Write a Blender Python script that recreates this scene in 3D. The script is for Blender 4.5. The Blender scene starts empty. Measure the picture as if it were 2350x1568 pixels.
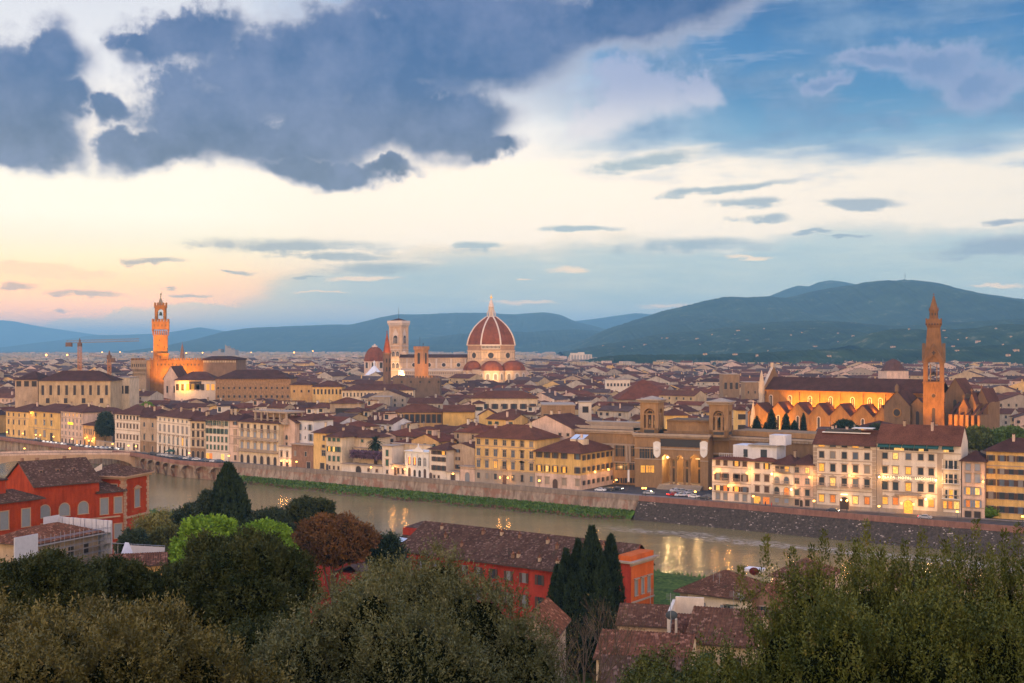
import bpy, math, random
import numpy as np
from mathutils import Vector, Matrix
R = math.radians
scene = bpy.context.scene
rnd = random.Random(7)
F, VH, CZ = 1200.0, 346.0, 56.0
# camera
cam_d = bpy.data.cameras.new("camera")
cam = bpy.data.objects.new("camera", cam_d)
scene.collection.objects.link(cam)
cam.location = (0, 0, CZ)
cam.rotation_euler = (R(90), 0, 0)
cam_d.sensor_width = 36.0
cam_d.lens = 36.0 * F / 1024.0
cam_d.shift_y = (VH - 341.5) / 1024.0
cam_d.clip_start = 0.5
cam_d.clip_end = 60000
scene.camera = cam
scene.view_settings.view_transform = 'Standard'
scene.view_settings.look = 'None'
scene.view_settings.exposure = 0.0
scene.view_settings.gamma = 1.0
scene.cycles.max_bounces = 6
scene.cycles.diffuse_bounces = 2
scene.cycles.glossy_bounces = 2
scene.cycles.transmission_bounces = 2
scene.cycles.transparent_max_bounces = 8
scene.cycles.volume_bounces = 0
scene.cycles.use_denoising = True
scene.cycles.sample_clamp_indirect = 4.0
scene.cycles.caustics_reflective = False
scene.cycles.caustics_refractive = False
# node expressions
class E:
 """a socket (or number) of one node tree with arithmetic"""
 def __init__(s, nt, v): s.nt, s.v = nt, v
 def _m(s, op, *a, clamp=False):
  n = s.nt.nodes.new('ShaderNodeMath'); n.operation = op; n.use_clamp = clamp
  for i, x in enumerate((s,) + a):
   x = x.v if isinstance(x, E) else x
   if isinstance(x, (int, float)): n.inputs[i].default_value = x
   else: s.nt.links.new(x, n.inputs[i])
  return E(s.nt, n.outputs[0])
 def __add__(s, o): return s._m('ADD', o)
 def __sub__(s, o): return s._m('SUBTRACT', o)
 def __mul__(s, o): return s._m('MULTIPLY', o)
 def __truediv__(s, o): return s._m('DIVIDE', o)
 def max(s, o): return s._m('MAXIMUM', o)
 def min(s, o): return s._m('MINIMUM', o)
 def sqrt(s): return s._m('SQRT')
 def clamp(s): return s._m('ADD', 0.0, clamp=True)
 def step(s, a, b):
  n = s.nt.nodes.new('ShaderNodeMapRange'); n.interpolation_type = 'SMOOTHSTEP'
  s.nt.links.new(s.v, n.inputs[0])
  n.inputs[1].default_value = a; n.inputs[2].default_value = b
  if a > b:
   n.inputs[1].default_value = b; n.inputs[2].default_value = a
   n.inputs[3].default_value = 1; n.inputs[4].default_value = 0
  return E(s.nt, n.outputs[0])
 def curve(s, pts):
  """piecewise linear function of this value"""
  lo, hi = pts[0][0], pts[-1][0]
  ys = [p[1] for p in pts]; y0, y1 = min(ys), max(ys)
  n = s.nt.nodes.new('ShaderNodeValToRGB'); r = n.color_ramp
  t = (s - lo) / (hi - lo)
  s.nt.links.new(t.v, n.inputs[0])
  for i, (x, y) in enumerate(pts):
   e = r.elements[i] if i < 2 else r.elements.new(0.5)
   e.position = min(1, max(0, (x - lo) / (hi - lo)))
  for e, (x, y) in zip(r.elements, pts):
   g = (y - y0) / max(1e-6, (y1 - y0)); e.color = (g, g, g, 1)
  return E(s.nt, n.outputs[0]) * (y1 - y0) + y0
 def ramp(s, pts):
  lo, hi = pts[0][0], pts[-1][0]
  n = s.nt.nodes.new('ShaderNodeValToRGB'); r = n.color_ramp
  t = (s - lo) / (hi - lo)
  s.nt.links.new(t.v, n.inputs[0])
  for i in range(len(pts)):
   e = r.elements[i] if i < 2 else r.elements.new(0.5)
   e.position = min(1, max(0, (pts[i][0] - lo) / (hi - lo)))
  for e, (x, c) in zip(r.elements, pts): e.color = (*c, 1)
  return n.outputs[0]
def lin(r, g, b):
 f = lambda c: (c / 255 / 12.92) if c <= 10 else ((c / 255 + 0.055) / 1.055) ** 2.4
 return (f(r), f(g), f(b))
def mixc(nt, f, a, b):
 n = nt.nodes.new('ShaderNodeMix'); n.data_type = 'RGBA'; n.clamp_factor = True
 f = f.v if isinstance(f, E) else f
 if isinstance(f, (int, float)): n.inputs[0].default_value = f
 else: nt.links.new(f, n.inputs[0])
 for i, c in ((6, a), (7, b)):
  if isinstance(c, tuple): n.inputs[i].default_value = (*c, 1)
  else: nt.links.new(c, n.inputs[i])
 return n.outputs[2]
def comb(nt, x, y, z=0.0):
 n = nt.nodes.new('ShaderNodeCombineXYZ')
 for i, c in enumerate((x, y, z)):
  c = c.v if isinstance(c, E) else c
  if isinstance(c, (int, float)): n.inputs[i].default_value = c
  else: nt.links.new(c, n.inputs[i])
 return n.outputs[0]
def noise(nt, vec, scale, detail=5, rough=0.55):
 n = nt.nodes.new('ShaderNodeTexNoise')
 if vec is not None: nt.links.new(vec, n.inputs['Vector'])
 n.inputs['Scale'].default_value = scale; n.inputs['Detail'].default_value = detail
 n.inputs['Roughness'].default_value = rough
 return E(nt, n.outputs['Fac'])
# sky (dusk, clouds as seen looking north-west)
SUN_ELEV, SUN_ROT = 6.0, -70.0
def build_world():
 w = bpy.data.worlds.new("World"); scene.world = w; w.use_nodes = True
 nt = w.node_tree; nt.nodes.clear()
 out = nt.nodes.new('ShaderNodeOutputWorld'); bg = nt.nodes.new('ShaderNodeBackground')
 nt.links.new(bg.outputs[0], out.inputs[0])
 tc = nt.nodes.new('ShaderNodeTexCoord')
 sp = nt.nodes.new('ShaderNodeSeparateXYZ'); nt.links.new(tc.outputs['Generated'], sp.inputs[0])
 x, y, z = (E(nt, sp.outputs[i]) for i in range(3))
 U = x._m('ARCTAN2', y) * 1200.0
 V = z._m('ARCSINE') * 1200.0
 def a2(zx, zy, right=False):
  u = zx * .21787 + (512 if right else 0) - 512; v = VH - zy * .21787
  az = math.atan(u / 1200)
  return az * 1200, math.atan(v / math.hypot(1200, u)) * 1200
 pv = comb(nt, U * 0.01, V * 0.01)
 pw = comb(nt, U * 0.01, V * 0.045)
 wn = (noise(nt, pv, 1.1, 4, .55) - .5)
 wn2 = (noise(nt, pv, 3.4, 4, .65) - .5)
 pu = comb(nt, U * 0.01 + 7.3, V * 0.01 + 3.1)
 wm = (noise(nt, pu, 1.0, 4, .58) - .5)
 st = (noise(nt, pw, 0.75, 4, .55) - .5)
 st2 = (noise(nt, comb(nt, U * 0.01 + 4, V * 0.07), 0.75, 4, .65) - .5)
 Uw = U + wn * 95.0 + wn2 * 30.0
 Vw = V + wm * 70.0 - wn2 * 24.0
 Us = U + wn * 80.0 + wn2 * 40.0
 Vs = V + wm * 16.0 + wn2 * 7.0 + st2 * 16.0
 def field(ells, UU, VV):
  acc = None
  for e in ells:
   zx, zy, rx, ry = e[:4]; right = len(e) > 4 and e[4]; rot = R(e[5]) if len(e) > 5 else 0
   cu, cv = a2(zx, zy, right); rx *= .21787; ry *= .21787
   c, s_ = math.cos(rot), math.sin(rot)
   dx = UU - cu; dy = VV - cv
   if rot:
    qx = (dx * c + dy * s_) / rx; qy = (dy * c - dx * s_) / ry
   else: qx = dx / rx; qy = dy / ry
   d = (qx * qx + qy * qy).sqrt()._m('MULTIPLY_ADD', -1.0, 1.0)
   acc = d if acc is None else acc._m('SMOOTH_MAX', d, 0.18)
  return acc
 left = V.ramp([(-40, lin(205, 205, 205)), (8, lin(214, 208, 200)), (30, lin(250, 205, 160)), (60, lin(253, 214, 168)), (85, lin(255, 240, 206)),
                   (125, lin(255, 250, 234)), (190, lin(252, 243, 232)), (260, lin(222, 224, 232)), (345, lin(208, 213, 225)), (700, lin(165, 178, 205)), (1885, lin(120, 140, 180))])
 mid = V.ramp([(-40, lin(170, 195, 205)), (30, lin(185, 200, 205)), (80, lin(230, 215, 195)), (110, lin(253, 236, 212)), (160, lin(253, 242, 228)),
                  (215, lin(238, 236, 236)), (290, lin(120, 160, 205)), (345, lin(85, 135, 190)), (700, lin(110, 135, 185)), (1885, lin(105, 130, 180))])
 right = V.ramp([(-40, lin(140, 175, 195)), (40, lin(160, 188, 200)), (95, lin(205, 208, 208)), (130, lin(240, 230, 218)), (165, lin(195, 205, 215)),
     (205, lin(112, 155, 192)), (240, lin(72, 128, 178)), (290, lin(62, 118, 174)), (345, lin(40, 92, 150)), (700, lin(70, 105, 160)), (1885, lin(105, 130, 180))])
 Ud = U + wn * 160.0
 c = mixc(nt, Ud.step(-330, -60), left, mid)
 c = mixc(nt, Ud.step(-30, 230), c, right)
 vb = U.curve([(-520, 330), (-150, 250), (0, 192), (130, 178), (220, 205), (350, 212), (520, 150)])
 lb = U.curve([(-520, -20), (-330, 20), (-200, 78), (-60, 92), (0, 98), (180, 112), (300, 88), (430, 96), (520, 112)])
 dv = V + st * 90.0 + wm * 30.0
 band = (dv - vb).step(14, -26) * (dv - lb).step(-8, 12) * U.step(-300, -60)
 c = mixc(nt, band * 0.93, c, U.ramp([(-300, lin(254, 243, 228)), (100, lin(252, 240, 226)), (520, lin(236, 228, 218))]))
 low = (V + st * 40.0 + wm * 16.0 + wn2 * 8.0 - lb).step(8, -16)
 lowc = mixc(nt, (st2 * 2.2 + .5).clamp(), lin(150, 180, 198), lin(186, 202, 206))
 c = mixc(nt, low * 0.85 * U.step(-420, -180), c, lowc)
 c = mixc(nt, (st + wn * .5).step(.02, .16) * .45 * U.step(20, 240) * V.step(130, 190), c, lin(120, 152, 192))
 c = mixc(nt, (st2 - wn * .4).step(.06, .22) * .35 * U.step(-20, 200) * V.step(150, 210), c, lin(160, 172, 200))
 c = mixc(nt, ((wn * .8 + st * 1.2 + wm * .5) + V.step(150, 240) * .12).step(-.10, .30) * U.step(0, 170) * V.step(165, 215) * .75, c, mixc(nt, (wn2 * 2.0 + wm + .5).clamp(), lin(78, 118, 165), lin(118, 146, 184)))
 gl = field([(1700, 1290, 300, 14), (1500, 1345, 200, 9), (2350, 1390, 230, 12), (700, 1400, 230, 15, True), (280, 1235, 120, 22, True),
    (1100, 1180, 160, 10, True), (60, 1290, 60, 7, True), (2250, 1310, 160, 12, True)], Us, Vs)
 c = mixc(nt, (gl + st * 2.0 + st2).step(.05, .8) * .85, c, lin(244, 222, 196))
 pf = field([(600, 400, 370, 160, True), (420, 540, 360, 110, True, 14), (860, 380, 110, 100, True)], Uw, Vw)
 c = mixc(nt, (pf + wn2 * 1.1 + wn * .4).step(-.02, .62) * .85, c, mixc(nt, V.step(205, 265), lin(216, 214, 222), lin(158, 168, 202)))
 lf = field([(1950, 320, 330, 130, True, -8), (1700, 300, 210, 70, True, -12), (2180, 400, 180, 110, True), (1430, 370, 140, 50, True)], Uw, Vw)
 c = mixc(nt, (lf + wn2 * .9 + wn * .3).step(-.1, .55) * .9, c, mixc(nt, (lf + wn2 * .5).step(.1, .8), lin(150, 162, 198), lin(108, 134, 180)))
 sf = field([(1350, 1135, 480, 48), (1560, 1180, 260, 24), (720, 1195, 190, 17), (1050, 1250, 110, 10), (1390, 1275, 70, 8),
    (420, 1350, 190, 18), (100, 1325, 95, 17), (320, 1430, 60, 14), (780, 1328, 60, 6), (870, 1365, 150, 10),
    (300, 1050, 180, 19, True), (830, 1130, 360, 46, True), (980, 870, 320, 22, True, 6), (1090, 935, 175, 32, True),
    (1600, 930, 200, 27, True), (1150, 1005, 115, 23, True), (1400, 1065, 95, 9, True), (1550, 1085, 65, 9, True),
    (600, 745, 330, 38, True, 9), (2250, 1020, 160, 20, True), (2250, 1130, 330, 60, True), (2200, 1130, 130, 24), (1780, 1240, 300, 40)], Us, Vs)
 sc = U.ramp([(-520, lin(176, 150, 140)), (-250, lin(148, 158, 168)), (0, lin(150, 172, 184)), (520, lin(134, 150, 176))])
 c = mixc(nt, (sf * 1.4 + st2 * 2.6 + wn2 * 1.6).step(-.15, 1.0) * .85, c, sc)
 of = field([(200, 1250, 420, 40), (-50, 1225, 200, 30)], Us, Vs)
 c = mixc(nt, (of + st * .6).step(.0, .4) * .8, c, lin(248, 208, 172))
 bk = field([(600, 1475, 170, 75), (430, 1500, 200, 40), (1100, 1475, 420, 70), (900, 1430, 240, 40), (1500, 1450, 420, 60)], Us, Vs)
 c = mixc(nt, (bk + wn2 * .5).step(.0, .3) * .75, c, lin(192, 200, 202))
 df = field([(880, 165, 280, 110, False, 6), (680, 220, 170, 80), (1250, 330, 520, 240), (1750, 260, 620, 300), (2250, 200, 560, 330, False, 22), (950, 520, 380, 200),
    (750, 660, 330, 110, False, 12), (1250, 640, 560, 150), (1500, 780, 330, 80), (2050, 560, 360, 200), (2230, 690, 170, 70), (2100, 30, 520, 220), (1550, 560, 420, 130), (2900, 60, 620, 180, False, 8), (820, 420, 200, 160),
    (520, 520, 120, 80), (40, 420, 360, 270), (230, 270, 220, 190), (120, 640, 290, 120), (320, 480, 120, 100), (1780, 770, 150, 60), (1750, 520, 480, 190)], Uw, Vw)
 dens = df * 1.3 + wn2 * .7 + wn * .4 + wm * .2 + st * .5 + .05
 m1 = dens.step(-.22, .50)
 dark = mixc(nt, V.step(150, 270), lin(74, 88, 116), lin(54, 88, 140))
 dark = mixc(nt, (wm * 3.0 + wn2 * 1.6 + wn + .4).clamp() * .6, dark, lin(116, 130, 170))
 shade = mixc(nt, dens.step(.05, .66), lin(176, 178, 196), dark)
 c = mixc(nt, m1 * .96, c, shade)
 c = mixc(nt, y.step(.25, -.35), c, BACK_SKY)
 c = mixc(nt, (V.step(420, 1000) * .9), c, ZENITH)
 c = mixc(nt, z.step(-.01, -.08), c, (.10, .09, .08))
 lg = nt.nodes.new('ShaderNodeMix'); lg.data_type = 'RGBA'; lg.blend_type = 'MULTIPLY'; nt.links.new(((U._m('MULTIPLY', -1.0)).step(120, 420) * V.step(110, 20)).v, lg.inputs[0]); nt.links.new(c, lg.inputs[6]); lg.inputs[7].default_value = (1.75, 1.5, .85, 1); c = lg.outputs[2]
 low_gain = V.ramp([(-60, (2.5, 1.65, 1.05)), (0, (2.5, 1.65, 1.05)), (50, (1.8, 1.45, 1.06)), (100, (1.45, 1.32, 1.14)), (180, (1.17, 1.14, 1.12)), (260, (.97, .97, 1.0)), (400, (1, 1, 1))])
 mg = nt.nodes.new('ShaderNodeMix'); mg.data_type = 'RGBA'; mg.blend_type = 'MULTIPLY'; mg.inputs[0].default_value = 1.0
 nt.links.new(c, mg.inputs[6]); nt.links.new(low_gain, mg.inputs[7]); c = mg.outputs[2]
 sky = nt.nodes.new('ShaderNodeTexSky'); sky.sky_type = 'NISHITA'; sky.sun_disc = False
 sky.sun_elevation = R(SUN_ELEV); sky.sun_rotation = R(SUN_ROT)
 ad = nt.nodes.new('ShaderNodeMix'); ad.data_type = 'RGBA'; ad.blend_type = 'ADD'
 ad.inputs[0].default_value = 0.01
 nt.links.new(c, ad.inputs[6]); nt.links.new(sky.outputs[0], ad.inputs[7])
 nt.links.new(ad.outputs[2], bg.inputs[0]); bg.inputs[1].default_value = 1.0
BACK_SKY = (2.75, 2.0, 1.5)  # unseen sky behind the camera, made bright and warm to light the facades
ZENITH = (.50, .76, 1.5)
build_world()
sun_d = bpy.data.lights.new("sun", 'SUN'); sun_d.energy = 1.0; sun_d.angle = R(14); sun_d.color = (1, .80, .62)
sun = bpy.data.objects.new("sun", sun_d); scene.collection.objects.link(sun)
_sd = Vector((math.sin(R(SUN_ROT)) * math.cos(R(12)), math.cos(R(SUN_ROT)) * math.cos(R(12)), math.sin(R(12))))
sun.rotation_euler = _sd.to_track_quat('Z', 'Y').to_euler()
# mesh building and naming helpers
COL = scene.collection
class MB:
 def __init__(s): s.v, s.f, s.m, s.uv = [], [], [], {}
 def poly(s, pts, m=0, uv=None):
  b = len(s.v); s.v.extend([tuple(p) for p in pts]); s.f.append(tuple(range(b, b + len(pts)))); s.m.append(m)
  if uv: s.uv[len(s.f) - 1] = uv
 def box(s, a, b, m=0, M=None, skip=()):
  x0, y0, z0 = a; x1, y1, z1 = b
  P = [Vector(p) for p in ((x0, y0, z0), (x1, y0, z0), (x1, y1, z0), (x0, y1, z0), (x0, y0, z1), (x1, y0, z1), (x1, y1, z1), (x0, y1, z1))]
  if M is not None: P = [M @ p for p in P]
  b0 = len(s.v); s.v.extend([tuple(p) for p in P])
  for i, q in enumerate(((0, 3, 2, 1), (4, 5, 6, 7), (0, 1, 5, 4), (1, 2, 6, 5), (2, 3, 7, 6), (3, 0, 4, 7))):
   if i in skip: continue
   s.f.append(tuple(b0 + k for k in q)); s.m.append(m)
 def lathe(s, prof, n=12, c=(0, 0, 0), m=0, a0=0.0, cap=True, M=None):
  """prof: list of (radius, z)"""
  rings = []
  for r, z in prof:
   b = len(s.v)
   for k in range(n):
    a = a0 + 2 * math.pi * k / n
    p = Vector((c[0] + r * math.cos(a), c[1] + r * math.sin(a), c[2] + z))
    if M is not None: p = M @ p
    s.v.append(tuple(p))
   rings.append(b)
  for a, b in zip(rings, rings[1:]):
   for k in range(n):
    s.f.append((a + k, a + (k + 1) % n, b + (k + 1) % n, b + k)); s.m.append(m)
  if cap:
   s.f.append(tuple(rings[-1] + k for k in range(n))); s.m.append(m)
   s.f.append(tuple(rings[0] + n - 1 - k for k in range(n))); s.m.append(m)
 def tube(s, p, q, r0, r1=None, n=6, m=0):
  p, q = Vector(p), Vector(q); r1 = r0 if r1 is None else r1
  d = q - p
  if d.length < 1e-6: return
  s.lathe([(r0, 0), (r1, d.length)], n, m=m, M=Matrix.Translation(p) @ d.to_track_quat('Z', 'Y').to_matrix().to_4x4())
 def prism(s, outline, z0, z1, m=0, top=True):
  """vertical prism over a plan outline (counter-clockwise)"""
  n = len(outline)
  for i in range(n):
   a, b = outline[i], outline[(i + 1) % n]
   s.poly([(a[0], a[1], z0), (b[0], b[1], z0), (b[0], b[1], z1), (a[0], a[1], z1)], m)
  if top: s.poly([(p[0], p[1], z1) for p in outline], m); s.poly([(p[0], p[1], z0) for p in reversed(outline)], m)
 def mesh(s, name, mats):
  me = bpy.data.meshes.new(name); me.from_pydata(s.v, [], s.f); me.update()
  for m in mats: me.materials.append(m)
  if len(mats) > 1: me.polygons.foreach_set('material_index', s.m)
  if s.uv:
   l = me.uv_layers.new(name='UVMap'); d = np.zeros(len(me.loops) * 2, 'f')
   for fi, uv in s.uv.items():
    st = me.polygons[fi].loop_start
    for k, (a, b) in enumerate(uv): d[(st + k) * 2] = a; d[(st + k) * 2 + 1] = b
   l.data.foreach_set('uv', d)
  return me
 def build(s, name, mats, parent=None, M=None):
  if not isinstance(mats, (list, tuple)): mats = [mats]
  return put(name, s.mesh(name, mats), parent, M)
def put(name, data, parent=None, M=None):
 o = bpy.data.objects.new(name, data); COL.objects.link(o)
 if parent is not None: o.parent = parent
 if M is not None: o.matrix_local = M
 return o
def tag(o, label=None, cat=None, group=None, kind=None):
 if label: o['label'] = label
 if cat: o['category'] = cat
 if group: o['group'] = group
 if kind: o['kind'] = kind
 return o
def thing(name, label, cat, group=None, loc=(0, 0, 0), rz=0.0):
 o = bpy.data.objects.new(name, None); COL.objects.link(o)
 o.location = loc; o.rotation_euler = (0, 0, rz)
 return tag(o, label, cat, group)
def mesh_np(name, V, Fq, mats, mi=None, k=4, col=None, smooth=False):
 """mesh from numpy arrays: V (n,3), Fq (m,k)"""
 me = bpy.data.meshes.new(name)
 V = np.asarray(V, 'f'); Fq = np.asarray(Fq, 'i')
 me.vertices.add(len(V)); me.vertices.foreach_set('co', V.ravel())
 me.loops.add(Fq.size); me.loops.foreach_set('vertex_index', Fq.ravel())
 me.polygons.add(len(Fq)); me.polygons.foreach_set('loop_start', np.arange(0, Fq.size, k, dtype='i'))
 try: me.polygons.foreach_set('loop_total', np.full(len(Fq), k, 'i'))
 except Exception: pass
 for m in mats: me.materials.append(m)
 if mi is not None: me.polygons.foreach_set('material_index', np.asarray(mi, 'i'))
 if smooth: me.polygons.foreach_set('use_smooth', np.ones(len(Fq), bool))
 if col is not None:
  a = me.color_attributes.new('tint', 'FLOAT_COLOR', 'POINT')
  c = np.ones((len(V), 4), 'f'); c[:, :3] = col; a.data.foreach_set('color', c.ravel())
 me.update(calc_edges=True); me.validate()
 return me
def gy(v, z=0.0): return F * (CZ - z) / (v - VH)
def at(u, v, Y): return Vector(((u - 512) / F * Y, Y, CZ - (v - VH) / F * Y))
def P4(x, y, z=0.0):
 Y = gy(y / 4, z); return Vector(((x / 4 - 512) / F * Y, Y, z))
# materials
MATS = {}
def newmat(name):
 m = bpy.data.materials.new(name); m.use_nodes = True
 nt = m.node_tree; b = nt.nodes['Principled BSDF']
 return m, nt, b
def pos(nt, sx=1, sy=1, sz=1, obj=False):
 if obj:
  g = nt.nodes.new('ShaderNodeTexCoord').outputs['Object']
 else: g = nt.nodes.new('ShaderNodeNewGeometry').outputs['Position']
 if (sx, sy, sz) == (1, 1, 1): return g
 n = nt.nodes.new('ShaderNodeVectorMath'); n.operation = 'MULTIPLY'
 nt.links.new(g, n.inputs[0]); n.inputs[1].default_value = (sx, sy, sz); return n.outputs[0]
def bump(nt, b, h, dist, strength=1.0):
 n = nt.nodes.new('ShaderNodeBump'); n.inputs['Distance'].default_value = dist; n.inputs['Strength'].default_value = strength
 nt.links.new(h.v, n.inputs['Height']); nt.links.new(n.outputs[0], b.inputs['Normal'])
def sc3(c, k): return tuple(min(1, x * k) for x in c)
def plaster(name, c, var=.34, rough=.9, s=.35, spec=.08):
 if name in MATS: return MATS[name]
 m, nt, b = newmat(name)
 n1 = noise(nt, pos(nt, 1, 1, .45), s, 4, .6); n2 = noise(nt, pos(nt), s * 9, 3, .6)
 n3 = noise(nt, pos(nt, 1, 1, .12), s * 5, 3, .6)
 f = ((n1 - .5) * 2.2 + (n2 - .5) * .9 + (n3 - .5) * 1.2 + .5).clamp()
 col = mixc(nt, f, sc3(c, 1 - var), sc3(c, 1 + var * .4))
 nt.links.new(col, b.inputs['Base Color']); b.inputs['Roughness'].default_value = rough
 b.inputs['Specular IOR Level'].default_value = spec
 MATS[name] = m; return m
def roofmat(name, c, tile=False, c2=None):
 """clay tiles; tile=True adds rows of round tiles from the UVs (metres)"""
 if name in MATS: return MATS[name]
 m, nt, b = newmat(name)
 c2 = c2 or sc3(c, .55)
 n1 = noise(nt, pos(nt), .22, 3, .6); n2 = noise(nt, pos(nt), 2.6, 3, .7)
 f = ((n1 - .5) * 1.6 + (n2 - .5) * 2.4 + .5).clamp()
 col = mixc(nt, f, c2, sc3(c, 1.25))
 if tile:
  uv = nt.nodes.new('ShaderNodeUVMap'); sp = nt.nodes.new('ShaderNodeSeparateXYZ'); nt.links.new(uv.outputs[0], sp.inputs[0])
  u = E(nt, sp.outputs[0]); v = E(nt, sp.outputs[1])
  fl = nt.nodes.new('ShaderNodeVectorMath'); fl.operation = 'FLOOR'; nt.links.new(pos(nt, 2.3, 2.3, 3.5), fl.inputs[0])
  wn = nt.nodes.new('ShaderNodeTexWhiteNoise'); nt.links.new(fl.outputs[0], wn.inputs['Vector'])
  w = E(nt, wn.outputs['Value'])
  col = mixc(nt, (w * 1.2).clamp() * .55, col, sc3(c, .40))
  col = mixc(nt, w.step(.80, .95) * .75, col, (min(1, c[0] * 2.1), min(1, c[1] * 2.4), min(1, c[2] * 2.6)))
  col = mixc(nt, noise(nt, pos(nt), .9, 3, .7).step(.56, .70) * .5, col, (.055, .050, .025))
  ru = (u / .28 * 6.2832)._m('SINE'); rv = (v / .42)._m('FRACT')
  bump(nt, b, ru * .5 + rv * .35, .07, .9)
 nt.links.new(col, b.inputs['Base Color']); b.inputs['Roughness'].default_value = .95
 b.inputs['Specular IOR Level'].default_value = .06
 MATS[name] = m; return m
def plain(name, c, rough=.7, metal=0.0, spec=.4):
 if name in MATS: return MATS[name]
 m, nt, b = newmat(name)
 n1 = noise(nt, pos(nt), 1.3, 3, .6)
 nt.links.new(mixc(nt, n1.clamp(), sc3(c, .82), sc3(c, 1.12)), b.inputs['Base Color'])
 b.inputs['Roughness'].default_value = rough; b.inputs['Metallic'].default_value = metal; b.inputs['Specular IOR Level'].default_value = spec
 MATS[name] = m; return m
def glow(name, c, s, var=0.0, scale=1.5):
 if name in MATS: return MATS[name]
 m, nt, b = newmat(name); b.inputs['Base Color'].default_value = (*sc3(c, .6), 1)
 if var:
  n = noise(nt, pos(nt), scale, 2, .6)
  nt.links.new(mixc(nt, n.step(.35, .65), sc3(c, 1 - var), c), b.inputs['Emission Color'])
 else: b.inputs['Emission Color'].default_value = (*c, 1)
 b.inputs['Emission Strength'].default_value = s
 m.cycles.emission_sampling = 'NONE'
 MATS[name] = m; return m
def leafmat(name, c1, c2, c3=None, scale=.5, fine=6.0, rough=.55, spec=.35):
 if name in MATS: return MATS[name]
 m, nt, b = newmat(name)
 n1 = noise(nt, pos(nt), scale, 3, .6); n2 = noise(nt, pos(nt), fine, 2, .6)
 col = mixc(nt, ((n1 - .5) * 2 + (n2 - .5) * 2.5 + .5).clamp(), c1, c2)
 if c3: col = mixc(nt, n2.step(.6, .75) * .8, col, c3)
 nt.links.new(col, b.inputs['Base Color']); b.inputs['Roughness'].default_value = rough; b.inputs['Specular IOR Level'].default_value = spec
 MATS[name] = m; return m
m_glass = plain('window_glass', (.035, .045, .055), .18, spec=.6)
m_dark = plain('dark_opening', (.045, .035, .03), .9)
m_lit3 = glow('lit_window_dim', (1, .30, .05), .42, .7, 2.2)
m_glass2 = plain('window_curtain', (.20, .19, .18), .5)
m_glass3 = plain('window_sky_glass', (.10, .13, .17), .08, spec=.9)
m_lit = glow('lit_window', (1, .45, .06), .95, .6, 2.2)
m_lit2 = glow('lit_window_pale', (1, .58, .15), 1.1, .55, 2.2)
m_bulb = glow('lamp_bulb', (1, .42, .07), 9.0)
m_bulbw = glow('lamp_bulb_pale', (1, .62, .25), 8.0)
m_iron = plain('dark_iron', (.03, .035, .035), .5)
m_asphalt = plaster('asphalt', (.075, .068, .066), .3, .8, .3)
m_pave = plaster('paving', (.22, .19, .17), .3, .85, .4)
m_water = None
# terrain, river, hills
NEAR = [(-900, 1010), (-125, 446), (101, 287), (700, -133)]
def near_s(x, y):
 """metres south of the river's near edge"""
 d = (.8189, -.5739) if x > -125 else (.809, -.588)
 return -((x + 125) * (-d[1]) + (y - 446) * d[0])
PROF = [(0, 54.3), (12, 52.5), (30, 45), (60, 33), (100, 19), (150, 6), (190, 1.2), (225, 0), (9999, 0)]
def ground_z(x, y):
 s = near_s(x, y)
 if s < 0: return -9.0
 z = float(np.interp(s, [0, 1, 9, 13, 26, 30], [-9, -7.2, -5.6, -5.2, -.6, 0]))
 h = float(np.interp(math.hypot(x * .35, max(0, y)), [p[0] for p in PROF], [p[1] for p in PROF]))
 return z + h if s > 30 else z
def build_ground():
 xs = np.concatenate([np.arange(-900, -260, 20.), np.arange(-260, 300, 4.), np.arange(300, 701, 20.)]); ys = np.concatenate([np.arange(-80, 560, 4.), np.arange(560, 1100, 20.)])
 V = [(x, y, ground_z(x, y) + .25 * math.sin(x * .31) * math.sin(y * .27)) for y in ys for x in xs]
 nx = len(xs)
 Q = [(j * nx + i, j * nx + i + 1, (j + 1) * nx + i + 1, (j + 1) * nx + i) for j in range(len(ys) - 1) for i in range(nx - 1)]
 m = leafmat('grass_ground', (.025, .045, .008), (.085, .12, .018), (.13, .11, .05), .25, 1.1, .95, .1)
 tag(put('ground', mesh_np('ground', V, Q, [m], smooth=True)), kind='structure')
build_ground()
WALLTOP = [(-2600, 1500), (0, 1747), (319, 1788), (551, 1812), (700, 1840), (879, 1853), (920, 1850), (1400, 1888), (2100, 1945), (2564, 1983), (2850, 2006), (3450, 2058), (4096, 2108)]
WL = [P4(x, y, 1.0) for x, y in WALLTOP]
WL[0] = Vector((-900, 1160, 1)); WL.append(Vector((330, 243, 1))); WL.append(Vector((700, -16, 1)))
WATER_Z = -7.4
def offs(pl, d):
 """plan polyline moved d metres to its right-hand (river) side"""
 out = []
 for i, p in enumerate(pl):
  a = pl[max(0, i - 1)]; b = pl[min(len(pl) - 1, i + 1)]
  t = Vector((b.x - a.x, b.y - a.y, 0)).normalized()
  out.append(Vector((p.x + t.y * d, p.y - t.x * d, p.z)))
 return out
def strip(mb, A, B, za, zb, m=0):
 for i in range(len(A) - 1):
  mb.poly([(A[i].x, A[i].y, za), (A[i + 1].x, A[i + 1].y, za), (B[i + 1].x, B[i + 1].y, zb), (B[i].x, B[i].y, zb)], m)
def build_city_ground():
 mb = MB()
 for i in range(len(WL) - 1):
  a, b = WL[i], WL[i + 1]
  mb.poly([(a.x, a.y, 0), (b.x, b.y, 0), (b.x * 45, 42000, 0), (a.x * 45, 42000, 0)])
 m = leafmat('city_ground_soil', (.03, .035, .02), (.07, .06, .045), None, .01, .1, .95, .1)
 tag(mb.build('city_ground', m), kind='structure')
build_city_ground()
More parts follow.
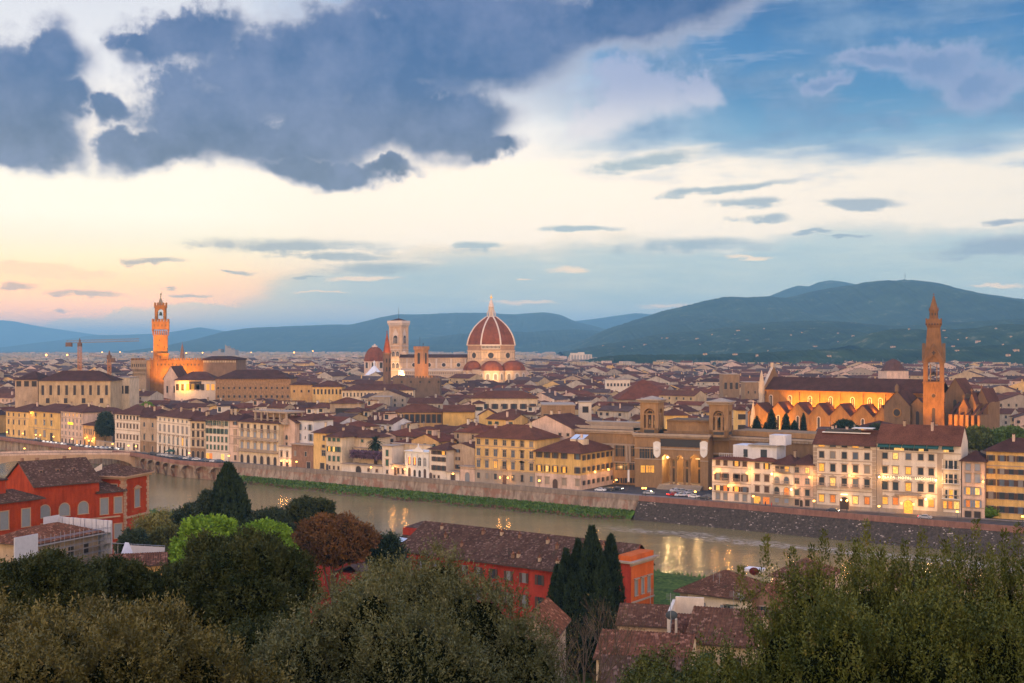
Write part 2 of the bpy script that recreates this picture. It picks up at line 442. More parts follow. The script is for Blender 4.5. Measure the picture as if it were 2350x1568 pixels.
def water_material():
 m, nt, b = newmat('river_water')
 p = pos(nt)
 rot = nt.nodes.new('ShaderNodeMapping'); rot.inputs['Rotation'].default_value = (0, 0, R(35)); rot.inputs['Scale'].default_value = (.25, 1, 1)
 nt.links.new(p, rot.inputs[0])
 n1 = noise(nt, rot.outputs[0], .06, 4, .6); n2 = noise(nt, rot.outputs[0], .9, 4, .65); n3 = noise(nt, p, 2.2, 3, .6)
 col = mixc(nt, ((n1 - .5) * 2 + .5).clamp(), (.16, .115, .045), (.24, .175, .072))
 nt.links.new(col, b.inputs['Base Color'])
 b.inputs['Roughness'].default_value = .15; b.inputs['IOR'].default_value = 1.33; b.inputs['Specular IOR Level'].default_value = .27
 bump(nt, b, n2 * .7 + n3 * .35, .12, .6)
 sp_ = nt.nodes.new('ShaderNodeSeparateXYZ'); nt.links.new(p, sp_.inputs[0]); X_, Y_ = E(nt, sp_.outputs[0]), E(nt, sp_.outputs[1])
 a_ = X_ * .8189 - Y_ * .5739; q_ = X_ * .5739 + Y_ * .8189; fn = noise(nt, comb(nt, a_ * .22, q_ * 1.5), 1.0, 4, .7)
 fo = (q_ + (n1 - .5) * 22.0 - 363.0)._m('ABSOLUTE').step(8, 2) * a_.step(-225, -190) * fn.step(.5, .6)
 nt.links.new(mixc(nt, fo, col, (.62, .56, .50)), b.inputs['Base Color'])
 return m
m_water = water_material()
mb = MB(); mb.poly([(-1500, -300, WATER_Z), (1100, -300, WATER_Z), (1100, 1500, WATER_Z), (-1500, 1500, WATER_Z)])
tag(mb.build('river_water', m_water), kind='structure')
def hill(name, pts, Y, front, back, base=0.0, rough=0.0, mat=None, nx=260, seed=1, tree=0.0):
 """a range whose crest, at distance Y, passes the picture points pts"""
 rs = np.random.RandomState(seed)
 us = np.linspace(pts[0][0], pts[-1][0], nx)
 vs = np.interp(us, [p[0] for p in pts], [p[1] for p in pts])
 k = np.array([1, 2, 3, 2, 1.]); k /= k.sum(); vs = np.convolve(np.pad(vs, 2, 'edge'), k, 'valid')
 crest = CZ - (vs - VH) / F * Y
 crest += rs.uniform(-1, 1, nx) * tree * .45
 prof = [(-front, 0), (-front * .8, .10), (-front * .6, .28), (-front * .4, .52), (-front * .2, .80), (-front * .08, .95), (0, 1), (back * .5, .6), (back, 0)]
 offs_ = np.interp(np.linspace(0, len(prof) - 1, 34), range(len(prof)), [p[0] for p in prof])
 hs = np.interp(np.linspace(0, len(prof) - 1, 34), range(len(prof)), [p[1] for p in prof])
 V = []
 ph = rs.uniform(0, 6, 8)
 for j, (o, h) in enumerate(zip(offs_, hs)):
  y = Y + o
  x = (us - 512) / F * Y + (o * .0)
  ridge = np.zeros(nx)
  for q in range(4): ridge += np.sin(x / (Y * .035 / (q + 1)) + ph[q] + j * .35 * (q % 2 + .4)) / (q + 1)
  w = 4 * h * (1 - h)
  z = crest * h + base * (1 - h) + ridge * crest * .07 * w * (1 + rough) + rs.uniform(-1, 1, nx) * tree * .7 * w
  z = np.where(h <= 0, -2, z)
  V.append(np.stack([x, np.full(nx, y) + rs.uniform(-.2, .2, nx) * front / 34, z], 1))
 V = np.concatenate(V); n = len(offs_)
 Q = [(j * nx + i, j * nx + i + 1, (j + 1) * nx + i + 1, (j + 1) * nx + i) for j in range(n - 1) for i in range(nx - 1)]
 o = put(name, mesh_np(name, V, Q, [mat], smooth=True)); tag(o, kind='structure'); return o
m_forest = leafmat('forest_hill', (.008, .016, .008), (.032, .050, .020), (.12, .12, .06), .0022, .010, .95, .1)
m_forest2 = leafmat('forest_hill_near', (.007, .016, .007), (.030, .050, .018), (.14, .13, .07), .005, .018, .95, .1)
hill('hill_far_west', [(-160, 322), (-60, 317), (0, 320.2), (13, 320.7), (33, 325), (54, 328.4), (76, 331.6), (120, 338), (170, 345), (230, 350)], 23000, 5000, 4000, mat=m_forest, seed=3)
hill('hill_west', [(20, 352), (65, 340), (98, 335), (131, 334.7), (170, 332.7), (201, 327), (229, 331.6), (260, 338), (330, 345)], 17500, 4000, 3000, mat=m_forest, seed=4)
hill('hill_ridge_behind_dome', [(180, 352), (201.5, 341.5), (218, 335), (234, 330.5), (256, 327.5), (294, 326), (338, 324.2), (351, 324.6), (365, 321.3), (381, 317), (397.6, 314), (419, 314), (457.5, 312.6), (488, 312.8), (512, 314.2), (544.7, 312), (559, 314.2), (566.5, 317.5), (573, 320.8), (583, 323), (610, 330), (660, 345)], 11500, 3500, 3000, mat=m_forest, seed=5, tree=4)
hill('hill_far_north', [(500, 335), (574, 321), (599, 318), (621, 314.8), (635, 312.8), (651.5, 314), (700, 318), (780, 330)], 15000, 3000, 3000, mat=m_forest, seed=6)
hill('hill_low_north', [(395, 352), (407, 340.4), (430, 337.6), (463, 333.3), (490, 331.5), (512, 331), (528, 332), (550, 330), (577, 329), (599, 330.6), (640, 340), (680, 350)], 8600, 2400, 1800, mat=m_forest, seed=7, tree=4)
hill('hill_far_peak', [(740, 310), (768, 295.7), (784.3, 289), (797.4, 284.8), (808, 286), (817, 282), (829, 279.9), (842, 281.5), (855, 284.3), (900, 296), (960, 312)], 9800, 2000, 2000, mat=m_forest, seed=8)
hill('hill_mountain', [(548, 352), (572, 344.7), (588, 338), (604.6, 329.5), (621, 324), (642.7, 317), (664.5, 309.9), (686, 305), (702.6, 300.6), (724, 296.2), (746, 296.8), (768, 296.2), (784, 297.9), (811.6, 291.3), (833.4, 287.5), (850.8, 285.3), (861.7, 282), (877, 281), (890, 281.3), (901, 279.1), (909.6, 279.9), (923.8, 281.5), (936.8, 284.3), (953, 290.8), (969.5, 291.9), (985.9, 294), (1007.7, 297.3), (1024, 299.5), (1120, 316)], 7000, 2900, 2500, mat=m_forest, seed=9, tree=5, nx=420, rough=.6)
hill('hill_foothills', [(560, 352), (599, 345), (630, 340), (659, 334), (697, 331), (730, 326), (768, 322), (811, 320), (850, 322), (888, 326), (940, 324), (1024, 318), (1120, 315)], 4900, 1900, 1200, mat=m_forest2, seed=10, tree=5, nx=360, rough=.8)
hill('hill_wooded_east', [(850, 345), (866, 336), (888, 329.5), (909.6, 328.9), (926, 330), (942, 329.5), (958.6, 328.9), (975, 328.4), (991, 325), (1007.7, 324), (1024, 324.6), (1120, 321)], 3500, 1000, 900, mat=m_forest2, seed=11, tree=4, nx=200, rough=.8)
hill('hill_tree_belt', [(585, 360), (610, 355.5), (640, 354.5), (700, 354.5), (760, 352.5), (800, 350), (850, 349), (900, 349.5), (950, 347.5), (990, 345), (1024, 344.5), (1120, 342)], 2700, 420, 500, mat=m_forest2, seed=12, tree=3.0, nx=420)
def build_haze():
 mb = MB(); mb.box((-30000, -600, -14), (30000, 43000, 625))
 m = bpy.data.materials.new('haze_air'); m.use_nodes = True; nt = m.node_tree; nt.nodes.clear()
 o = nt.nodes.new('ShaderNodeOutputMaterial'); v = nt.nodes.new('ShaderNodeVolumePrincipled')
 v.inputs['Color'].default_value = HAZE_COL; v.inputs['Density'].default_value = HAZE_D; v.inputs['Anisotropy'].default_value = 0.0
 nt.links.new(v.outputs[0], o.inputs['Volume'])
 tag(mb.build('haze', m), kind='stuff')
HAZE_COL = (.29, .69, 1.0, 1); HAZE_D = 0.000076
build_haze()
# wall and roof colours (albedo)
W = {
 'yellow': plaster('plaster_yellow', (.66, .43, .17)), 'yellow2': plaster('plaster_golden', (.62, .40, .14)),
 'pale': plaster('plaster_pale', (.45, .38, .30), .35), 'sand': plaster('plaster_sand', (.46, .34, .20), .35),
 'cream': plaster('plaster_cream', (.62, .49, .33)), 'white': plaster('plaster_white', (.66, .56, .45), .2), 'blue': plaster('plaster_cool_white', (.60, .58, .58), .18),
 'pink': plaster('plaster_pink', (.60, .43, .33)), 'ochre': plaster('plaster_ochre', (.56, .34, .14)), 'tan': plaster('plaster_tan', (.42, .31, .21)),
 'stone': plaster('stone_brown', (.26, .17, .10), .3, s=.5), 'grey': plaster('stone_grey', (.33, .27, .21), .25), 'brick': plaster('brick_brown', (.26, .15, .10), .35, s=.8),
 'trim': plaster('trim_stone', (.36, .28, .21), .2), 'trimw': plaster('trim_white', (.70, .66, .60), .12),
 'red': plaster('plaster_red_orange', (.34, .046, .013), .35), 'crimson': plaster('plaster_crimson', (.36, .048, .030), .35), 'orange': plaster('plaster_orange', (.52, .115, .028), .25),
 'lib': plaster('library_sandstone', (.30, .185, .095), .28, s=.4), 'libd': plaster('library_dark_stone', (.20, .125, .07), .28, s=.5),
 'roughstone': plaster('rubble_stone', (.34, .20, .10), .5, s=1.2), 'green': plain('shutter_green', (.02, .085, .055), .6), 'brown': plain('shutter_brown', (.075, .042, .03), .7),
 'greysh': plain('shutter_grey', (.20, .21, .22), .7), 'bluesh': plain('shutter_blue_grey', (.22, .25, .30), .7), 'teal': plain('awning_teal', (.012, .07, .06), .7),
 'metal': plain('metal_grey', (.35, .36, .38), .4, .6), 'skyl': plain('skylight_glass', (.50, .56, .62), .15, spec=.8),
}
RF = {
 'brown': roofmat('roof_brown', (.100, .043, .029)), 'dark': roofmat('roof_dark', (.070, .032, .024)), 'red': roofmat('roof_red', (.150, .050, .028)),
 'rust': roofmat('roof_rust', (.128, .050, .029)), 'grey': roofmat('roof_greyish', (.10, .062, .052)),
 'tile': roofmat('roof_round_tiles', (.155, .072, .042), True), 'tiled': roofmat('roof_round_tiles_dark', (.115, .062, .042), True), 'tiler': roofmat('roof_round_tiles_red', (.18, .074, .042), True),
}
ORD = ['first', 'second', 'third', 'fourth', 'fifth', 'sixth', 'seventh', 'eighth', 'ninth', 'tenth', 'eleventh', 'twelfth', 'thirteenth', 'fourteenth', 'fifteenth', 'sixteenth']
# windows: cached meshes, origin at the bottom middle, -y outwards
_wc = {}
def arch_pts(w, h, n=8):
 r = w / 2; return [(-r, 0), (r, 0)] + [(r * math.cos(math.pi * k / n), h - r + r * math.sin(math.pi * k / n)) for k in range(n + 1)]
def plate(mb, pts, y0, y1, m=0):
 """flat outline in the wall plane between depths y0 (outer) and y1"""
 mb.poly([(x, y0, z) for x, z in pts], m)
 n = len(pts)
 for i in range(n):
  a, b = pts[i], pts[(i + 1) % n]
  mb.poly([(a[0], y0, a[1]), (a[0], y1, a[1]), (b[0], y1, b[1]), (b[0], y0, b[1])], m)
def window_meshes(w, h, style, frame, shut, pane):
 key = (round(w, 1), round(h, 1), style, frame.name, shut.name if shut else None, pane.name)
 if key in _wc: return _wc[key]
 w, h = round(w, 1), round(h, 1)
 f, g = MB(), MB(); t = .22
 arch = 'arch' in style
 if arch:
  plate(g, arch_pts(w, h), -.03, .05)
  out, inn = arch_pts(w + 2 * t, h + t, 8), arch_pts(w, h, 8)
  o2, i2 = [out[0]] + out[:1:-1], [inn[0]] + inn[:1:-1]
  for k in range(1, len(o2) - 1):
   f.poly([(o2[k][0], -.12, o2[k][1]), (o2[k + 1][0], -.12, o2[k + 1][1]), (i2[k + 1][0], -.12, i2[k + 1][1]), (i2[k][0], -.12, i2[k][1])])
  for sx in (-1, 1): f.box((min(sx * w / 2, sx * (w / 2 + t)), -.12, 0), (max(sx * w / 2, sx * (w / 2 + t)), 0, h - w / 2))
 else:
  g.box((-w / 2, -.03, 0), (w / 2, .03, h))
  if 'bare' not in style:
   for sx in (-1, 1): f.box((min(sx * w / 2, sx * (w / 2 + t)), -.12, 0), (max(sx * w / 2, sx * (w / 2 + t)), 0, h))
   f.box((-w / 2 - t, -.13, h), (w / 2 + t, 0, h + t))
 f.box((-w / 2 - t - .05, -.22, -.18), (w / 2 + t + .05, 0, 0))
 if 'hood' in style:
  a = w / 2 + t + .25
  f.box((-a, -.45, h + t), (a, 0, h + t + .2))
  if 'tri' in style: plate(f, [(-a, h + t + .2), (a, h + t + .2), (0, h + t + .2 + .32 * w)], -.4, 0)
  if 'seg' in style: plate(f, [(a * math.cos(math.pi * k / 6), h + t + .2 + .45 * a * math.sin(math.pi * k / 6)) for k in range(7)], -.4, 0)
 if 'cross' in style:
  g2 = .09; f.box((-g2 / 2, -.09, 0), (g2 / 2, -.03, h - (.01 if not arch else w * .1))); f.box((-w / 2, -.085, h * .62), (w / 2, -.031, h * .62 + g2))
 if shut is not None and 'open' in style:
  for sx in (-1, 1): f.box((min(sx * (w / 2), sx * w), -.2, 0), (max(sx * (w / 2), sx * w), -.135, h), 1)
 if 'balc' in style:
  bw = w / 2 + .7
  f.box((-bw, -1.0, -.4), (bw, -.23, -.2)); f.box((-bw, -1.0, .75), (bw, -.92, .9))
  for k in range(7):
   x = -bw + .1 + k * (2 * bw - .2) / 6; f.box((x - .06, -.98, -.2), (x + .06, -.93, .75))
 r = (f.mesh('window', [frame] + ([shut] if shut else [])), g.mesh('pane', [pane])); _wc[key] = r
 return r
def add_window(root, x, z, w, h, style='', frame=None, shut=None, pane=None, M=None, name='window', child=True):
 pane = pane or m_glass
 if 'closed' in style and pane in (m_glass, m_glass2, m_glass3): pane = shut or W['brown']
 a, b = window_meshes(w, h, style, frame or W['trim'], shut if 'open' in style else None, pane)
 T = Matrix.Translation((x, 0, z))
 if M is not None: T = M @ T
 o = put(name, a, root, T)
 if child: put('pane', b, o)
 return o
TILED = False
# roofs and walls
def uvq(pts):
 """metre UVs for a roof face: first edge is the eave"""
 P = [Vector(p) for p in pts]; e = (P[1] - P[0]).normalized(); n = None
 for q in P[2:]:
  c = e.cross(q - P[0])
  if c.length > 1e-6: n = c.normalized(); break
 up = n.cross(e) if n else Vector((0, 0, 1))
 return [((p - P[0]).dot(e), (p - P[0]).dot(up)) for p in P]
def roof_mb(mb, x0, y0, x1, y1, z, kind, rise, axis='x', over=.7, th=.22, m=0, um=1, over_e=None):
 """hip / gable / lean roof with eaves; axis = direction of the ridge; faces: tiles m, underside um"""
 oe = over if over_e is None else over_e
 def P(a, b, zz): return (a, b, zz) if axis == 'x' else (b, a, zz)
 if axis == 'x': a0, a1, b0, b1 = x0, x1, y0, y1
 else: a0, a1, b0, b1 = y0, y1, x0, x1
 hb = (b1 - b0) / 2; bm = (b0 + b1) / 2; sl = rise / hb
 ze = z - over * sl * .6
 A0, A1, B0, B1 = a0 - oe, a1 + oe, b0 - over, b1 + over
 if kind == 'hip':
  run = min(hb, (a1 - a0) / 2 - .05)
  r0, r1 = a0 + run, a1 - run
  ze = z - .05; A0, A1 = a0 - over, a1 + over
 else: r0, r1 = A0, A1
 zr = z + rise
 def face(pts, mm=m):
  if axis == 'y': pts = [pts[1], pts[0]] + pts[:1:-1]
  mb.poly(pts, mm, uvq(pts))
  if TILED: tile_ribs(mb, pts, mm)
 face([P(A0, B0, ze), P(A1, B0, ze), P(r1, bm, zr), P(r0, bm, zr)])
 face([P(A1, B1, ze), P(A0, B1, ze), P(r0, bm, zr), P(r1, bm, zr)])
 if kind == 'hip':
  face([P(A1, B0, ze), P(A1, B1, ze), P(r1, bm, zr)]); face([P(A0, B1, ze), P(A0, B0, ze), P(r0, bm, zr)])
  mb.poly([P(A0, B0, ze), P(A0, B1, ze), P(A1, B1, ze), P(A1, B0, ze)], um)
 else:
  for (s0, s1) in ((B0, bm), (B1, bm)):
   mb.poly([P(A0, s0, ze - th), P(A1, s0, ze - th), P(A1, bm, zr - th), P(A0, bm, zr - th)], um)
  for a in (A0, A1):
   mb.poly([P(a, B0, ze - th), P(a, bm, zr - th), P(a, bm, zr), P(a, B0, ze)], um); mb.poly([P(a, B1, ze - th), P(a, bm, zr - th), P(a, bm, zr), P(a, B1, ze)], um)
 if kind == 'hip':
  mb.box(tuple(P(A0, B0, ze - th)), tuple(P(A1, B1, ze)), um, skip=(1,))
 else:
  for s in (B0, B1): mb.poly([P(A0, s, ze - th), P(A1, s, ze - th), P(A1, s, ze), P(A0, s, ze)], um)
def tile_ribs(mb, pts, m=0, pitch=.40, r=.10):
 P = [Vector(p) for p in pts]; e = (P[1] - P[0]).normalized(); n = None
 for q in P[2:]:
  c = e.cross(q - P[0])
  if c.length > 1e-6: n = c.normalized(); break
 if n.z < 0: n = -n
 up = n.cross(e); up = up if up.z > 0 else -up; Q = [((p - P[0]).dot(e), (p - P[0]).dot(up)) for p in P]; lo, hi = min(a for a, b in Q), max(a for a, b in Q); s = lo + pitch / 2
 rr = random.Random(int(lo * 10 + hi * 100))
 while s < hi:
  ts = []
  for (a0, b0), (a1, b1) in zip(Q, Q[1:] + Q[:1]):
   if (a0 - s) * (a1 - s) < 0: ts.append(b0 + (b1 - b0) * (s - a0) / (a1 - a0))
  if len(ts) >= 2 and max(ts) - min(ts) > .3:
   A = P[0] + e * s + up * min(ts); B = P[0] + e * s + up * max(ts); k = n * (r * rr.uniform(.8, 1.25)); w = e * (pitch * .30)
   mb.poly([A - w, A + k, B + k, B - w], m); mb.poly([A + k, A + w, B + w, B + k], m); mb.poly([A - w, A + w, A + k], m)
  s += pitch
def wall_mb(mb, x0, y0, x1, y1, z0, z1, kind='hip', rise=0, axis='x', m=0):
 mb.box((x0, y0, z0), (x1, y1, z1), m, skip=(0,) if kind != 'flat' else (0,))
 if kind == 'gable':
  if axis == 'x':
   for x in (x0, x1): mb.poly([(x, y0, z1), (x, y1, z1), (x, (y0 + y1) / 2, z1 + rise - .1)], m)
  else:
   for y in (y0, y1): mb.poly([(x0, y, z1), (x1, y, z1), ((x0 + x1) / 2, y, z1 + rise - .1)], m)
def chimney(root, x, y, z, s=.8, h=1.6, mat=None):
 mb = MB(); mb.box((x - s / 2, y - s / 2, z), (x + s / 2, y + s / 2, z + h)); mb.box((x - s * .65, y - s * .65, z + h + .25), (x + s * .65, y + s * .65, z + h + .4), 1)
 for a in (-1, 1):
  for b in (-1, 1): mb.box((x + a * s * .38 - .07, y + b * s * .38 - .07, z + h), (x + a * s * .38 + .07, y + b * s * .38 + .07, z + h + .25))
 return mb.build('chimney', [mat or W['tan'], RF['brown']], root)
def frame2(A, B):
 """local frame: origin A, x towards B, y away from the river, z up"""
 d = (Vector((B[0], B[1], 0)) - Vector((A[0], A[1], 0))); L = d.length; a = math.atan2(d.y, d.x)
 return Matrix.Translation((A[0], A[1], 0)) @ Matrix.Rotation(a, 4, 'Z'), L
BASE_Y = [(-300, 1722), (27, 1747), (116, 1755), (241, 1769), (331, 1780), (384, 1786), (459, 1798), (560, 1808), (627, 1815), (761, 1836), (822, 1839), (916, 1846), (953, 1849), (1114, 1864), (1166, 1869), (1251, 1876),
          (1400, 1888), (1528, 1898), (1622, 1905), (1716, 1914), (1787, 1920), (1899, 1929), (2140, 1948), (2324, 1962), (2832, 1999), (2848, 2001), (2993, 2012), (3095, 2020), (3176, 2026), (3252, 2031), (3506, 2047), (3844, 2069), (3937, 2075), (4200, 2092)]
def base_y(x): return float(np.interp(x, [p[0] for p in BASE_Y], [p[1] for p in BASE_Y]))
class Facade:
 """a front standing on the quay line between picture columns x0 and x1 (photo pixels, 4096 wide)"""
 def __init__(s, x0, x1, back=0.0, yb=None):
  s.A = P4(x0, yb[0] if yb else base_y(x0)); s.B = P4(x1, yb[1] if yb else base_y(x1))
  s.M, s.L = frame2(s.A, s.B)
  if back:
   s.M = s.M @ Matrix.Translation((0, back, 0))
   s.A = s.M @ Vector((0, 0, 0)); s.B = s.M @ Vector((s.L, 0, 0))
   a, b = s.px(x0), s.px(x1); s.M = s.M @ Matrix.Translation((a, 0, 0)); s.L = b - a; s.A = s.M @ Vector((0, 0, 0)); s.B = s.M @ Vector((s.L, 0, 0))
  s.x0, s.x1 = x0, x1
 def px(s, x):
  """local coordinate along the front of a picture column"""
  k = (x / 4 - 512) / F; d = (s.B - s.A).normalized()
  return (k * s.A.y - s.A.x) / (d.x - k * d.y)
 def z(s, x, y):
  p = s.A + (s.B - s.A).normalized() * s.px(x); return CZ - (y / 4 - VH) / F * p.y
 def world(s, x, y, out=0.0):
  return s.M @ Vector((s.px(x), -out, s.z(x, y)))
def palazzo(name, label, x0, x1, ye, wall, roof='brown', rows=(), depth=13, kind='hip', rise=None, axis='x', over=.9, back=0, yb=None, cat='building', group=None, bands=(), base=None, chims=2, frame=None, z0=0, facade=None):
 fc = facade or Facade(x0, x1, back, yb)
 h = fc.z((x0 + x1) / 2, ye)
 root = thing(name, label, cat, group, tuple(fc.A.xy) + (0,), math.atan2((fc.B - fc.A).y, (fc.B - fc.A).x))
 L = fc.L; rise = rise if rise is not None else min(depth, L) * .5 * .36
 if kind == 'flat': rise = 0
 mb = MB(); wall_mb(mb, .01, 0, L - .01, depth, z0, h, kind, rise, axis, 0)
 for zf in bands: mb.box((0, -.18, zf * h - .15), (L, 0, zf * h + .12), 1)
 if base: mb.box((0, -.02, z0), (L, 0, base[0] * h), 2)
 mb.build('wall', [W[wall], frame or W['trim'], W[base[1]] if base else W['grey']], root)
 mb = MB()
 if kind == 'flat':
  mb.box((-.5, -.6, h), (L + .5, depth + .4, h + .35), 0); mb.build('roof', [frame or W['trim']], root)
 else:
  roof_mb(mb, 0, 0, L, depth, h, kind, rise, axis, over, m=0, um=1, over_e=.15)
  mb.build('roof', [RF[roof], W['brown']], root)
 r = random.Random(hash(name) % 1000 + x0)
 r = random.Random(x0 * 7 + x1)
 for k in range(chims):
  if kind != 'flat' and L > 7 and depth > 5:
   cx = r.uniform(.2, .8) * L; cy = r.uniform(.35, .65) * depth
   chimney(root, cx, cy, h + rise * .45, .8, rise * .55 + 1.0, r.choice([W['tan'], W['cream'], W['pink']]))
 for row in rows:
  f0, f1, w, style, cols = row[:5]
  sh = W[row[5]] if len(row) > 5 and row[5] else W['brown']
  fr = W[row[6]] if len(row) > 6 and row[6] else (frame or W['trim'])
  lit = row[7] if len(row) > 7 else ()
  for i, c in enumerate(cols):
   hsh = (int(c * 7) + int(f0 * 100)) % 7
   p = ((m_lit, m_lit3, m_lit2, m_lit3)[(i + int(f0 * 40)) % 4] if f0 < .28 else (m_lit, m_lit2, m_lit)[i % 3]) if i in lit else (m_dark if 'dark' in style else (m_glass, m_glass3, m_glass, m_glass2, m_glass, m_glass, m_glass3)[hsh])
   nm = 'door' if 'door' in style else 'window'
   add_window(root, fc.px(c), f0 * h, w, (f1 - f0) * h, style, fr, sh, p, name=nm)
 return root, fc, h
def sp(a, b, n): return [a + (b - a) * k / (n - 1) for k in range(n)]
# quay walls, road, bank
def build_quay():
 nW = len(WL)
 idx = lambda x: max(i for i, w in enumerate(WALLTOP) if w[0] <= x)
 inner = offs(WL, -.5)
 def seg_pts(x0, x1, n=40):
  out = []
  for k in range(n + 1):
   x = x0 + (x1 - x0) * k / n
   out.append(P4(x, float(np.interp(x, [p[0] for p in WALLTOP], [p[1] for p in WALLTOP])), 1.0))
  return out
 m_par = plaster('parapet_stone', (.25, .13, .10), .35, s=.5)
 m_old, nt, b = newmat('old_plaster_wall')
 n1 = noise(nt, pos(nt, 1, 1, .25), .5, 4, .65); n2 = noise(nt, pos(nt), .18, 4, .7); n3 = noise(nt, pos(nt), 1.6, 3, .7)
 col = mixc(nt, n1.step(.3, .7), (.15, .105, .075), (.36, .28, .21)); col = mixc(nt, n2.step(.5, .62) * .7, col, (.24, .11, .07)); col = mixc(nt, n3.step(.62, .74) * .7, col, (.07, .055, .045))
 nt.links.new(col, b.inputs['Base Color']); b.inputs['Roughness'].default_value = .95; b.inputs['Specular IOR Level'].default_value = .05
 m, nt, b = newmat('rough_river_stone')
 n1 = noise(nt, pos(nt), 1.1, 4, .7); n2 = noise(nt, pos(nt), .25, 3, .6)
 vo = nt.nodes.new('ShaderNodeTexVoronoi'); nt.links.new(pos(nt, 1, 1, 1.8), vo.inputs['Vector']); vo.inputs['Scale'].default_value = 1.9
 wn = nt.nodes.new('ShaderNodeTexWhiteNoise'); nt.links.new(vo.outputs['Color'], wn.inputs['Vector']); w = E(nt, wn.outputs['Value'])
 col = mixc(nt, (n1 * 1.6 - .3).clamp(), (.022, .019, .018), (.115, .090, .070)); col = mixc(nt, w.step(.90, .99) * n2.step(.42, .62), col, (.42, .35, .29))
 nt.links.new(col, b.inputs['Base Color']); b.inputs['Roughness'].default_value = .95; b.inputs['Specular IOR Level'].default_value = .05; bump(nt, b, w * .6 + n1, .4, .8)
 m_rough = m
 east = seg_pts(2556, 4096, 50) + [WL[-2], WL[-1]]
 mid = seg_pts(905, 2556, 50); west = [Vector((-900, 1160, 1))] + seg_pts(-600, 905, 50)
 allp = west + mid[1:] + east[1:]
 mb = MB()
 o1 = offs(allp, .0); i1 = offs(allp, -.55)
 o2 = offs(allp, .25); w_, d_ = len(west), len(west) + len(mid) - 2
 for (a, b, mt, lab) in ((0, w_, m_par, 'reddish stone parapet along the quay left of the loggia palazzo'), (w_ - 1, d_ + 1, plaster('parapet_grey', (.25, .20, .16), .4, s=.5), 'long plain grey parapet above the grassy river bank'), (d_, len(allp), m_par, 'reddish stone parapet before the library and the hotels')):
  mb = MB(); strip(mb, o1[a:b], i1[a:b], 1.0, 1.0); strip(mb, i1[a:b], i1[a:b], 1.0, 0.0); strip(mb, o1[a:b], o1[a:b], -.6, 1.0); strip(mb, o2[a:b], o2[a:b], -.9, -.6); strip(mb, o2[a:b], o1[a:b], -.6, -.6); tag(mb.build('quay_parapet', mt), lab, 'parapet')
 mb = MB(); strip(mb, offs(mid, 1.6), offs(mid, .1), -8.5, -.85)
 tag(mb.build('quay_wall', m_old), 'weathered plastered river wall standing behind the strip of green grass', 'river wall')
 mb = MB(); A = offs(east, 5.2); B = offs(east, .6); C = offs(east, .1)
 rs = random.Random(3); n = len(east)
 strip(mb, A, B, -8.5, -1.6); strip(mb, B, C, -1.6, -.85)
 a0, b0 = A[0], B[0]; e = mid[-1]; mb.poly([(a0.x, a0.y, -8.5), (b0.x, b0.y, -1.6), (C[0].x, C[0].y, -.85), (C[0].x - 1, C[0].y + 2, -.85), (C[0].x - 3, C[0].y + 4, -8.5)])
 tag(mb.build('quay_wall', m_rough), 'dark sloping rough stone river wall below the hotels, flecked with pale blocks', 'river wall')
 mb = MB(); strip(mb, offs(west, -2.2), offs(west, -2.2), -8.5, .0)
 strip(mb, offs(west, .0), offs(west, -2.2), -1.0, -1.0)
 Lacc = 0
 span = 9.5
 w2 = seg_pts(560, 905, 64)
 d = 0.0; pts = [(w2[0], 0.0)]
 for a, b in zip(w2, w2[1:]): d += (b - a).length; pts.append((b, d))
 tot = d; nb = max(1, round(tot / span)); span = tot / nb
 def on(dist):
  for (a, da), (b, db) in zip(pts, pts[1:]):
   if db >= dist: return a.lerp(b, (dist - da) / max(1e-6, db - da))
  return pts[-1][0]
 for q in range(nb):
  n = 10
  for k in range(n):
   s0, s1 = q * span + span * k / n, q * span + span * (k + 1) / n
   za = lambda t: -3.6 + 2.3 * math.sqrt(max(0, 1 - (2 * t - 1) ** 2))
   a, b = on(s0), on(s1); z0_, z1_ = za(k / n), za((k + 1) / n)
   mb.poly([(a.x, a.y, z0_), (b.x, b.y, z1_), (b.x, b.y, -.9), (a.x, a.y, -.9)])
   mb.poly([(a.x, a.y, z0_), (a.x + 1.2, a.y + 1.8, z0_), (b.x + 1.2, b.y + 1.8, z1_), (b.x, b.y, z1_)])
  a = on(q * span); mb.tube((a.x, a.y, -3.6), (a.x + 1.2, a.y + 1.8, -8.2), .7, .7, 5)
 tag(mb.build('quay_wall', m_old), 'plastered river wall carried on small corbel arches beside the bridge', 'river wall')
 fl = [P4(x, y) for x, y in BASE_Y]
 fp = [P4(-300 + k * 60, base_y(-300 + k * 60)) for k in range(76)]
 mb = MB(); par = i1
 road = [offs(allp, -.55)[i] for i in range(len(allp))]
 strip(mb, road, offs(allp, -16), .02, .02); tag(mb.build('road', m_asphalt), kind='structure')
 mb = MB(); strip(mb, offs(allp, -.56), offs(allp, -2.4), .14, .14); strip(mb, offs(allp, -2.4), offs(allp, -2.4), 0.0, .14); tag(mb.build('pavement', m_pave), kind='structure')
 mb = MB(); o5 = offs(fp, 2.0); strip(mb, o5, fp, .14, .14); strip(mb, o5, o5, 0.0, .14); tag(mb.build('pavement', m_pave), kind='structure')
 mb = MB()
 for k in range(0, 48):
  a = east[min(k, len(east) - 3)]; b = east[min(k + 1, len(east) - 3)]; q = a.lerp(b, .45)
  t = Vector(((b - a).y, -(b - a).x, 0)).normalized() * -7
  mb.poly([tuple(a + t + Vector((0, 0, -.96))), tuple(q + t + Vector((0, 0, -.96))), tuple(q + t * 1.02 + Vector((0, 0, -.96))), tuple(a + t * 1.02 + Vector((0, 0, -.96)))])
 tag(mb.build('road_marking', W['trimw']), kind='structure')
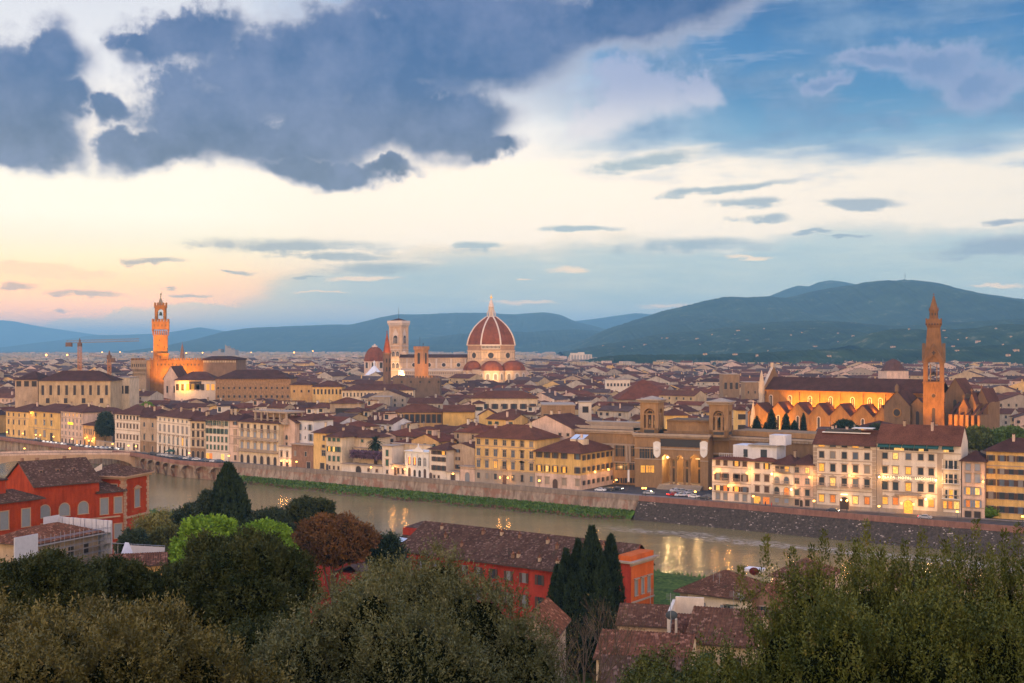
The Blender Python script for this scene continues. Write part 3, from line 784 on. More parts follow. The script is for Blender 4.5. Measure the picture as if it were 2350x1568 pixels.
 mb = MB(); sq = [P4(2440, 1958), P4(2848, 1999), P4(2848, 1955), P4(2440, 1938)]
 mb.poly([(p.x, p.y, .024) for p in sq]); tag(mb.build('square_paving', m_asphalt), kind='structure')
 rs = np.random.RandomState(5)
 gp = seg_pts(920, 2556, 400); wd = [3.0 + 6.5 * min(1, k / 120) + 1.6 * math.sin(k * .11) + rs.uniform(-.5, .5) - 5.0 * max(0, (k - 360) / 40) for k in range(401)]
 nx, ny = 401, 14; V = []
 for j in range(ny):
  t = j / (ny - 1)
  for k in range(nx):
   p = offs([gp[max(0, k - 1)], gp[min(nx - 1, k + 1)]], 1.2 + wd[k] * t * 1.15)[0]
   V.append((p.x, p.y, -4.6 + (WATER_Z - .5 + 4.6) * t ** 1.3 + (rs.uniform(-.25, .45) if 0 < j < ny - 1 else 0)))
 Q = [(j * nx + i, j * nx + i + 1, (j + 1) * nx + i + 1, (j + 1) * nx + i) for j in range(ny - 1) for i in range(nx - 1)]
 m, nt, b = newmat('bank_grass'); n1 = noise(nt, pos(nt), .35, 4, .65); sp_ = nt.nodes.new('ShaderNodeSeparateXYZ'); nt.links.new(pos(nt), sp_.inputs[0]); z = E(nt, sp_.outputs[2])
 col = mixc(nt, n1.step(.3, .7), (.030, .070, .008), (.095, .165, .022)); col = mixc(nt, (z + n1 * 2.4).step(-5.4, -6.4), col, (.13, .075, .05))
 nt.links.new(col, b.inputs['Base Color']); b.inputs['Roughness'].default_value = .95; b.inputs['Specular IOR Level'].default_value = .05
 tag(put('riverbank_grass', mesh_np('riverbank_grass', V, Q, [m])), 'rough green grass strip at the foot of the far river wall', 'grass', kind='stuff')
 V, Q, MI = [], [], []
 for k in range(9000):
  i = rs.randint(5, 395); t = rs.rand() ** 1.0; p = offs([gp[i], gp[i + 1]], 1.6 + max(.5, wd[i]) * t * .95)[0]; z = -4.6 + (WATER_Z + 4.6) * (t * .9) ** 1.3
  s = rs.uniform(.15, .45); a = rs.uniform(0, 6.3); dx, dy = math.cos(a) * s, math.sin(a) * s; lx, ly = rs.uniform(-.4, .4, 2); b0 = len(V)
  x, y = p.x + rs.uniform(-.8, .8), p.y + rs.uniform(-.5, .5)
  V += [(x - dx, y - dy, z - .1), (x + dx, y + dy, z - .1), (x + dx * .3 + lx, y + dy * .3 + ly, z + s * 1.4), (x - dx * .6 + lx, y - dy * .6 + ly, z + s * 1.2)]
  Q.append((b0, b0 + 1, b0 + 2, b0 + 3)); MI.append(1 if t > .8 and rs.rand() < .7 else 0)
 tag(put('riverbank_weeds', mesh_np('riverbank_weeds', V, Q, [leafmat('weed_green', (.030, .065, .008), (.11, .18, .022), None, .3, 2), plaster('dry_weed', (.16, .09, .06), .3)], MI)), 'tufts of weeds growing along the far bank', 'weeds', kind='stuff')
build_quay()
# riverside row, from the left
def Z1(*xs): return [x * .29787 for x in xs]
def Z2(*xs): return [700 + x * .29787 for x in xs]
def Z3(*xs): return [1400 + x * .29787 for x in xs]
def Z4(*xs): return [2050 + x * .3404 for x in xs]
def Z5(*xs): return [2750 + x * .29787 for x in xs]
def Z6(*xs): return [3396 + x * .29787 for x in xs]
QG = 'riverside houses along the quay'
c = Z1(118, 182, 258, 332)
palazzo('riverside_palazzo', 'long yellow three-storey palazzo with brown hipped roof at the quay left end', 24, 116, 1645, 'yellow', 'brown',
  [(.81, .92, 1.1, 'dark', c), (.50, .67, 1.3, 'dark hood', c), (.10, .29, 1.3, 'dark', c)], 22, rise=4.2, group=QG, bands=(.74,))
c = Z1(480, 597, 692)
palazzo('riverside_palazzo', 'deep golden palazzo wing with wide windows and tall brown door, right of the yellow palazzo', 116, 240, 1646, 'yellow2', 'brown',
  [(.82, .93, 1.8, 'dark', c), (.53, .70, 2.0, 'hood', c), (.13, .34, 2.6, 'closed hood', c[:2], 'greysh'), (.0, .28, 3.0, 'dark door', c[2:])], 22, rise=4.2, group=QG, bands=(.42,))
c = Z1(835, 885, 935, 985, 1035, 1085)
rt, fcH, hH = palazzo('hotel', 'tall pale pinkish hotel with lit yellow sign and four glowing top-floor windows', 243, 331, 1646, 'pink', 'brown',
  [(.85, .94, .9, '', c, 'brown', None, (1, 2, 3, 4)), (.67, .76, 1.0, 'closed', c, 'greysh'), (.46, .57, 1.0, 'closed', c, 'greysh'), (.27, .36, 1.0, 'closed', c, 'greysh'), (.01, .14, 1.3, 'arch dark', c, None, None, (4,))], 18, rise=4, cat='hotel', bands=(.80, .19))
mb = MB()
for k, (a, b) in enumerate(((0, .5), (.75, 1.1), (1.35, 1.75), (2.3, 2.5), (2.75, 3.25), (3.5, 3.9), (4.15, 4.6), (4.85, 5.25), (5.5, 5.75))):
 mb.box((a, -.35, .12 * (k % 2)), (b, -.05, 1.15))
 if k in (0, 2, 5, 7): mb.box((a, -.36, 1.2), (b, -.05, 1.35))
_ = mb.build('sign', glow('sign_yellow', (1, .66, .03), 1.6), rt, Matrix.Translation((fcH.px(274), -.1, .595 * hH)))
c = Z1(1140, 1168, 1198, 1225, 1257)
palazzo('riverside_house', 'low two-storey orange house glowing under street lamps between pale hotel and dark garden', 333, 381, 1700, 'ochre', 'brown', [(.56, .80, .8, 'dark', c), (.03, .28, 1.3, 'arch dark', c[0:3:2])], 10, rise=2, group=QG, chims=0)
palazzo('garden_house', 'tan house behind the dark ivy garden, right of the pale hotel', 384, 448, 1650, 'tan', 'brown', [(.72, .82, 1.3, 'dark', [400, 430])], 10, rise=3, back=22, chims=1)
palazzo('hotel_rear_house', 'narrow pinkish block with grey windows behind the low orange house', 332, 384, 1646, 'pink', 'brown', [(.82, .93, 1.4, 'closed', [352, 373], 'greysh'), (.55, .68, 1.6, 'closed', [352], 'greysh')], 10, rise=3, back=11, chims=1)
palazzo('garden_wall', 'pale low garden wall with arched stone gateway below the dark ivy garden', 384, 459, 1768, 'tan', 'brown', [(.0, .75, 1.6, 'arch dark door', [421])], .8, kind='flat', cat='wall', chims=0)
c = Z1(1580, 1622, 1668, 1710, 1755, 1802, 1847)
palazzo('riverside_palazzo', 'pale pink palazzo with an open columned loggia under its eaves and shuttered windows', 460, 560, 1657, 'white', 'brown',
  [(.86, .97, 1.7, 'bare dark', c), (.62, .74, 1.3, 'hood closed', c, 'brown'), (.32, .44, 1.3, 'hood closed', c, 'brown'), (.06, .2, 1.3, 'closed', c[:3] + c[-1:], 'brown'), (.0, .22, 1.7, 'arch dark door', [c[5]])], 16, rise=4.4, group=QG, bands=(.83, .56, .26))
c = Z1(1938, 2050)
palazzo('riverside_palazzo', 'narrow brown stone palazzo with tall arched windows, dark ground floor', 561, 626, 1669, 'tan', 'dark',
  [(.73, .86, 1.4, 'arch', c), (.36, .52, 1.5, 'arch hood', c), (.04, .2, 1.3, 'dark', c)], 16, rise=4.2, group=QG, bands=(.68, .33), base=(.32, 'stone'))
c = Z1(2150, 2210, 2270, 2330) + Z2(40, 103, 160)
palazzo('riverside_palazzo', 'wide white palazzo with seven arched hooded windows per floor, left of the narrow cream house', 627, 761, 1668, 'white', 'brown',
  [(.885, .945, 1.1, '', c), (.61, .78, 1.7, 'cross closed', c, 'greysh'), (.31, .5, 1.7, 'arch hood seg', c, 'greysh', None, (5,)), (.03, .23, 1.7, 'arch hood seg dark', c)], 15, rise=3.6, group=QG, bands=(.84, .55, .27))
c = Z2(245, 312, 373)
palazzo('riverside_house', 'narrow cream house with brown stone ground floor arches and a small attic loggia', 762, 822, 1683, 'cream', 'brown',
  [(.80, .93, 1.4, 'dark', c), (.58, .73, 1.4, 'hood dark', c), (.34, .5, 1.4, 'hood seg dark', c), (.0, .22, 1.8, 'arch dark door', c)], 15, rise=3, group=QG, bands=(.76, .53, .30), base=(.29, 'stone'))
c = Z2(435, 483, 535, 585, 635, 690)
palazzo('riverside_palazzo', 'white palazzo with dark green shutters, iron balconies and glowing ground-floor shop', 823, 916, 1679, 'white', 'brown',
  [(.86, .97, 1.1, 'open cross', c, 'green', None, (4,)), (.66, .78, 1.1, 'open', c, 'green'), (.46, .59, 1.2, 'closed', c, 'green'), (.27, .38, 1.2, 'closed', c, 'green'), (.01, .17, 2.2, 'bare', Z2(440, 480, 640), None, None, (0, 1, 2)),
         (.86, .97, 1.3, 'balc', [c[1], c[4]], 'green')], 14, rise=4, group=QG, bands=(.22,))
c = Z2(810)
palazzo('riverside_house', 'very narrow pinkish house with framed blind windows between green-shuttered palazzo and loggia palazzo', 917, 954, 1681, 'pink', 'dark',
  [(.89, .97, 1.6, 'open', c, 'brown'), (.66, .77, 1.9, 'closed hood', c, 'tan'), (.45, .57, 1.9, 'closed', c, 'tan'), (.25, .38, 1.9, 'closed', c, 'tan'), (.05, .16, 1.3, 'dark', c)], 14, rise=3, group=QG, bands=(.83, .62, .43), chims=0)
c = Z2(900, 985, 1075, 1165, 1255, 1345)
rt, fc, h = palazzo('riverside_palazzo', 'pale stone palazzo crowned by an open columned roof loggia, long balcony across its front', 955, 1114, 1689, 'cream', 'brown',
  [(.80, .94, 1.5, 'balc dark', c, 'bluesh'), (.63, .76, 1.6, 'closed', c, 'bluesh'), (.35, .50, 1.6, 'hood seg closed', c, 'bluesh'), (.0, .2, 2.0, 'arch dark', c, 'brown')], 18, rise=3.2, group=QG, bands=(.83, .33, .28))
mb = MB(); mb.box((0, -1.3, .565 * h), (fc.L, -.2, .59 * h)); mb.box((0, -1.3, .625 * h), (fc.L, -1.2, .64 * h))
for k in range(40): mb.box((k * fc.L / 40, -1.28, .59 * h), (k * fc.L / 40 + .12, -1.2, .625 * h))
mb.box((0, -1.1, .29 * h), (fc.L, -.2, .31 * h)); mb.box((0, -1.1, .345 * h), (fc.L, -1.0, .36 * h))
mb.build('balcony', W['trim'], rt)
mb = MB(); x0, x1 = fc.px(1008), fc.px(1136); zt = fc.z(1070, 1634); zb = h + .6
for k in range(6):
 for y in (1.5, 11):
  mb.box((x0 + (x1 - x0 - .8) * k / 5, y, zb), (x0 + (x1 - x0 - .8) * k / 5 + .8, y + .8, zt - 2))
mb.box((x0 - .4, 1.0, h - .5), (x1 + .4, 12.4, zb)); mb.box((x0 - .5, .9, zt - 2), (x1 + .5, 12.5, zt - 1.2))
for k in range(15):
 mb.box((x0 + (x1 - x0) * k / 15, 1, zt - 1.2), (x0 + (x1 - x0) * k / 15 + .15, 1.1, zt - .2))
mb.box((x0, .95, zt - .2), (x1, 1.15, zt)); mb.box((x0 + 5, 6, zb), (x1 - 5, 6.3, zt - 2), 1); mb.box((x0, .95, zb + .8), (x1, 1.15, zb + 1.0))
mb.build('roof_loggia', [W['trim'], W['tan']], rt)
palazzo('riverside_house', 'blank cream gabled wall with one arched window, right of the loggia palazzo', 1115, 1180, 1688, 'pink', 'brown', [(.60, .7, 1.6, 'arch', Z2(1500)), (.47, .53, 1.2, 'dark', Z2(1500))], 16, kind='gable', rise=2.5, axis='y', group=QG, back=3, chims=0)
c = Z2(1430, 1508)
palazzo('riverside_house', 'small white two-storey front with pedimented windows and two lit lanterns', 1115, 1166, 1787, 'white', 'red', [(.49, .75, 1.0, 'hood tri dark', c), (.0, .22, 1.5, 'dark', c)], 3.2, kind='flat', group=QG, bands=(.42,), chims=0)
palazzo('riverside_house', 'cool white upper house with grey-blue shutters above the ivy-grown brick wall', 1181, 1254, 1679, 'blue', 'brown', [(.78, .90, 1.5, 'open', Z2(1675, 1815), 'bluesh'), (.80, .85, .6, 'bare', Z2(1750)), (.56, .70, 1.6, 'open', Z2(1665, 1825), 'bluesh'), (.60, .65, .6, 'bare', Z2(1750))], 13, rise=3, group=QG, back=6, chims=1)
palazzo('riverside_house', 'ivy-grown brown brick wall house with small windows, left of the yellow house', 1166, 1253, 1780, 'brick', 'red', [(.52, .72, 1.2, '', Z2(1615, 1757)), (.0, .28, 2.4, 'dark', Z2(1795))], 6, kind='flat', group=QG, chims=0)
palazzo('riverside_house', 'yellow house side with few scattered small windows beside the brick wall', 1254, 1304, 1730, 'yellow', 'brown', [(.79, .92, 1.2, '', Z2(2000)), (.60, .67, .9, 'open', Z2(1995), 'brown'), (.38, .52, 2.2, 'cross', Z2(1998)), (.03, .18, 2.4, 'dark', Z2(1978))], 14, rise=3, group=QG, chims=1)
c = Z2(2075, 2135, 2195)
palazzo('riverside_house', 'pale yellow house with rows of green shutters and two lit windows', 1305, 1368, 1746, 'cream', 'brown',
  [(.86, .96, 1.7, 'closed', c, 'green'), (.56, .70, 1.4, 'open', c, 'green', None, (0, 1)), (.28, .43, 1.4, 'closed', c, 'green'), (.04, .14, .9, 'dark', c), (.0, .17, 1.2, 'dark door', Z2(2045))], 13, rise=2.5, group=QG, chims=1)
c = Z3(-40, 40, 165)
palazzo('riverside_house', 'cream house with small green shuttered windows behind the palm tree', 1368, 1486, 1747, 'cream', 'brown',
  [(.84, .93, 1.2, 'closed', c, 'green'), (.55, .68, 1.2, 'closed', c, 'green'), (.30, .40, 1.2, 'dark', c, 'green')], 13, rise=3, group=QG, back=9, chims=3)
palazzo('courtyard_house', 'low cream courtyard house with green windows behind the wisteria terrace', 1412, 1528, 1795, 'cream', 'brown', [(.55, .8, 1.5, 'closed', Z3(88, 195, 255), 'green'), (.12, .35, 1.8, 'dark', Z3(95, 210, 340))], 8, kind='flat', group=QG, back=7, chims=0)
palazzo('garden_wall', 'pale terrace wall with wide arched gate and small windows below the wisteria', 1368, 1528, 1861, 'white', 'brown', [(.0, .85, 3.0, 'arch dark door', Z3(115)), (.25, .62, 1.1, 'closed', Z3(250, 360), 'brown')], 4, kind='flat', cat='wall', chims=0)
c = Z3(500)
palazzo('tower_house', 'narrow cream tower house with roof terrace railing beside wisteria terrace', 1529, 1567, 1785, 'white', 'brown', [(.66, .87, 1.3, 'closed', c, 'green'), (.32, .54, 1.5, 'hood closed', c, 'green'), (.05, .17, .9, 'dark', c)], 9, kind='flat', chims=0)
palazzo('garden_wall', 'plain cream boundary wall behind the low houses, between tower house and brown shuttered house', 1568, 1724, 1778, 'cream', 'brown', [], .9, kind='flat', cat='wall', back=8.5, chims=0)
palazzo('riverside_house', 'long low white front with tiny windows and wall lamps left of the ornate villa', 1567, 1622, 1860, 'white', 'brown', [(.2, .7, 1.0, 'dark', Z3(648, 712)), (.0, .75, 1.1, 'closed door', Z3(610), 'brown')], 5, kind='flat', group=QG, chims=0)
c = Z3(800, 870, 937, 1007)
rt, fc, h = palazzo('villa', 'ornate white villa with four tall arched windows and sculpted roof crest', 1622, 1716, 1808, 'trimw', 'brown',
  [(.46, .80, 1.7, 'arch cross', c, 'greysh', 'trimw', ()), (.02, .30, 1.5, 'arch dark', c[1:3], None, 'trimw'), (.0, .36, 1.6, 'arch closed door', [c[0], c[3]], 'brown', 'trimw')], 12, kind='flat', frame=W['trimw'], bands=(.40, .93), chims=0)
mb = MB()
for k in range(5): mb.box((fc.L * k / 4 * .96, -.35, .40 * h), (fc.L * k / 4 * .96 + fc.L * .04, 0, .93 * h))
mb.box((fc.L * .3, 0, h + .35), (fc.L * .75, .6, h + 1.1)); plate(mb, [(fc.L * .38, h + 1.1), (fc.L * .66, h + 1.1), (fc.L * .52, h + 2.4)], 0, .5)
mb.lathe([(.3, 0), (.42, .5), (.2, 1.0), (.3, 1.4), (0.02, 1.7)], 8, (fc.L * .53, .3, h + 2.0)); mb.build('crest', W['trimw'], rt)
mb = MB(); mb.box((-.35, -.06, .3), (.35, -.035, 3.6)); me = mb.mesh('lamp_glow', [glow('villa_lamplight', (1, .30, .05), 2.0)])
for q in c[:2]: put('lit_curtain', me, rt, Matrix.Translation((fc.px(q), -.03, .47 * h)))
c = Z3(1133, 1192, 1255)
rt, fc, h = palazzo('riverside_house', 'cream corner house with rows of brown shutters and a long blank side wall', 1717, 1785, 1797, 'white', 'brown',
  [(.83, .95, 1.6, 'open dark', c, 'brown', None, (2,)), (.60, .74, 1.4, 'open', c, 'brown'), (.30, .46, 1.5, 'open', c, 'brown'), (.04, .13, .9, 'dark', c[:2]), (.0, .2, 1.4, 'arch door closed', Z3(1085), 'brown')], 16, rise=2.6, group=QG, chims=1)
palazzo('side_wing_house', 'tan side wing with three small windows, left of the orange palace', 1786, 1899, 1790, 'tan', 'rust', [(.84, .94, 1.2, 'open', Z3(1450), 'brown'), (.60, .70, 1.2, 'open', Z3(1450), 'brown'), (.33, .46, 1.3, 'open', Z3(1450), 'brown')], 10, kind='gable', axis='y', rise=2, back=5, chims=1)
palazzo('riverside_house', 'low pale house with brown garage door and lamp in front of side wing', 1786, 1838, 1890, 'white', 'red', [(.0, .72, 2.2, 'closed door', Z3(1383), 'brown')], 5, kind='flat', group=QG, chims=0)
palazzo('riverside_house', 'small pink house with pale green arched door beneath a roof garden', 1841, 1899, 1868, 'pink', 'red', [(.0, .62, 2.2, 'arch closed door', Z3(1577), 'greysh')], 5, kind='flat', group=QG, bands=(.87,), chims=0)
c = Z3(1727, 1840, 1955, 2075, 2190, 2315) + Z4(112, 222)
rt, fc, h = palazzo('orange_palace', 'large orange-yellow palace with eight windows per floor, grey ground floor and central balcony', 1901, 2139, 1752, 'yellow', 'rust',
  [(.84, .95, 1.5, 'cross', c, None, None, ()), (.60, .74, 1.5, 'hood cross', c), (.345, .49, 1.5, 'hood seg cross', c, 'bluesh', None, (2,)), (.10, .22, 1.4, '', [q for k, q in enumerate(c) if k != 3], 'bluesh'), (.0, .2, 1.9, 'closed door', [c[3]], 'brown'), (.345, .49, 1.5, 'balc', [c[3]])], 19, rise=5, bands=(.81, .56, .30), base=(.285, 'grey'), cat='palace')
palazzo('gabled_house', 'pink gabled house end with chimney rising behind the orange palace', 2085, 2285, 1708, 'pink', 'brown', [(.85, .9, 1.2, 'dark', [2240, 2272])], 20, kind='gable', axis='y', rise=5, back=21, chims=2)
c = Z4(315, 408, 503, 608, 765)
rt, fc, h = palazzo('yellow_corner_house', 'yellow corner house with pink ground floor, lit windows and rooftop skylights', 2140, 2322, 1808, 'yellow2', 'rust',
  [(.83, .98, 1.5, 'open', c, 'brown'), (.45, .61, 1.4, 'hood open', c, 'brown', None, (0, 1, 2, 3)), (.12, .29, 1.6, 'hood closed', [c[0], c[1], c[3], c[4]], 'grey'), (.0, .26, 2.2, 'arch closed door', [c[2]], 'brown')], 28, rise=5.6, base=(.40, 'pink'), chims=1)
MS = Matrix.Translation((fc.L, 0, 0)) @ Matrix.Rotation(R(90), 4, 'Z')
for q in range(7):
 for f0, f1, wd in ((.80, .93, 1.3), (.47, .60, 1.3), (.13, .24, 1.1)):
  add_window(rt, 2.5 + q * 3.8, f0 * h, wd, (f1 - f0) * h, 'open', W['trim'], W['brown'], m_glass, M=MS)
mb = MB(); mb.box((.2, -.02, 0), (27.9, 0, .40 * h)); mb.build('plinth', W['pink'], rt, MS)
mb = MB()
for q in (.52, .68): mb.poly([(fc.L * q, 9, h + 4.6), (fc.L * (q + .13), 9, h + 4.6), (fc.L * (q + .13), 13.5, h + 6.2), (fc.L * q, 13.5, h + 6.2)]); mb.box((fc.L * q, 9.1, h + 2), (fc.L * (q + .13), 13.4, h + 4.5), 1)
mb.build('skylight', [W['skyl'], W['cream']], rt)
c = Z5(410, 510, 660, 770)
rt, fc, h = palazzo('riverside_house', 'white four-storey house with wooden balcony, roof terrace and white attic block', 2848, 3003, 1838, 'white', 'red',
  [(.85, .97, 1.5, 'closed', [c[0], c[1], c[3]], 'brown'), (.85, .97, 1.4, 'open', [c[2]], 'brown', None, (0,)), (.50, .66, 1.4, 'hood open', c, 'brown'), (.25, .37, 1.5, 'open', c, 'brown', None, (0, 1, 2)), (.04, .19, 1.4, 'hood closed', c, 'greysh'), (.50, .66, 1.8, 'balc', [c[1], c[2]])], 14, rise=1.2, group=QG, bands=(.80, .44, .22), chims=0)
mb = MB(); a, b = fc.px(2915), fc.px(3090); mb.box((a, 4, h - .3), (b, 13, h + 5)); mb.box((a + 6, 3.2, h + 5), (b + .5, 13.5, h + 5.4), 1)
mb.box((a + 13, 6, h + 5.4), (a + 19, 12, h + 9), 0); mb.box((a + 4, 3.9, h + .8), (a + 5.6, 4.02, h + 3.6), 2); mb.box((b - 6, 3.9, h + .5), (b - 3.6, 4.02, h + 3.8), 2)
for k in range(14): mb.box((fc.px(2875) + k * .7, .3, h + .9), (fc.px(2875) + k * .7 + .1, .4, h + 2.0))
mb.box((fc.px(2875), .28, h + 2.0), (fc.px(2875) + 9.5, .42, h + 2.12)); mb.build('attic', [W['blue'], W['grey'], m_glass], rt)
c = Z5(938, 1065)
palazzo('riverside_house', 'plain white house with brown closed shutters above a glowing cafe entrance', 3004, 3094, 1844, 'white', 'red',
  [(.82, .95, 1.6, 'closed', c[:1], 'brown'), (.82, .95, 1.2, 'open', c[1:], 'brown', None, (0,)), (.53, .68, 1.7, 'closed hood', c, 'brown'), (.28, .42, 1.6, 'closed hood', c, 'brown'), (.0, .17, 2.4, 'bare', Z5(935, 1058), None, None, (0, 1))], 14, rise=1.6, group=QG, bands=(.24,), base=(.235, 'grey'), chims=1)
c = Z5(1200, 1330)
palazzo('riverside_house', 'slim white house with arched windows, stone balustrades and a top-floor loggia', 3095, 3175, 1857, 'white', 'brown',
  [(.83, .95, 1.6, 'balc dark', Z5(1210, 1270), None), (.83, .95, 1.6, 'balc', Z5(1332), None, None, (0,)), (.54, .70, 1.7, 'arch balc', c), (.27, .44, 1.7, 'arch balc', c, None, None, (1,)), (.07, .17, 1.5, 'closed', c, 'bluesh')], 14, rise=3, group=QG, bands=(.78, .5, .23), base=(.2, 'grey'), chims=1)
c = Z5(1470, 1610)
palazzo('riverside_house', 'narrow pinkish house with small windows beside the first large white hotel', 3176, 3252, 1857, 'pink', 'brown',
  [(.80, .92, 1.3, 'cross', c, None, None, (1,)), (.54, .67, 1.4, 'cross', c), (.27, .41, 1.5, 'hood', c, None, None, ()), (.03, .17, 1.5, 'hood dark', c), (.0, .16, 1.0, 'arch dark door', Z5(1528))], 14, rise=3, group=QG, bands=(.76, .48, .24), chims=1)
c = Z5(1802, 1952, 2107, 2256) + Z6(243)
rt, fc, h = palazzo('hotel', 'tall white five-storey hotel with quoined corners and lit arched stone portal', 3253, 3505, 1775, 'white', 'rust',
  [(.945, .99, 2.0, 'bare', c, None, None, (0, 3)), (.775, .873, 1.6, '', c, None, None, ()), (.572, .682, 1.6, 'hood', c, None, None, (0,)), (.355, .475, 1.7, 'hood tri balc', c, None, None, (1,)), (.104, .21, 1.6, 'hood', [c[0], c[1], c[3], c[4]], None, None, (0, 1, 2, 3)), (.0, .19, 3.0, 'arch door dark', [c[2]])], 15, rise=4.2, kind='gable', over=1.2, cat='hotel', bands=(.925, .74, .53, .285), base=(.06, 'grey'), chims=0)
for a in (0, fc.L - 1.3):
 mb = MB()
 for k in range(16): mb.box((a, -.14 - .06 * (k % 2), k * h * .058), (a + 1.3, 0, k * h * .058 + h * .05))
 mb.build('quoins', W['trim'], rt)
mb = MB(); mb.box((-1.1, -.5, .23 * h), (1.1, -.3, .238 * h)); mb.box((-1.2, -.4, .135 * h), (-.9, -.1, .16 * h)); mb.box((.9, -.4, .135 * h), (1.2, -.1, .16 * h)); mb.build('portal_lamp', m_bulbw, rt, Matrix.Translation((fc.px(c[2]), 0, 0)))
mb = MB(); mb.box((2, 4.5, h + 3.3), (fc.L - 3, 9, h + 3.6), 0); mb.box((3, 5, h + 3.6), (fc.L - 6, 5.1, h + 4.6), 1); mb.box((fc.L - 9, 4, h + 5.0), (fc.L - 2, 9, h + 5.2), 0)
mb.build('roof_terrace', [W['trimw'], m_glass], rt)
c = Z6(485, 625, 797, 963, 1105)
rt, fc, h = palazzo('hotel', 'largest white riverside hotel with long green awnings under its eaves and glowing lettered name', 3506, 3844, 1772, 'white', 'rust',
  [(.762, .845, 1.6, '', c, None, None, (1,)), (.557, .655, 1.6, 'hood', c, None, None, (1, 2)), (.324, .432, 1.7, 'hood tri', c, None, None, (2,)), (.119, .215, 1.6, 'hood tri', [c[0], c[1], c[3], c[4]], None, None, (0, 1, 3)), (.0, .19, 2.8, 'arch door', [c[2]], None, None, (0,)),
         (.11, .21, 1.9, '', Z6(1283, 1362, 1440), None, None, (0, 1, 2))], 15, rise=5.6, kind='gable', over=1.0, cat='hotel', bands=(.87, .52, .295), base=(.06, 'grey'), chims=2)
mb = MB()
for k in range(6):
 a = fc.px(Z6(395 + k * 165)[0]); b = fc.px(Z6(550 + k * 165)[0])
 if k == 5: a, b = fc.px(Z6(1255)[0]), fc.px(Z6(1410)[0])
 mb.poly([(a, 0, .985 * h), (b, 0, .985 * h), (b, -1.6, .94 * h), (a, -1.6, .94 * h)]); mb.box((a, -1.65, .925 * h), (b, -1.58, .94 * h))
mb.build('awning', W['teal'], rt)
mb = MB()
for k in range(12):
 a = fc.px(Z6(410 + k * 66)[0]) if k < 10 else fc.px(Z6(1270 + (k - 10) * 75)[0]); mb.box((a, -.05, .888 * h), (a + 1.5, -.01, .925 * h), 1 if k in (3, 4, 8, 10) else 0)
mb.build('top_windows', [m_glass, m_lit2], rt)
a, b = fc.px(Z6(1258)[0]), fc.px(Z6(1480)[0])
for f0, f1 in ((.66, .79), (.46, .60), (.25, .385)):
 mb = MB(); mb.box((a, -.03, f0 * h), (b, .02, f1 * h), 0); mb.box((a - .2, -.9, f0 * h - .2), (b + .2, -.03, f0 * h), 1); mb.box((a, -.9, f0 * h + .9), (b, -.84, f0 * h + 1.0), 2)
 for k in range(12): mb.box((a + (b - a) * k / 11, -.88, f0 * h), (a + (b - a) * k / 11 + .06, -.84, f0 * h + .9), 2)
 for k in (.28, .5, .75): mb.box((a + (b - a) * k - .6, -.05, f0 * h), (a + (b - a) * k + .6, -.031, f1 * h - .4), 4 if (f0 < .3 and k == .5) else 3)
 for k in (0, 1 / 3, 2 / 3, 1): mb.box((a + (b - a) * k - .15, -.25, f0 * h), (a + (b - a) * k + .15, -.06, f1 * h), 5)
 mb.build('balcony', [W['cream'], W['trimw'], m_iron, m_glass, m_lit, W['white']], rt)
for x in (Z6(372)[0], Z6(1185)[0]): mb = MB(); mb.box((fc.px(x), -.12, .06 * h), (fc.px(x) + 1.9, 0, .87 * h)); mb.build('pilaster', W['trim'], rt)
bx = fc.px(c[2]); mb = MB(); mb.box((bx - 4.2, -1.5, .26 * h), (bx + 4.2, -.1, .275 * h)); mb.box((bx - 4.2, -1.5, .305 * h), (bx + 4.2, -1.4, .315 * h))
for k in range(18): mb.box((bx - 4.1 + k * .47, -1.48, .275 * h), (bx - 3.95 + k * .47, -1.4, .305 * h))
mb.build('balcony', W['trim'], rt)
txt = bpy.data.curves.new('hotel_name', 'FONT'); txt.body = "PLAZA  HOTEL  LUCCHESI"; txt.size = 1.0; txt.extrude = .06; txt.space_character = 1.25
tmp = bpy.data.objects.new('tmp', txt); COL.objects.link(tmp); dg = bpy.context.evaluated_depsgraph_get(); dg.update()
me = bpy.data.meshes.new_from_object(tmp.evaluated_get(dg)); me.name = 'hotel_name'; bpy.data.objects.remove(tmp)
xs = [v.co.x for v in me.vertices]; lw = max(xs) - min(xs)
ta, tb = fc.px(Z6(450)[0]), fc.px(Z6(1150)[0]); sc_ = (tb - ta) / lw
me.materials.clear(); me.materials.append(glow('letters', (1, .78, .42), 2.2))
lt = put('lettering', me, rt, Matrix.Translation((ta, -.3, .488 * h)) @ Matrix.Rotation(R(90), 4, 'X') @ Matrix.Diagonal((sc_, sc_ * .95, 1, 1)))
c = Z6(1600, 1725)
palazzo('riverside_house', 'narrow pinkish-grey house with blue shutters and orange-lit windows right of the largest hotel', 3848, 3938, 1843, 'pink', 'dark',
  [(.83, .95, 1.5, 'closed', c, 'bluesh'), (.62, .77, 1.6, 'hood closed', c, 'bluesh'), (.41, .53, 1.3, 'hood open', c, 'bluesh', None, (0, 1)), (.19, .31, 1.3, 'hood open', c, 'bluesh', None, (0, 1)), (.0, .12, 2.0, 'dark', c)], 13, rise=3, group=QG, bands=(.18,), chims=1)
c = Z6(1905, 1960 + 95, 2180, 2305, 2430)
rt, fc, h = palazzo('yellow_apartment_house', 'yellow apartment house with wide dark shutters at the right edge behind a green hedge', 3945, 4190, 1806, 'yellow2', 'dark',
  [(.85, .93, 1.3, 'open', c, 'brown'), (.66, .735, 1.45, 'open', c, 'brown'), (.485, .575, 1.5, 'open', c, 'brown'), (.29, .385, 1.6, 'open', c, 'brown'), (.09, .18, 1.6, 'open', c, 'brown')], 14, rise=4, back=3, bands=(.78,), chims=1)
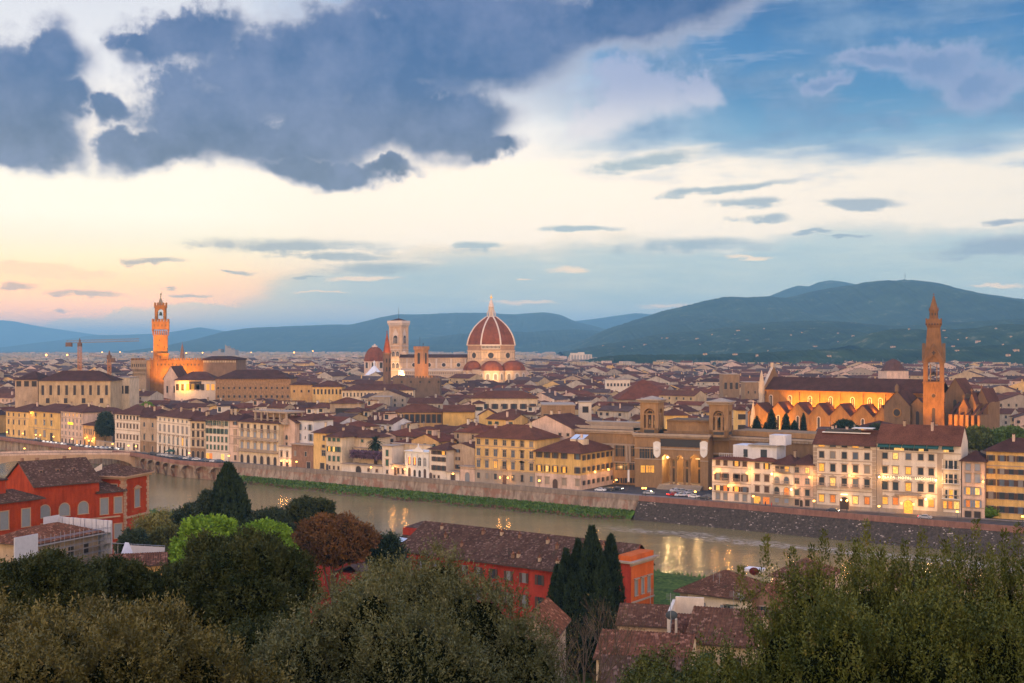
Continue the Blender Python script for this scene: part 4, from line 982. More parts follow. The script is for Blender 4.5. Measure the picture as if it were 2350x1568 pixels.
# national library
def library():
 rt = thing('library', 'massive brown sandstone library with twin open towers, long cornice and three entrance arches', 'library')
 A = P4(2540, 1947); B = P4(2832, 1962); fc = Facade(2540, 2832, yb=(1947, 1962)); M, L = fc.M, fc.L; h = fc.z(2690, 1735)
 def part(name, mb, mats, MM=M): return mb.build(name, mats, rt, MM)
 mb = MB()
 xs = [fc.px(q) for q in Z4(1755, 1860, 1915, 2012, 2078, 2205)]
 zf, zs, za = fc.z(2700, 1938), fc.z(2700, 1838), fc.z(2700, 1810); D = 24
 ar = [((xs[i] + xs[i + 1]) / 2, (xs[i + 1] - xs[i]) / 2 * 1.0) for i in (0, 2, 4)]
 x_l = ar[0][0] - ar[0][1]; x_r = ar[2][0] + ar[2][1]; zt = zs + max(a[1] for a in ar) + .6
 mb.box((0, 0, 0), (x_l, 3, h)); mb.box((x_r, 0, 0), (L, 3, h)); mb.box((x_l, 0, zt), (x_r, 3, h)); mb.box((0, 3, h - 8), (L, D, h)); mb.box((0, 9, 0), (L, D, h - 8)); mb.box((0, 3, 0), (x_l, 9, h - 8)); mb.box((x_r, 3, 0), (L, 9, h - 8))
 for i, (cx, r) in enumerate(ar):
  lo = x_l if i == 0 else (ar[i - 1][0] + ar[i - 1][1] + cx - r) / 2
  hi = x_r if i == 2 else (cx + r + ar[i + 1][0] - ar[i + 1][1]) / 2
  n = 10; P = [(cx - r * math.cos(math.pi * k / n), zs + r * math.sin(math.pi * k / n)) for k in range(n + 1)]
  for k in range(n):
   a, b = P[k], P[k + 1]
   mb.poly([(a[0], 0, a[1]), (b[0], 0, b[1]), (b[0], 0, zt), (a[0], 0, zt)]); mb.poly([(a[0], 0, a[1]), (a[0], 3, a[1]), (b[0], 3, b[1]), (b[0], 0, b[1])])
  if lo < cx - r: mb.box((lo, 0, zs), (cx - r, 3, zt))
  if cx + r < hi: mb.box((cx + r, 0, zs), (hi, 3, zt))
 part('front_block', mb, W['lib'])
 mb = MB()
 for q in (xs[1] / 2 + xs[2] / 2, xs[3] / 2 + xs[4] / 2):
  for dx in (-.9, .9): mb.lathe([(.62, zf), (.5, zf + .5), (.44, zs - 1), (.75, zs)], 10, (q + dx, .8, 0))
  mb.box((q - 1.8, .1, zs), (q + 1.8, 1.6, zs + .5)); mb.box((q - 1.7, .1, 0), (q + 1.7, 1.6, zf))
 part('columns', mb, W['lib'])
 mb = MB(); mb.box((x_l, 8.9, 0), (x_r, 8.98, zt))
 part('porch_wall', mb, W['lib'])
 for cx, r in ar:
  mb = MB(); mb.box((cx - 1.1, 8.8, zf), (cx + 1.1, 8.88, zf + 5.4), 0); mb.box((cx - 1.1, 8.8, zf + 6.2), (cx + 1.1, 8.88, zf + 9.5), 0)
  mb.box((cx - r, 8.7, zs - .5), (cx + r, 8.88, zs), 1); part('porch_door', mb, [m_dark, W['trimw']])
 mb = MB()
 for k in range(7): mb.box((x_l - 1, -4 + k * .6, 0), (x_r + 1, 9, zf * (k + 1) / 7 * .99))
 part('steps', mb, W['grey'])
 mb = MB()
 mb.box((-.9, -1.1, h - .9), (L + 1, D, h)); mb.box((-.5, -.6, h - 1.6), (L + .5, 0, h - .9))
 for k in range(int(L / .9)): mb.box((k * .9, -.95, h - 1.25), (k * .9 + .4, -.6, h - .92))
 mb.box((-.2, -.3, zt + 1.0), (L + .2, 0, zt + 1.5)); mb.box((-.2, -.25, zs - .4), (x_l, 0, zs)); mb.box((x_r, -.25, zs - .4), (L + .2, 0, zs))
 part('cornice', mb, W['trim'])
 pa, pb = fc.px(2642), fc.px(2802); z1, z0 = fc.z(2720, 1760), fc.z(2720, 1785)
 mb = MB(); mb.box((pa, -.12, z0), (pb, 0, z1)); mb.box((pa - .3, -.18, z0 - .3), (pb + .3, -.0, z0)); mb.box((pa - .3, -.18, z1), (pb + .3, 0, z1 + .3))
 part('dark_panel', mb, plain('plaque_dark', (.025, .025, .03), .5))
 mb = MB()
 for q in (2629, 2816):
  x = fc.px(q); z = fc.z(q, 1824); plate(mb, [(x - 1.4, z + 1), (x - 1.0, z), (x, z - .7), (x + 1.0, z), (x + 1.4, z + 1), (x + 1.5, z + 5.2), (x + .5, z + 5.8), (x - .5, z + 5.8), (x - 1.5, z + 5.2)], -.6, 0)
  mb.lathe([(.2, -.35), (.75, -.25), (.9, 0), (.75, .25), (.2, .35)], 10, M=Matrix.Translation((x, -.6, z + 2.8)) @ Matrix.Rotation(R(90), 4, 'X'))
 part('coat_of_arms', mb, W['trimw'])
 def wins(fc2, MM, cols, specs):
  for x in cols:
   for y0, y1, w, st_, lit in specs:
    z0, z1 = fc2.z(x, y1), fc2.z(x, y0)
    add_window(rt, fc2.px(x), z0, w, z1 - z0, st_, W['lib'], None, m_lit if lit else m_glass, M=MM)
 wins(fc, M, [2568, 2590, 2610], [(1788, 1834, 2.0, 'cross', 0)]); wins(fc, M, [2573, 2592, 2607], [(1862, 1890, 2.0, 'cross', 1)])
 fl = Facade(2262, 2542, yb=(1926, 1941)); hl = fl.z(2420, 1718)
 mb = MB(); mb.box((0, 0, 0), (fl.L + 2, 22, hl)); mb.build('left_wing', W['lib'], rt, fl.M)
 mb = MB(); mb.box((-1.2, -1.1, hl - .8), (fl.L - .3, 22, hl)); mb.box((-.6, -.6, hl - 1.5), (fl.L, 0, hl - .8)); mb.box((0, -.3, hl - 6.2), (fl.L, 0, hl - 5.8)); mb.box((0, -.3, hl * .40), (fl.L, 0, hl * .40 + .5)); mb.box((0, -.3, hl * .73), (fl.L, 0, hl * .73 + .4))
 mb.box((3, 3, hl), (fl.L - 2, 3.4, hl + 1.3)); mb.box((3, 14, hl), (fl.L - 2, 21, hl + 2.2)); mb.build('cornice', W['trim'], rt, fl.M)
 mb = MB()
 for x in (2300, 2350, 2400, 2452, 2507, 2520): mb.box((fl.px(x) - .5, -.35, hl * .42), (fl.px(x) + .5, 0, hl * .72))
 mb.build('pilasters', W['trim'], rt, fl.M)
 wins(fl, fl.M, [2330, 2378, 2428, 2472, 2488, 2500, 2528, 2540], [(1775, 1826, 2.2, 'arch cross', 0), (1845, 1880, 2.2, 'cross', 0), (1912, 1932, 1.8, '', 0)])
 fr = Facade(2833, 2917, back=8, yb=(1962, 1966)); hr = fr.z(2870, 1746)
 mb = MB(); mb.box((0, 0, 0), (fr.L, 20, hr)); mb.build('right_block', W['lib'], rt, fr.M)
 mb = MB(); mb.box((-.2, -.9, hr - .8), (fr.L + .9, 20, hr)); mb.box((0, -.5, hr - 1.6), (fr.L + .5, 0, hr - .8)); mb.box((0, -.3, hr * .66), (fr.L + .3, 0, hr * .66 + .5)); mb.build('cornice', W['trim'], rt, fr.M)
 mb = MB()
 for x in (2862, 2876, 2893): mb.box((fr.px(x) - 1, -.05, hr * .58), (fr.px(x) + 1, 0, hr * .64))
 mb.build('window', m_dark, rt, fr.M)
 fw = Facade(2917, 3275, yb=(1958, 1985)); hw = fw.z(3100, 1752)
 mb = MB(); mb.box((0, 0, 0), (fw.L, 18, hw)); mb.build('right_wing', W['libd'], rt, fw.M)
 mb = MB(); mb.box((0, -1.0, hw - .7), (fw.L, 18, hw)); mb.box((0, -.5, hw - 1.6), (fw.L, 0, hw - .7))
 for k in range(int(fw.L / 1.6)): mb.box((k * 1.6, -.8, hw - 1.6), (k * 1.6 + .5, -.5, hw - .7))
 mb.build('cornice', W['trim'], rt, fw.M)
 mb = MB(); mb.box((0, 3, hw), (fw.L, 17, hw + 2.0)); mb.build('roof', W['lib'], rt, fw.M)
 def tower(x0, x1, ytop, back, w_side, MM, f2):
  a, b = f2.px(x0), f2.px(x1); w = b - a; zt_ = f2.z((x0 + x1) / 2, ytop); zb = h - 1; H = zt_ - zb; s = w
  T = MM @ Matrix.Translation((a, back, 0)); mb = MB(); t = w * .20
  for (px_, py_) in ((0, 0), (s - t, 0), (0, s - t), (s - t, s - t)): mb.box((px_, py_, zb), (px_ + t, py_ + t, zt_))
  mb.box((0, 0, zb), (s, s, zb + H * .22)); r = s / 2 - t; zc = zt_ - H * .18 - r
  for side in range(4):
   S = Matrix.Translation((s / 2, s / 2, 0)) @ Matrix.Rotation(R(90) * side, 4, 'Z') @ Matrix.Translation((-s / 2, -s / 2, 0))
   n = 10; P = [(s / 2 - r * math.cos(math.pi * k / n), zc + r * math.sin(math.pi * k / n)) for k in range(n + 1)]
   for k in range(n):
    q, g = P[k], P[k + 1]
    for yy in (0.02, t * .8): mb.poly([tuple(S @ Vector(v)) for v in ((q[0], yy, q[1]), (g[0], yy, g[1]), (g[0], yy, zt_), (q[0], yy, zt_))])
    mb.poly([tuple(S @ Vector(v)) for v in ((q[0], 0.02, q[1]), (q[0], t * .8, q[1]), (g[0], t * .8, g[1]), (g[0], 0.02, g[1]))])
   for cx in (-.5, .5):
    mb.box((s / 2 + cx * r - .45, .5, zb + H * .22), (s / 2 + cx * r + .45, 1.3, zc - .4), 0, S)
   mb.box((t, .4, zc - .4), (s - t, 1.4, zc + .3), 0, S)
   n = 8; rr = r * .45
   P = [(s / 2 - rr * math.cos(math.pi * k / n), zc + .3 + rr * math.sin(math.pi * k / n)) for k in range(n + 1)]
   for k in range(n):
    q, g = P[k], P[k + 1]; f_ = 1.55
    mb.poly([tuple(S @ Vector(v)) for v in ((q[0], .9, q[1]), (g[0], .9, g[1]), (s / 2 + (g[0] - s / 2) * f_, .9, zc + .3 + (g[1] - zc - .3) * f_), (s / 2 + (q[0] - s / 2) * f_, .9, zc + .3 + (q[1] - zc - .3) * f_))])
   mb.box((s * .22, -.08, zb + H * .08), (s * .78, .02, zb + H * .17), 1, S)
  mb.box((s * .3, s * .3, zb), (s * .7, s * .7, zb + H * .3), 0)
  mb.lathe([(.9, zb + H * .3), (.55, zb + H * .34), (.75, zb + H * .45), (.9, zb + H * .58), (.35, zb + H * .66), (.5, zb + H * .72), (.1, zb + H * .77)], 8, (s / 2, s / 2, 0), 2)
  t1 = mb.build('tower', [W['lib'], plain('plaque_dark', (.025, .025, .03), .5), plain('bronze', (.03, .06, .04), .5)], rt, T)
  mb = MB(); mb.box((-.5, -.5, zt_), (s + .5, s + .5, zt_ + .5)); mb.box((-1.3, -1.3, zt_ + .9), (s + 1.3, s + 1.3, zt_ + 1.3))
  for k in range(int(s / .9) + 1):
   for yy in (-1.0, s + .5): mb.box((k * .9, yy, zt_ + .5), (k * .9 + .45, yy + .5, zt_ + .9)); mb.box((yy, k * .9, zt_ + .5), (yy + .5, k * .9 + .45, zt_ + .9))
  mb.box((.2, .2, zt_ + .5), (s - .2, s - .2, zt_ + .9)); mb.lathe([(s * .8, zt_ + 1.3), (.2, zt_ + 2.6)], 4, (s / 2, s / 2, 0), 1, R(45)); put_ = mb.build('tower_cornice', [W['trim'], W['grey']], t1)
 tower(2556, 2628, 1611, 1.5, 0, M, fc)
 f3 = Facade(2830, 2912, back=0, yb=(1962, 1966)); tower(2833, 2908, 1620, 1.5, 0, f3.M, f3)
 mb = MB(); a, b = fc.px(2650), fc.px(2838); mb.box((a, 6, h), (b + 2, 20, h + 4.5)); mb.box((a, 5.4, h + 4.5), (b + 2, 20, h + 5.2), 1); mb.box((a, 1.5, h), (b, 1.9, h + 1.0), 1)
 mb.build('roof', [W['lib'], W['libd']], rt, M)
library()
# landmarks
EXCL = []
def spot(name, loc, target, energy, color, size=R(70), blend=.6, radius=1.0):
 d = bpy.data.lights.new(name, 'SPOT'); d.energy = energy; d.color = color; d.spot_size = size; d.spot_blend = blend; d.shadow_soft_size = radius
 o = bpy.data.objects.new(name, d); COL.objects.link(o); o.location = loc
 o.rotation_euler = (Vector(target) - Vector(loc)).to_track_quat('-Z', 'Y').to_euler(); return o
AMB = (1, .40, .04); WARM = (1, .62, .28)
def ux(u, Y): return (u - 512) / F * Y
def vz(v, Y): return CZ - (v - VH) / F * Y
def merlons(mb, x0, x1, y, z, w=1.2, gap=1.0, h=1.6, t=.8, axis='x', m=0):
 n = max(1, int(abs(x1 - x0) / (w + gap))); st = (x1 - x0) / n
 for k in range(n):
  a = x0 + k * st; b = a + st * w / (w + gap)
  if axis == 'x': mb.box((min(a, b), y, z), (max(a, b), y + t, z + h), m)
  else: mb.box((y, min(a, b), z), (y + t, max(a, b), z + h), m)
def old_palace():
 Y = 1000.0; k = Y / F
 st = plaster('palace_stone', (.24, .118, .038), .35, s=.3)
 cx = 0.0; X = ux(160.7, Y)
 rt = thing('town_hall_palace', 'battlemented brown stone palace with the tall orange-lit clock tower', 'palace', loc=(X, Y, 0), rz=R(14))
 z = lambda y4: vz(y4 / 4, Y)
 s = 11.2
 mb = MB(); mb.box((-s / 2, -s / 2, 30), (s / 2, s / 2, z(1340)))
 for (a, zz) in ((-2.5, z(1385)), (2.6, z(1392)), (-1.2, z(1365))): mb.box((a, -s / 2 - .05, zz), (a + .8, -s / 2, zz + 1.6), 1)
 tw = mb.build('tower_shaft', [st, m_dark], rt)
 mb = MB(); b = 13.6 / 2
 n = 8
 for side in range(4):
  S = Matrix.Rotation(R(90) * side, 4, 'Z')
  for q in range(n):
   x = -b + (q + .5) * 2 * b / n
   pts = [(-s / 2, z(1342)), (-b, z(1322)), (-b, z(1312)), (-s / 2, z(1312))]
   for dx in (-.35, .35): mb.poly([tuple(S @ Vector((x + dx, yy, zz))) for yy, zz in pts])
   mb.poly([tuple(S @ Vector(v)) for v in ((x - .35, -s / 2, z(1342)), (x + .35, -s / 2, z(1342)), (x + .35, -b, z(1322)), (x - .35, -b, z(1322)))])
 mb.box((-b, -b, z(1318)), (b, b, z(1286)))
 for side in range(4):
  S = Matrix.Rotation(R(90) * side, 4, 'Z')
  for q in range(4): mb.box((-b + 1.6 + q * 3, -b - .05, z(1306)), (-b + 2.4 + q * 3, -b, z(1298)), 1, S)
  for q in range(6): mb.box((-b + q * 2 * b / 5.6, -b, z(1286)), (-b + q * 2 * b / 5.6 + 1.3, -b + .8, z(1276)), 0, S)
  mb.box((-b - .2, -b - .2, z(1289)), (b + .2, -b, z(1286)), 0, S)
 mb.build('gallery', [st, m_dark], rt)
 mb = MB(); r = 9.2 / 2
 for a in (-1, 1):
  for c_ in (-1, 1): mb.lathe([(1.25, z(1278)), (1.25, z(1243))], 8, (a * (r - 1.2), c_ * (r - 1.2), 0))
 for side in range(4):
  S = Matrix.Rotation(R(90) * side, 4, 'Z'); rr = r - 2.1; zc = z(1249)
  P = [(-rr * math.cos(math.pi * q / 8), zc + rr * math.sin(math.pi * q / 8)) for q in range(9)]
  for q in range(8):
   g, h = P[q], P[q + 1]
   for yy in (-r, -r + 1.3): mb.poly([tuple(S @ Vector(v)) for v in ((g[0], yy, g[1]), (h[0], yy, h[1]), (h[0], yy, z(1228)), (g[0], yy, z(1228)))])
  for a in (-1, 1): mb.box((min(a * rr, a * r), -r, zc), (max(a * rr, a * r), -r + 1.3, z(1228)), 0, S)
  mb.box((-r - .5, -r - .5, z(1231)), (r + .5, -r, z(1222)), 0, S)
  for q in range(5): mb.box((-r - .5 + q * (2 * r + 1) / 4.55, -r - .5, z(1222)), (-r - .5 + q * (2 * r + 1) / 4.55 + 1.2, -r + .2, z(1211)), 0, S)
 mb.box((-r, -r, z(1228)), (r, r, z(1222)))
 mb.lathe([(1.6, z(1262)), (1.2, z(1258)), (.9, z(1250)), (.2, z(1247))], 10, m=1)
 mb.build('bell_chamber', [st, plain('bronze', (.03, .06, .04), .5)], rt)
 mb = MB(); mb.lathe([(3.3, z(1221)), (2.0, z(1205)), (.25, z(1188))], 4, a0=R(45)); mb.lathe([(.5, z(1188)), (.5, z(1184))], 8); mb.tube((0, 0, z(1184)), (0, 0, z(1180)), .15)
 mb.box((-.5, -.15, z(1181)), (.6, .15, z(1174))); mb.tube((.6, 0, z(1178)), (1.0, 0, z(1165)), .14)
 mb.build('spire', [plain('spire_copper', (.20, .17, .11), .6)], rt)
 mb = MB(); mb.box((-1.5, -s / 2 - 5.5, z(1436)), (6.5, -s / 2 - .3, z(1418))); mb.box((-2.1, -s / 2 - 6.1, z(1418)), (7.1, -s / 2 - .3, z(1413)), 0); mb.box((-.5, -s / 2 - 5.6, z(1434)), (.6, -s / 2 - 5.5, z(1423)), 1); mb.build('lantern_house', [st, m_dark], rt)
 mb = MB(); x0, x1 = ux(138.2, Y) - X, ux(152, Y) - X; y0 = -16.0
 rot = Matrix.Rotation(-R(14), 4, 'Z')
 mb.box((x0 + .8, y0, 0), (x1, y0 + 30, z(1476)), 0, rot); mb.box((x0 - .6, y0 - 1.4, z(1476)), (x1 + .6, y0 + 30, z(1440)), 0, rot)
 for q in range(7): mb.box((x0 + .2 + q * 1.75, y0 - 1.45, z(1466)), (x0 + 1.0 + q * 1.75, y0 - 1.35, z(1454)), 1, rot)
 for zz in (1497, 1484):
  for q in range(8): mb.box((x0 + .6 + q * 1.5, y0 - .9, z(zz)), (x0 + 1.3 + q * 1.5, y0, z(zz - 7)), 0, rot)
 mb2 = MB(); merlons(mb2, x0 - .6, x1 + .6, y0 - 1.4, z(1440)); merlons(mb2, y0, y0 + 30, x0 - .6, z(1440), axis='y')
 mb2.v = [tuple(rot @ Vector(v)) for v in mb2.v]
 mb.build('battlement_block', [plaster('palace_stone_grey', (.30, .225, .15), .3), m_dark], rt); mb2.build('merlons', st, rt)
 mb = MB(); xa, xb = ux(152, Y) - X, ux(207, Y) - X
 mb.box((xa, -6, 0), (xb, 22, z(1440)), 0, rot)
 for q in range(12): mb.box((xa + 6 + q * 3.1, -6.06, z(1462)), (xa + 7 + q * 3.1, -6, z(1454)), 1, rot)
 mb.build('long_wall', [st, m_dark], rt)
 mb2 = MB(); merlons(mb2, xa, xb, -6, z(1440), h=1.7); mb2.v = [tuple(rot @ Vector(v)) for v in mb2.v]; mb2.build('merlons', st, rt)
 mb = MB(); xa, xb = ux(207, Y) - X, ux(239.5, Y) - X
 mb.box((xa, -12, 0), (xb, 24, z(1440)), 0, rot)
 n = 20
 for q in range(n): mb.box((xa + .3 + q * (xb - xa) / n, -12.5, z(1449)), (xa + 1.0 + q * (xb - xa) / n, -12, z(1441)), 2, rot)
 for q in range(3): plate(mb, [(xa + 6 + q * 7 + px_, z(1478) + pz) for px_, pz in arch_pts(3.2, 4.4)], -12.1, -12, 1)
 mb.v[-0:] = mb.v[-0:]
 mb.build('right_block', [plaster('palace_stone_brown', (.22, .14, .09), .3), m_lit, W['cream']], rt)
 mb = MB(); mb.box((xa - .8, -13, z(1440)), (xb + .8, 25, z(1434)), 0, rot)
 P = [rot @ Vector(v) for v in ((xa - .8, -13, z(1434)), (xb + .8, -13, z(1434)), (xb - 8, 6, z(1424)), (xa + 3, 6, z(1424)), (xb + .8, 25, z(1434)), (xa - .8, 25, z(1434)))]
 mb.poly([P[0], P[1], P[2], P[3]]); mb.poly([P[1], P[4], P[2]]); mb.poly([P[4], P[5], P[3], P[2]]); mb.poly([P[5], P[0], P[3]])
 mb.build('roof', RF['dark'], rt)
 EXCL.append((X - 30, X + 75, Y - 22, Y + 40))
 spot('tower_floodlight', (X - 13, Y - 30, 45), (X, Y, 72), 120000, AMB, R(60)); spot('tower_floodlight', (X + 18, Y - 26, 45), (X, Y, 66), 95000, AMB, R(60))
 spot('tower_floodlight', (X + 6, Y - 40, 46), (X, Y, 100), 100000, AMB, R(40))
 for q in range(3): spot('wall_floodlight', (X + 4 + q * 12, Y - 22, 30), (X + 4 + q * 12, Y - 6, 40), 40000, AMB, R(110))
old_palace()
def cathedral():
 Y = 1310.0; z = lambda y4, YY=Y: vz(y4 / 4, YY)
 X = ux(1965 / 4, Y)
 mar = plaster('marble_pale', (.52, .37, .25), .22, s=.2); grn = plain('marble_green_band', (.19, .155, .125), .7); tile = roofmat('dome_tiles', (.19, .058, .028)); rib = plain('dome_rib_marble', (.56, .47, .40), .7)
 rt = thing('cathedral', 'marble cathedral with the huge red ribbed dome and white lantern', 'cathedral', loc=(X, Y, 0))
 Rb = 98 / 4 * Y / F * 1.04; zs, zt = z(1381), z(1268); a0 = R(22.5 + 90)
 hs_, rs_ = [0, .19, .385, .615, .81, .93, 1.0], [1, .96, .875, .715, .50, .32, .21]
 prof = [(Rb * float(np.interp(q / 14, hs_, rs_)), zs + (zt - zs) * q / 14) for q in range(15)]
 mb = MB(); mb.lathe(prof, 8, a0=a0, m=0); dm = mb.build('dome', tile, rt)
 mb = MB()
 for k in range(8):
  a = a0 + k * math.pi / 4
  for (r0, z0), (r1, z1) in zip(prof, prof[1:]):
   mb.tube(((r0 + .15) * math.cos(a), (r0 + .15) * math.sin(a), z0), ((r1 + .15) * math.cos(a), (r1 + .15) * math.sin(a), z1), .95, .8, 6)
 mb.build('dome_ribs', rib, rt)
 mb = MB(); mb.lathe([(5.6, zt - .6), (5.6, zt + .8), (4.4, zt + .9)], 8, a0=a0)
 mb.lathe([(2.3, zt + .9), (2.3, z(1228))], 8, a0=a0)
 for k in range(8):
  a = a0 + k * math.pi / 4; c, s = math.cos(a), math.sin(a)
  mb.tube((4.6 * c, 4.6 * s, zt + .9), (4.6 * c, 4.6 * s, zt + 4.6), .55, .5, 5); mb.tube((4.6 * c, 4.6 * s, zt + 4.4), (2.7 * c, 2.7 * s, zt + 8.5), .5, .4, 5); mb.tube((2.6 * c, 2.6 * s, zt + .9), (2.6 * c, 2.6 * s, z(1229)), .45, .45, 5)
 mb.lathe([(3.5, z(1229)), (3.5, z(1225)), (2.8, z(1223)), (2.6, z(1216)), (.5, z(1197)), (.35, z(1194))], 8, a0=a0)
 mb.build('lantern', rib, rt)
 mb = MB(); mb.lathe([(.2, z(1194)), (1.2, z(1192)), (1.4, z(1189.5)), (1.0, z(1187)), (.15, z(1185))], 10); mb.box((-.12, -.12, z(1186)), (.12, .12, z(1177))); mb.box((-.8, -.1, z(1181)), (.8, .1, z(1180))); mb.build('gilded_ball', glow('gilding_glow', (1, .45, .05), .8), rt)  # shine of the gilded ball and cross is put in as emission
 def octs(r, z0, z1, name, mat, pr=None): mb = MB(); mb.lathe([(r, z0), (r, z1)], 8, a0=a0); return mb.build(name, mat, pr or rt)
 Rd = Rb * .985
 octs(Rd * 1.0, z(1403), zs, 'upper_drum', plaster('drum_rough_stone', (.34, .20, .13), .25)); octs(Rd * 1.01, z(1520), z(1403), 'drum', mar)
 mb = MB()
 ap = math.cos(R(22.5))
 for k in range(8):
  a = a0 + R(22.5) + k * math.pi / 4; S = Matrix.Rotation(a + R(90), 4, 'Z')
  wd = Rd * math.sin(R(22.5)) * 1.96; yy = -Rd * 1.01 * ap
  mb.box((-wd / 2 - .5, yy - .9, zs - .5), (wd / 2 + .5, yy, zs + .6), 0, S); mb.box((-wd / 2 - .4, yy - .7, z(1404)), (wd / 2 + .4, yy, z(1401)), 0, S); mb.box((-wd / 2 - .4, yy - .7, z(1443)), (wd / 2 + .4, yy, z(1439)), 0, S)
  nn = 7
  for q in range(nn + 1):
   x = -wd / 2 + q * wd / nn
   if 2 < q < 5: continue
   mb.box((x - .16, yy - .12, z(1438)), (x + .16, yy, z(1405)), 1, S)
  for zz in (1410, 1433): mb.box((-wd / 2, yy - .1, z(zz)), (wd / 2, yy, z(zz) + .3), 1, S)
  T = S @ Matrix.Translation((0, yy, z(1421))) @ Matrix.Rotation(R(90), 4, 'X')
  mb.lathe([(5.0, 0.0), (5.0, .35), (3.6, .45), (3.0, .2)], 20, m=0, M=T, cap=False); mb.lathe([(3.1, .28), (.1, .29)], 20, m=2, M=T)
 mb.build('drum_marble_panels', [mar, grn, m_dark], rt)
 mb = MB(); S = Matrix.Rotation(a0 + R(22.5) + 3 * math.pi / 4 * 0 + R(90), 4, 'Z')
 best = min(range(8), key=lambda k: ((Matrix.Rotation(a0 + R(22.5) + k * math.pi / 4 + R(90), 4, 'Z') @ Vector((0, -1, 0))) - Vector((.38, -.92, 0))).length)
 S = Matrix.Rotation(a0 + R(22.5) + best * math.pi / 4 + R(90), 4, 'Z'); wd = Rd * math.sin(R(22.5)) * 1.9; yy = -Rd * 1.01 * ap
 mb.box((-wd / 2, yy - 2.0, z(1397)), (wd / 2, yy, z(1394)), 0, S); mb.box((-wd / 2, yy - 2.2, z(1383)), (wd / 2, yy, z(1378)), 0, S)
 for q in range(15): x = -wd / 2 + q * wd / 14; mb.box((x - .25, yy - 1.9, z(1394)), (x + .25, yy - 1.3, z(1383)), 0, S)
 mb.box((-wd / 2, yy - .3, z(1394)), (wd / 2, yy, z(1383)), 1, S)
 mb.build('arcade', [rib, m_dark], rt)
 for (u, yw, rr) in ((2052 / 4, -20, 14.5), (1965 / 4 + 1, -30, 13.5), (1898 / 4, -18, 12.5)):
  x = ux(u, Y) - X
  t = MB(); t.lathe([(rr, 0), (rr, z(1484))], 10, (x, yw, 0), a0=R(18)); t.lathe([(rr + .7, z(1486)), (rr + .7, z(1480))], 10, (x, yw, 0), 0, R(18))
  for q in range(10):
   a = R(18) + R(36) * q + R(18); S = Matrix.Translation((x, yw, 0)) @ Matrix.Rotation(a + R(90), 4, 'Z'); ra = -rr * math.cos(R(18))
   plate_ = MB(); plate(plate_, [(px_, z(1515) + pz) for px_, pz in arch_pts(5.4, 7.6)], ra - .25, ra); plate(plate_, [(px_, z(1515) + pz) for px_, pz in arch_pts(3.4, 6.2)], ra - .35, ra - .26, 1)
   b0 = len(t.v); t.v += [tuple(S @ Vector(v)) for v in plate_.v]; t.f += [tuple(i + b0 for i in f) for f in plate_.f]; t.m += [2 if m == 0 else 1 for m in plate_.m]
  tr = t.build('tribune', [mar, grn, rib], rt)
  d = MB(); d.lathe([(rr * .97 * math.cos(R(80) * q / 8), z(1480) + (z(1441) - z(1480)) * math.sin(R(80) * q / 8)) for q in range(9)], 10, (x, yw, 0), a0=R(18)); d.build('half_dome', tile, tr)
 xa, xb = ux(1600 / 4, Y) - X, -Rd * .75
 mb = MB(); mb.box((xa, -9, 0), (xb, 14, z(1431))); mb.box((xa, -9.5, z(1434)), (xb, -9, z(1430)), 0); mb.box((xa, -9.4, z(1475)), (xb, -9, z(1471)), 0)
 for q, u in enumerate((1656, 1716, 1775, 1834)):
  x = ux(u / 4, Y - 9) - X; T = Matrix.Translation((x, -9, z(1459))) @ Matrix.Rotation(R(90), 4, 'X')
  mb.lathe([(2.7, 0), (2.7, .3), (2.1, .35)], 18, m=2, M=T, cap=False); mb.lathe([(2.1, .2), (.1, .21)], 18, m=3, M=T)
  for dx in (-7.6, 7.6): mb.box((x + dx - .5, -9.6, z(1471)), (x + dx + .5, -9, z(1434)), 2)
 n = 46
 for q in range(n): x = xa + (xb - xa) * (q + .5) / n; mb.box((x - .16, -9.12, z(1450)), (x + .16, -9, z(1436)), 1)
 for zz in (1436, 1450, 1468): mb.box((xa, -9.1, z(zz)), (xb, -9, z(zz) + .25), 1)
 nv = mb.build('nave', [mar, grn, rib, m_dark], rt)
 mb = MB(); mb.poly([(xa, -10, z(1431)), (xb, -10, z(1431)), (xb, 2.5, z(1417)), (xa, 2.5, z(1417))]); mb.poly([(xb, 15, z(1431)), (xa, 15, z(1431)), (xa, 2.5, z(1417)), (xb, 2.5, z(1417))]); mb.build('roof', RF['dark'], rt)
 mb = MB(); mb.box((xa, -19, 0), (xb + 8, -9, z(1480))); mb.box((xa, -19.6, z(1483)), (xb + 8, -19, z(1478)), 2); mb.poly([(xa, -19.6, z(1478)), (xb + 8, -19.6, z(1478)), (xb + 8, -9.1, z(1473)), (xa, -9.1, z(1473))], 0)
 n = 44
 for q in range(n): x = xa + (xb + 8 - xa) * (q + .5) / n; mb.box((x - .35, -19.2, z(1496)), (x + .35, -19, z(1487)), 1)
 for zz in (1486, 1498, 1507): mb.box((xa, -19.3, z(zz)), (xb + 8, -19, z(zz) + .4), 2)
 mb.build('aisle', [mar, grn, rib], rt)
 mb = MB(); mb.lathe([(3.2, z(1418)), (2.6, z(1408)), (.3, z(1402))], 8, (xa + 5, -2, 0)); mb.build('small_turret', mar, rt)
 mb = MB(); mb.box((ux(1893 / 4, Y) - X, -36, 0), (ux(1935 / 4, Y) - X, -24, z(1476))); mb.build('scaffold_tower', plain('scaffold_netting', (.22, .17, .15), .9), rt)
 EXCL.append((X - 120, X + 60, Y - 42, Y + 60))
 spot('cathedral_floodlight', (X - 62, Y - 62, 14), (X - 62, Y - 10, 30), 130000, WARM, R(100)); spot('cathedral_floodlight', (X - 90, Y - 60, 14), (X - 92, Y - 10, 28), 110000, WARM, R(90))
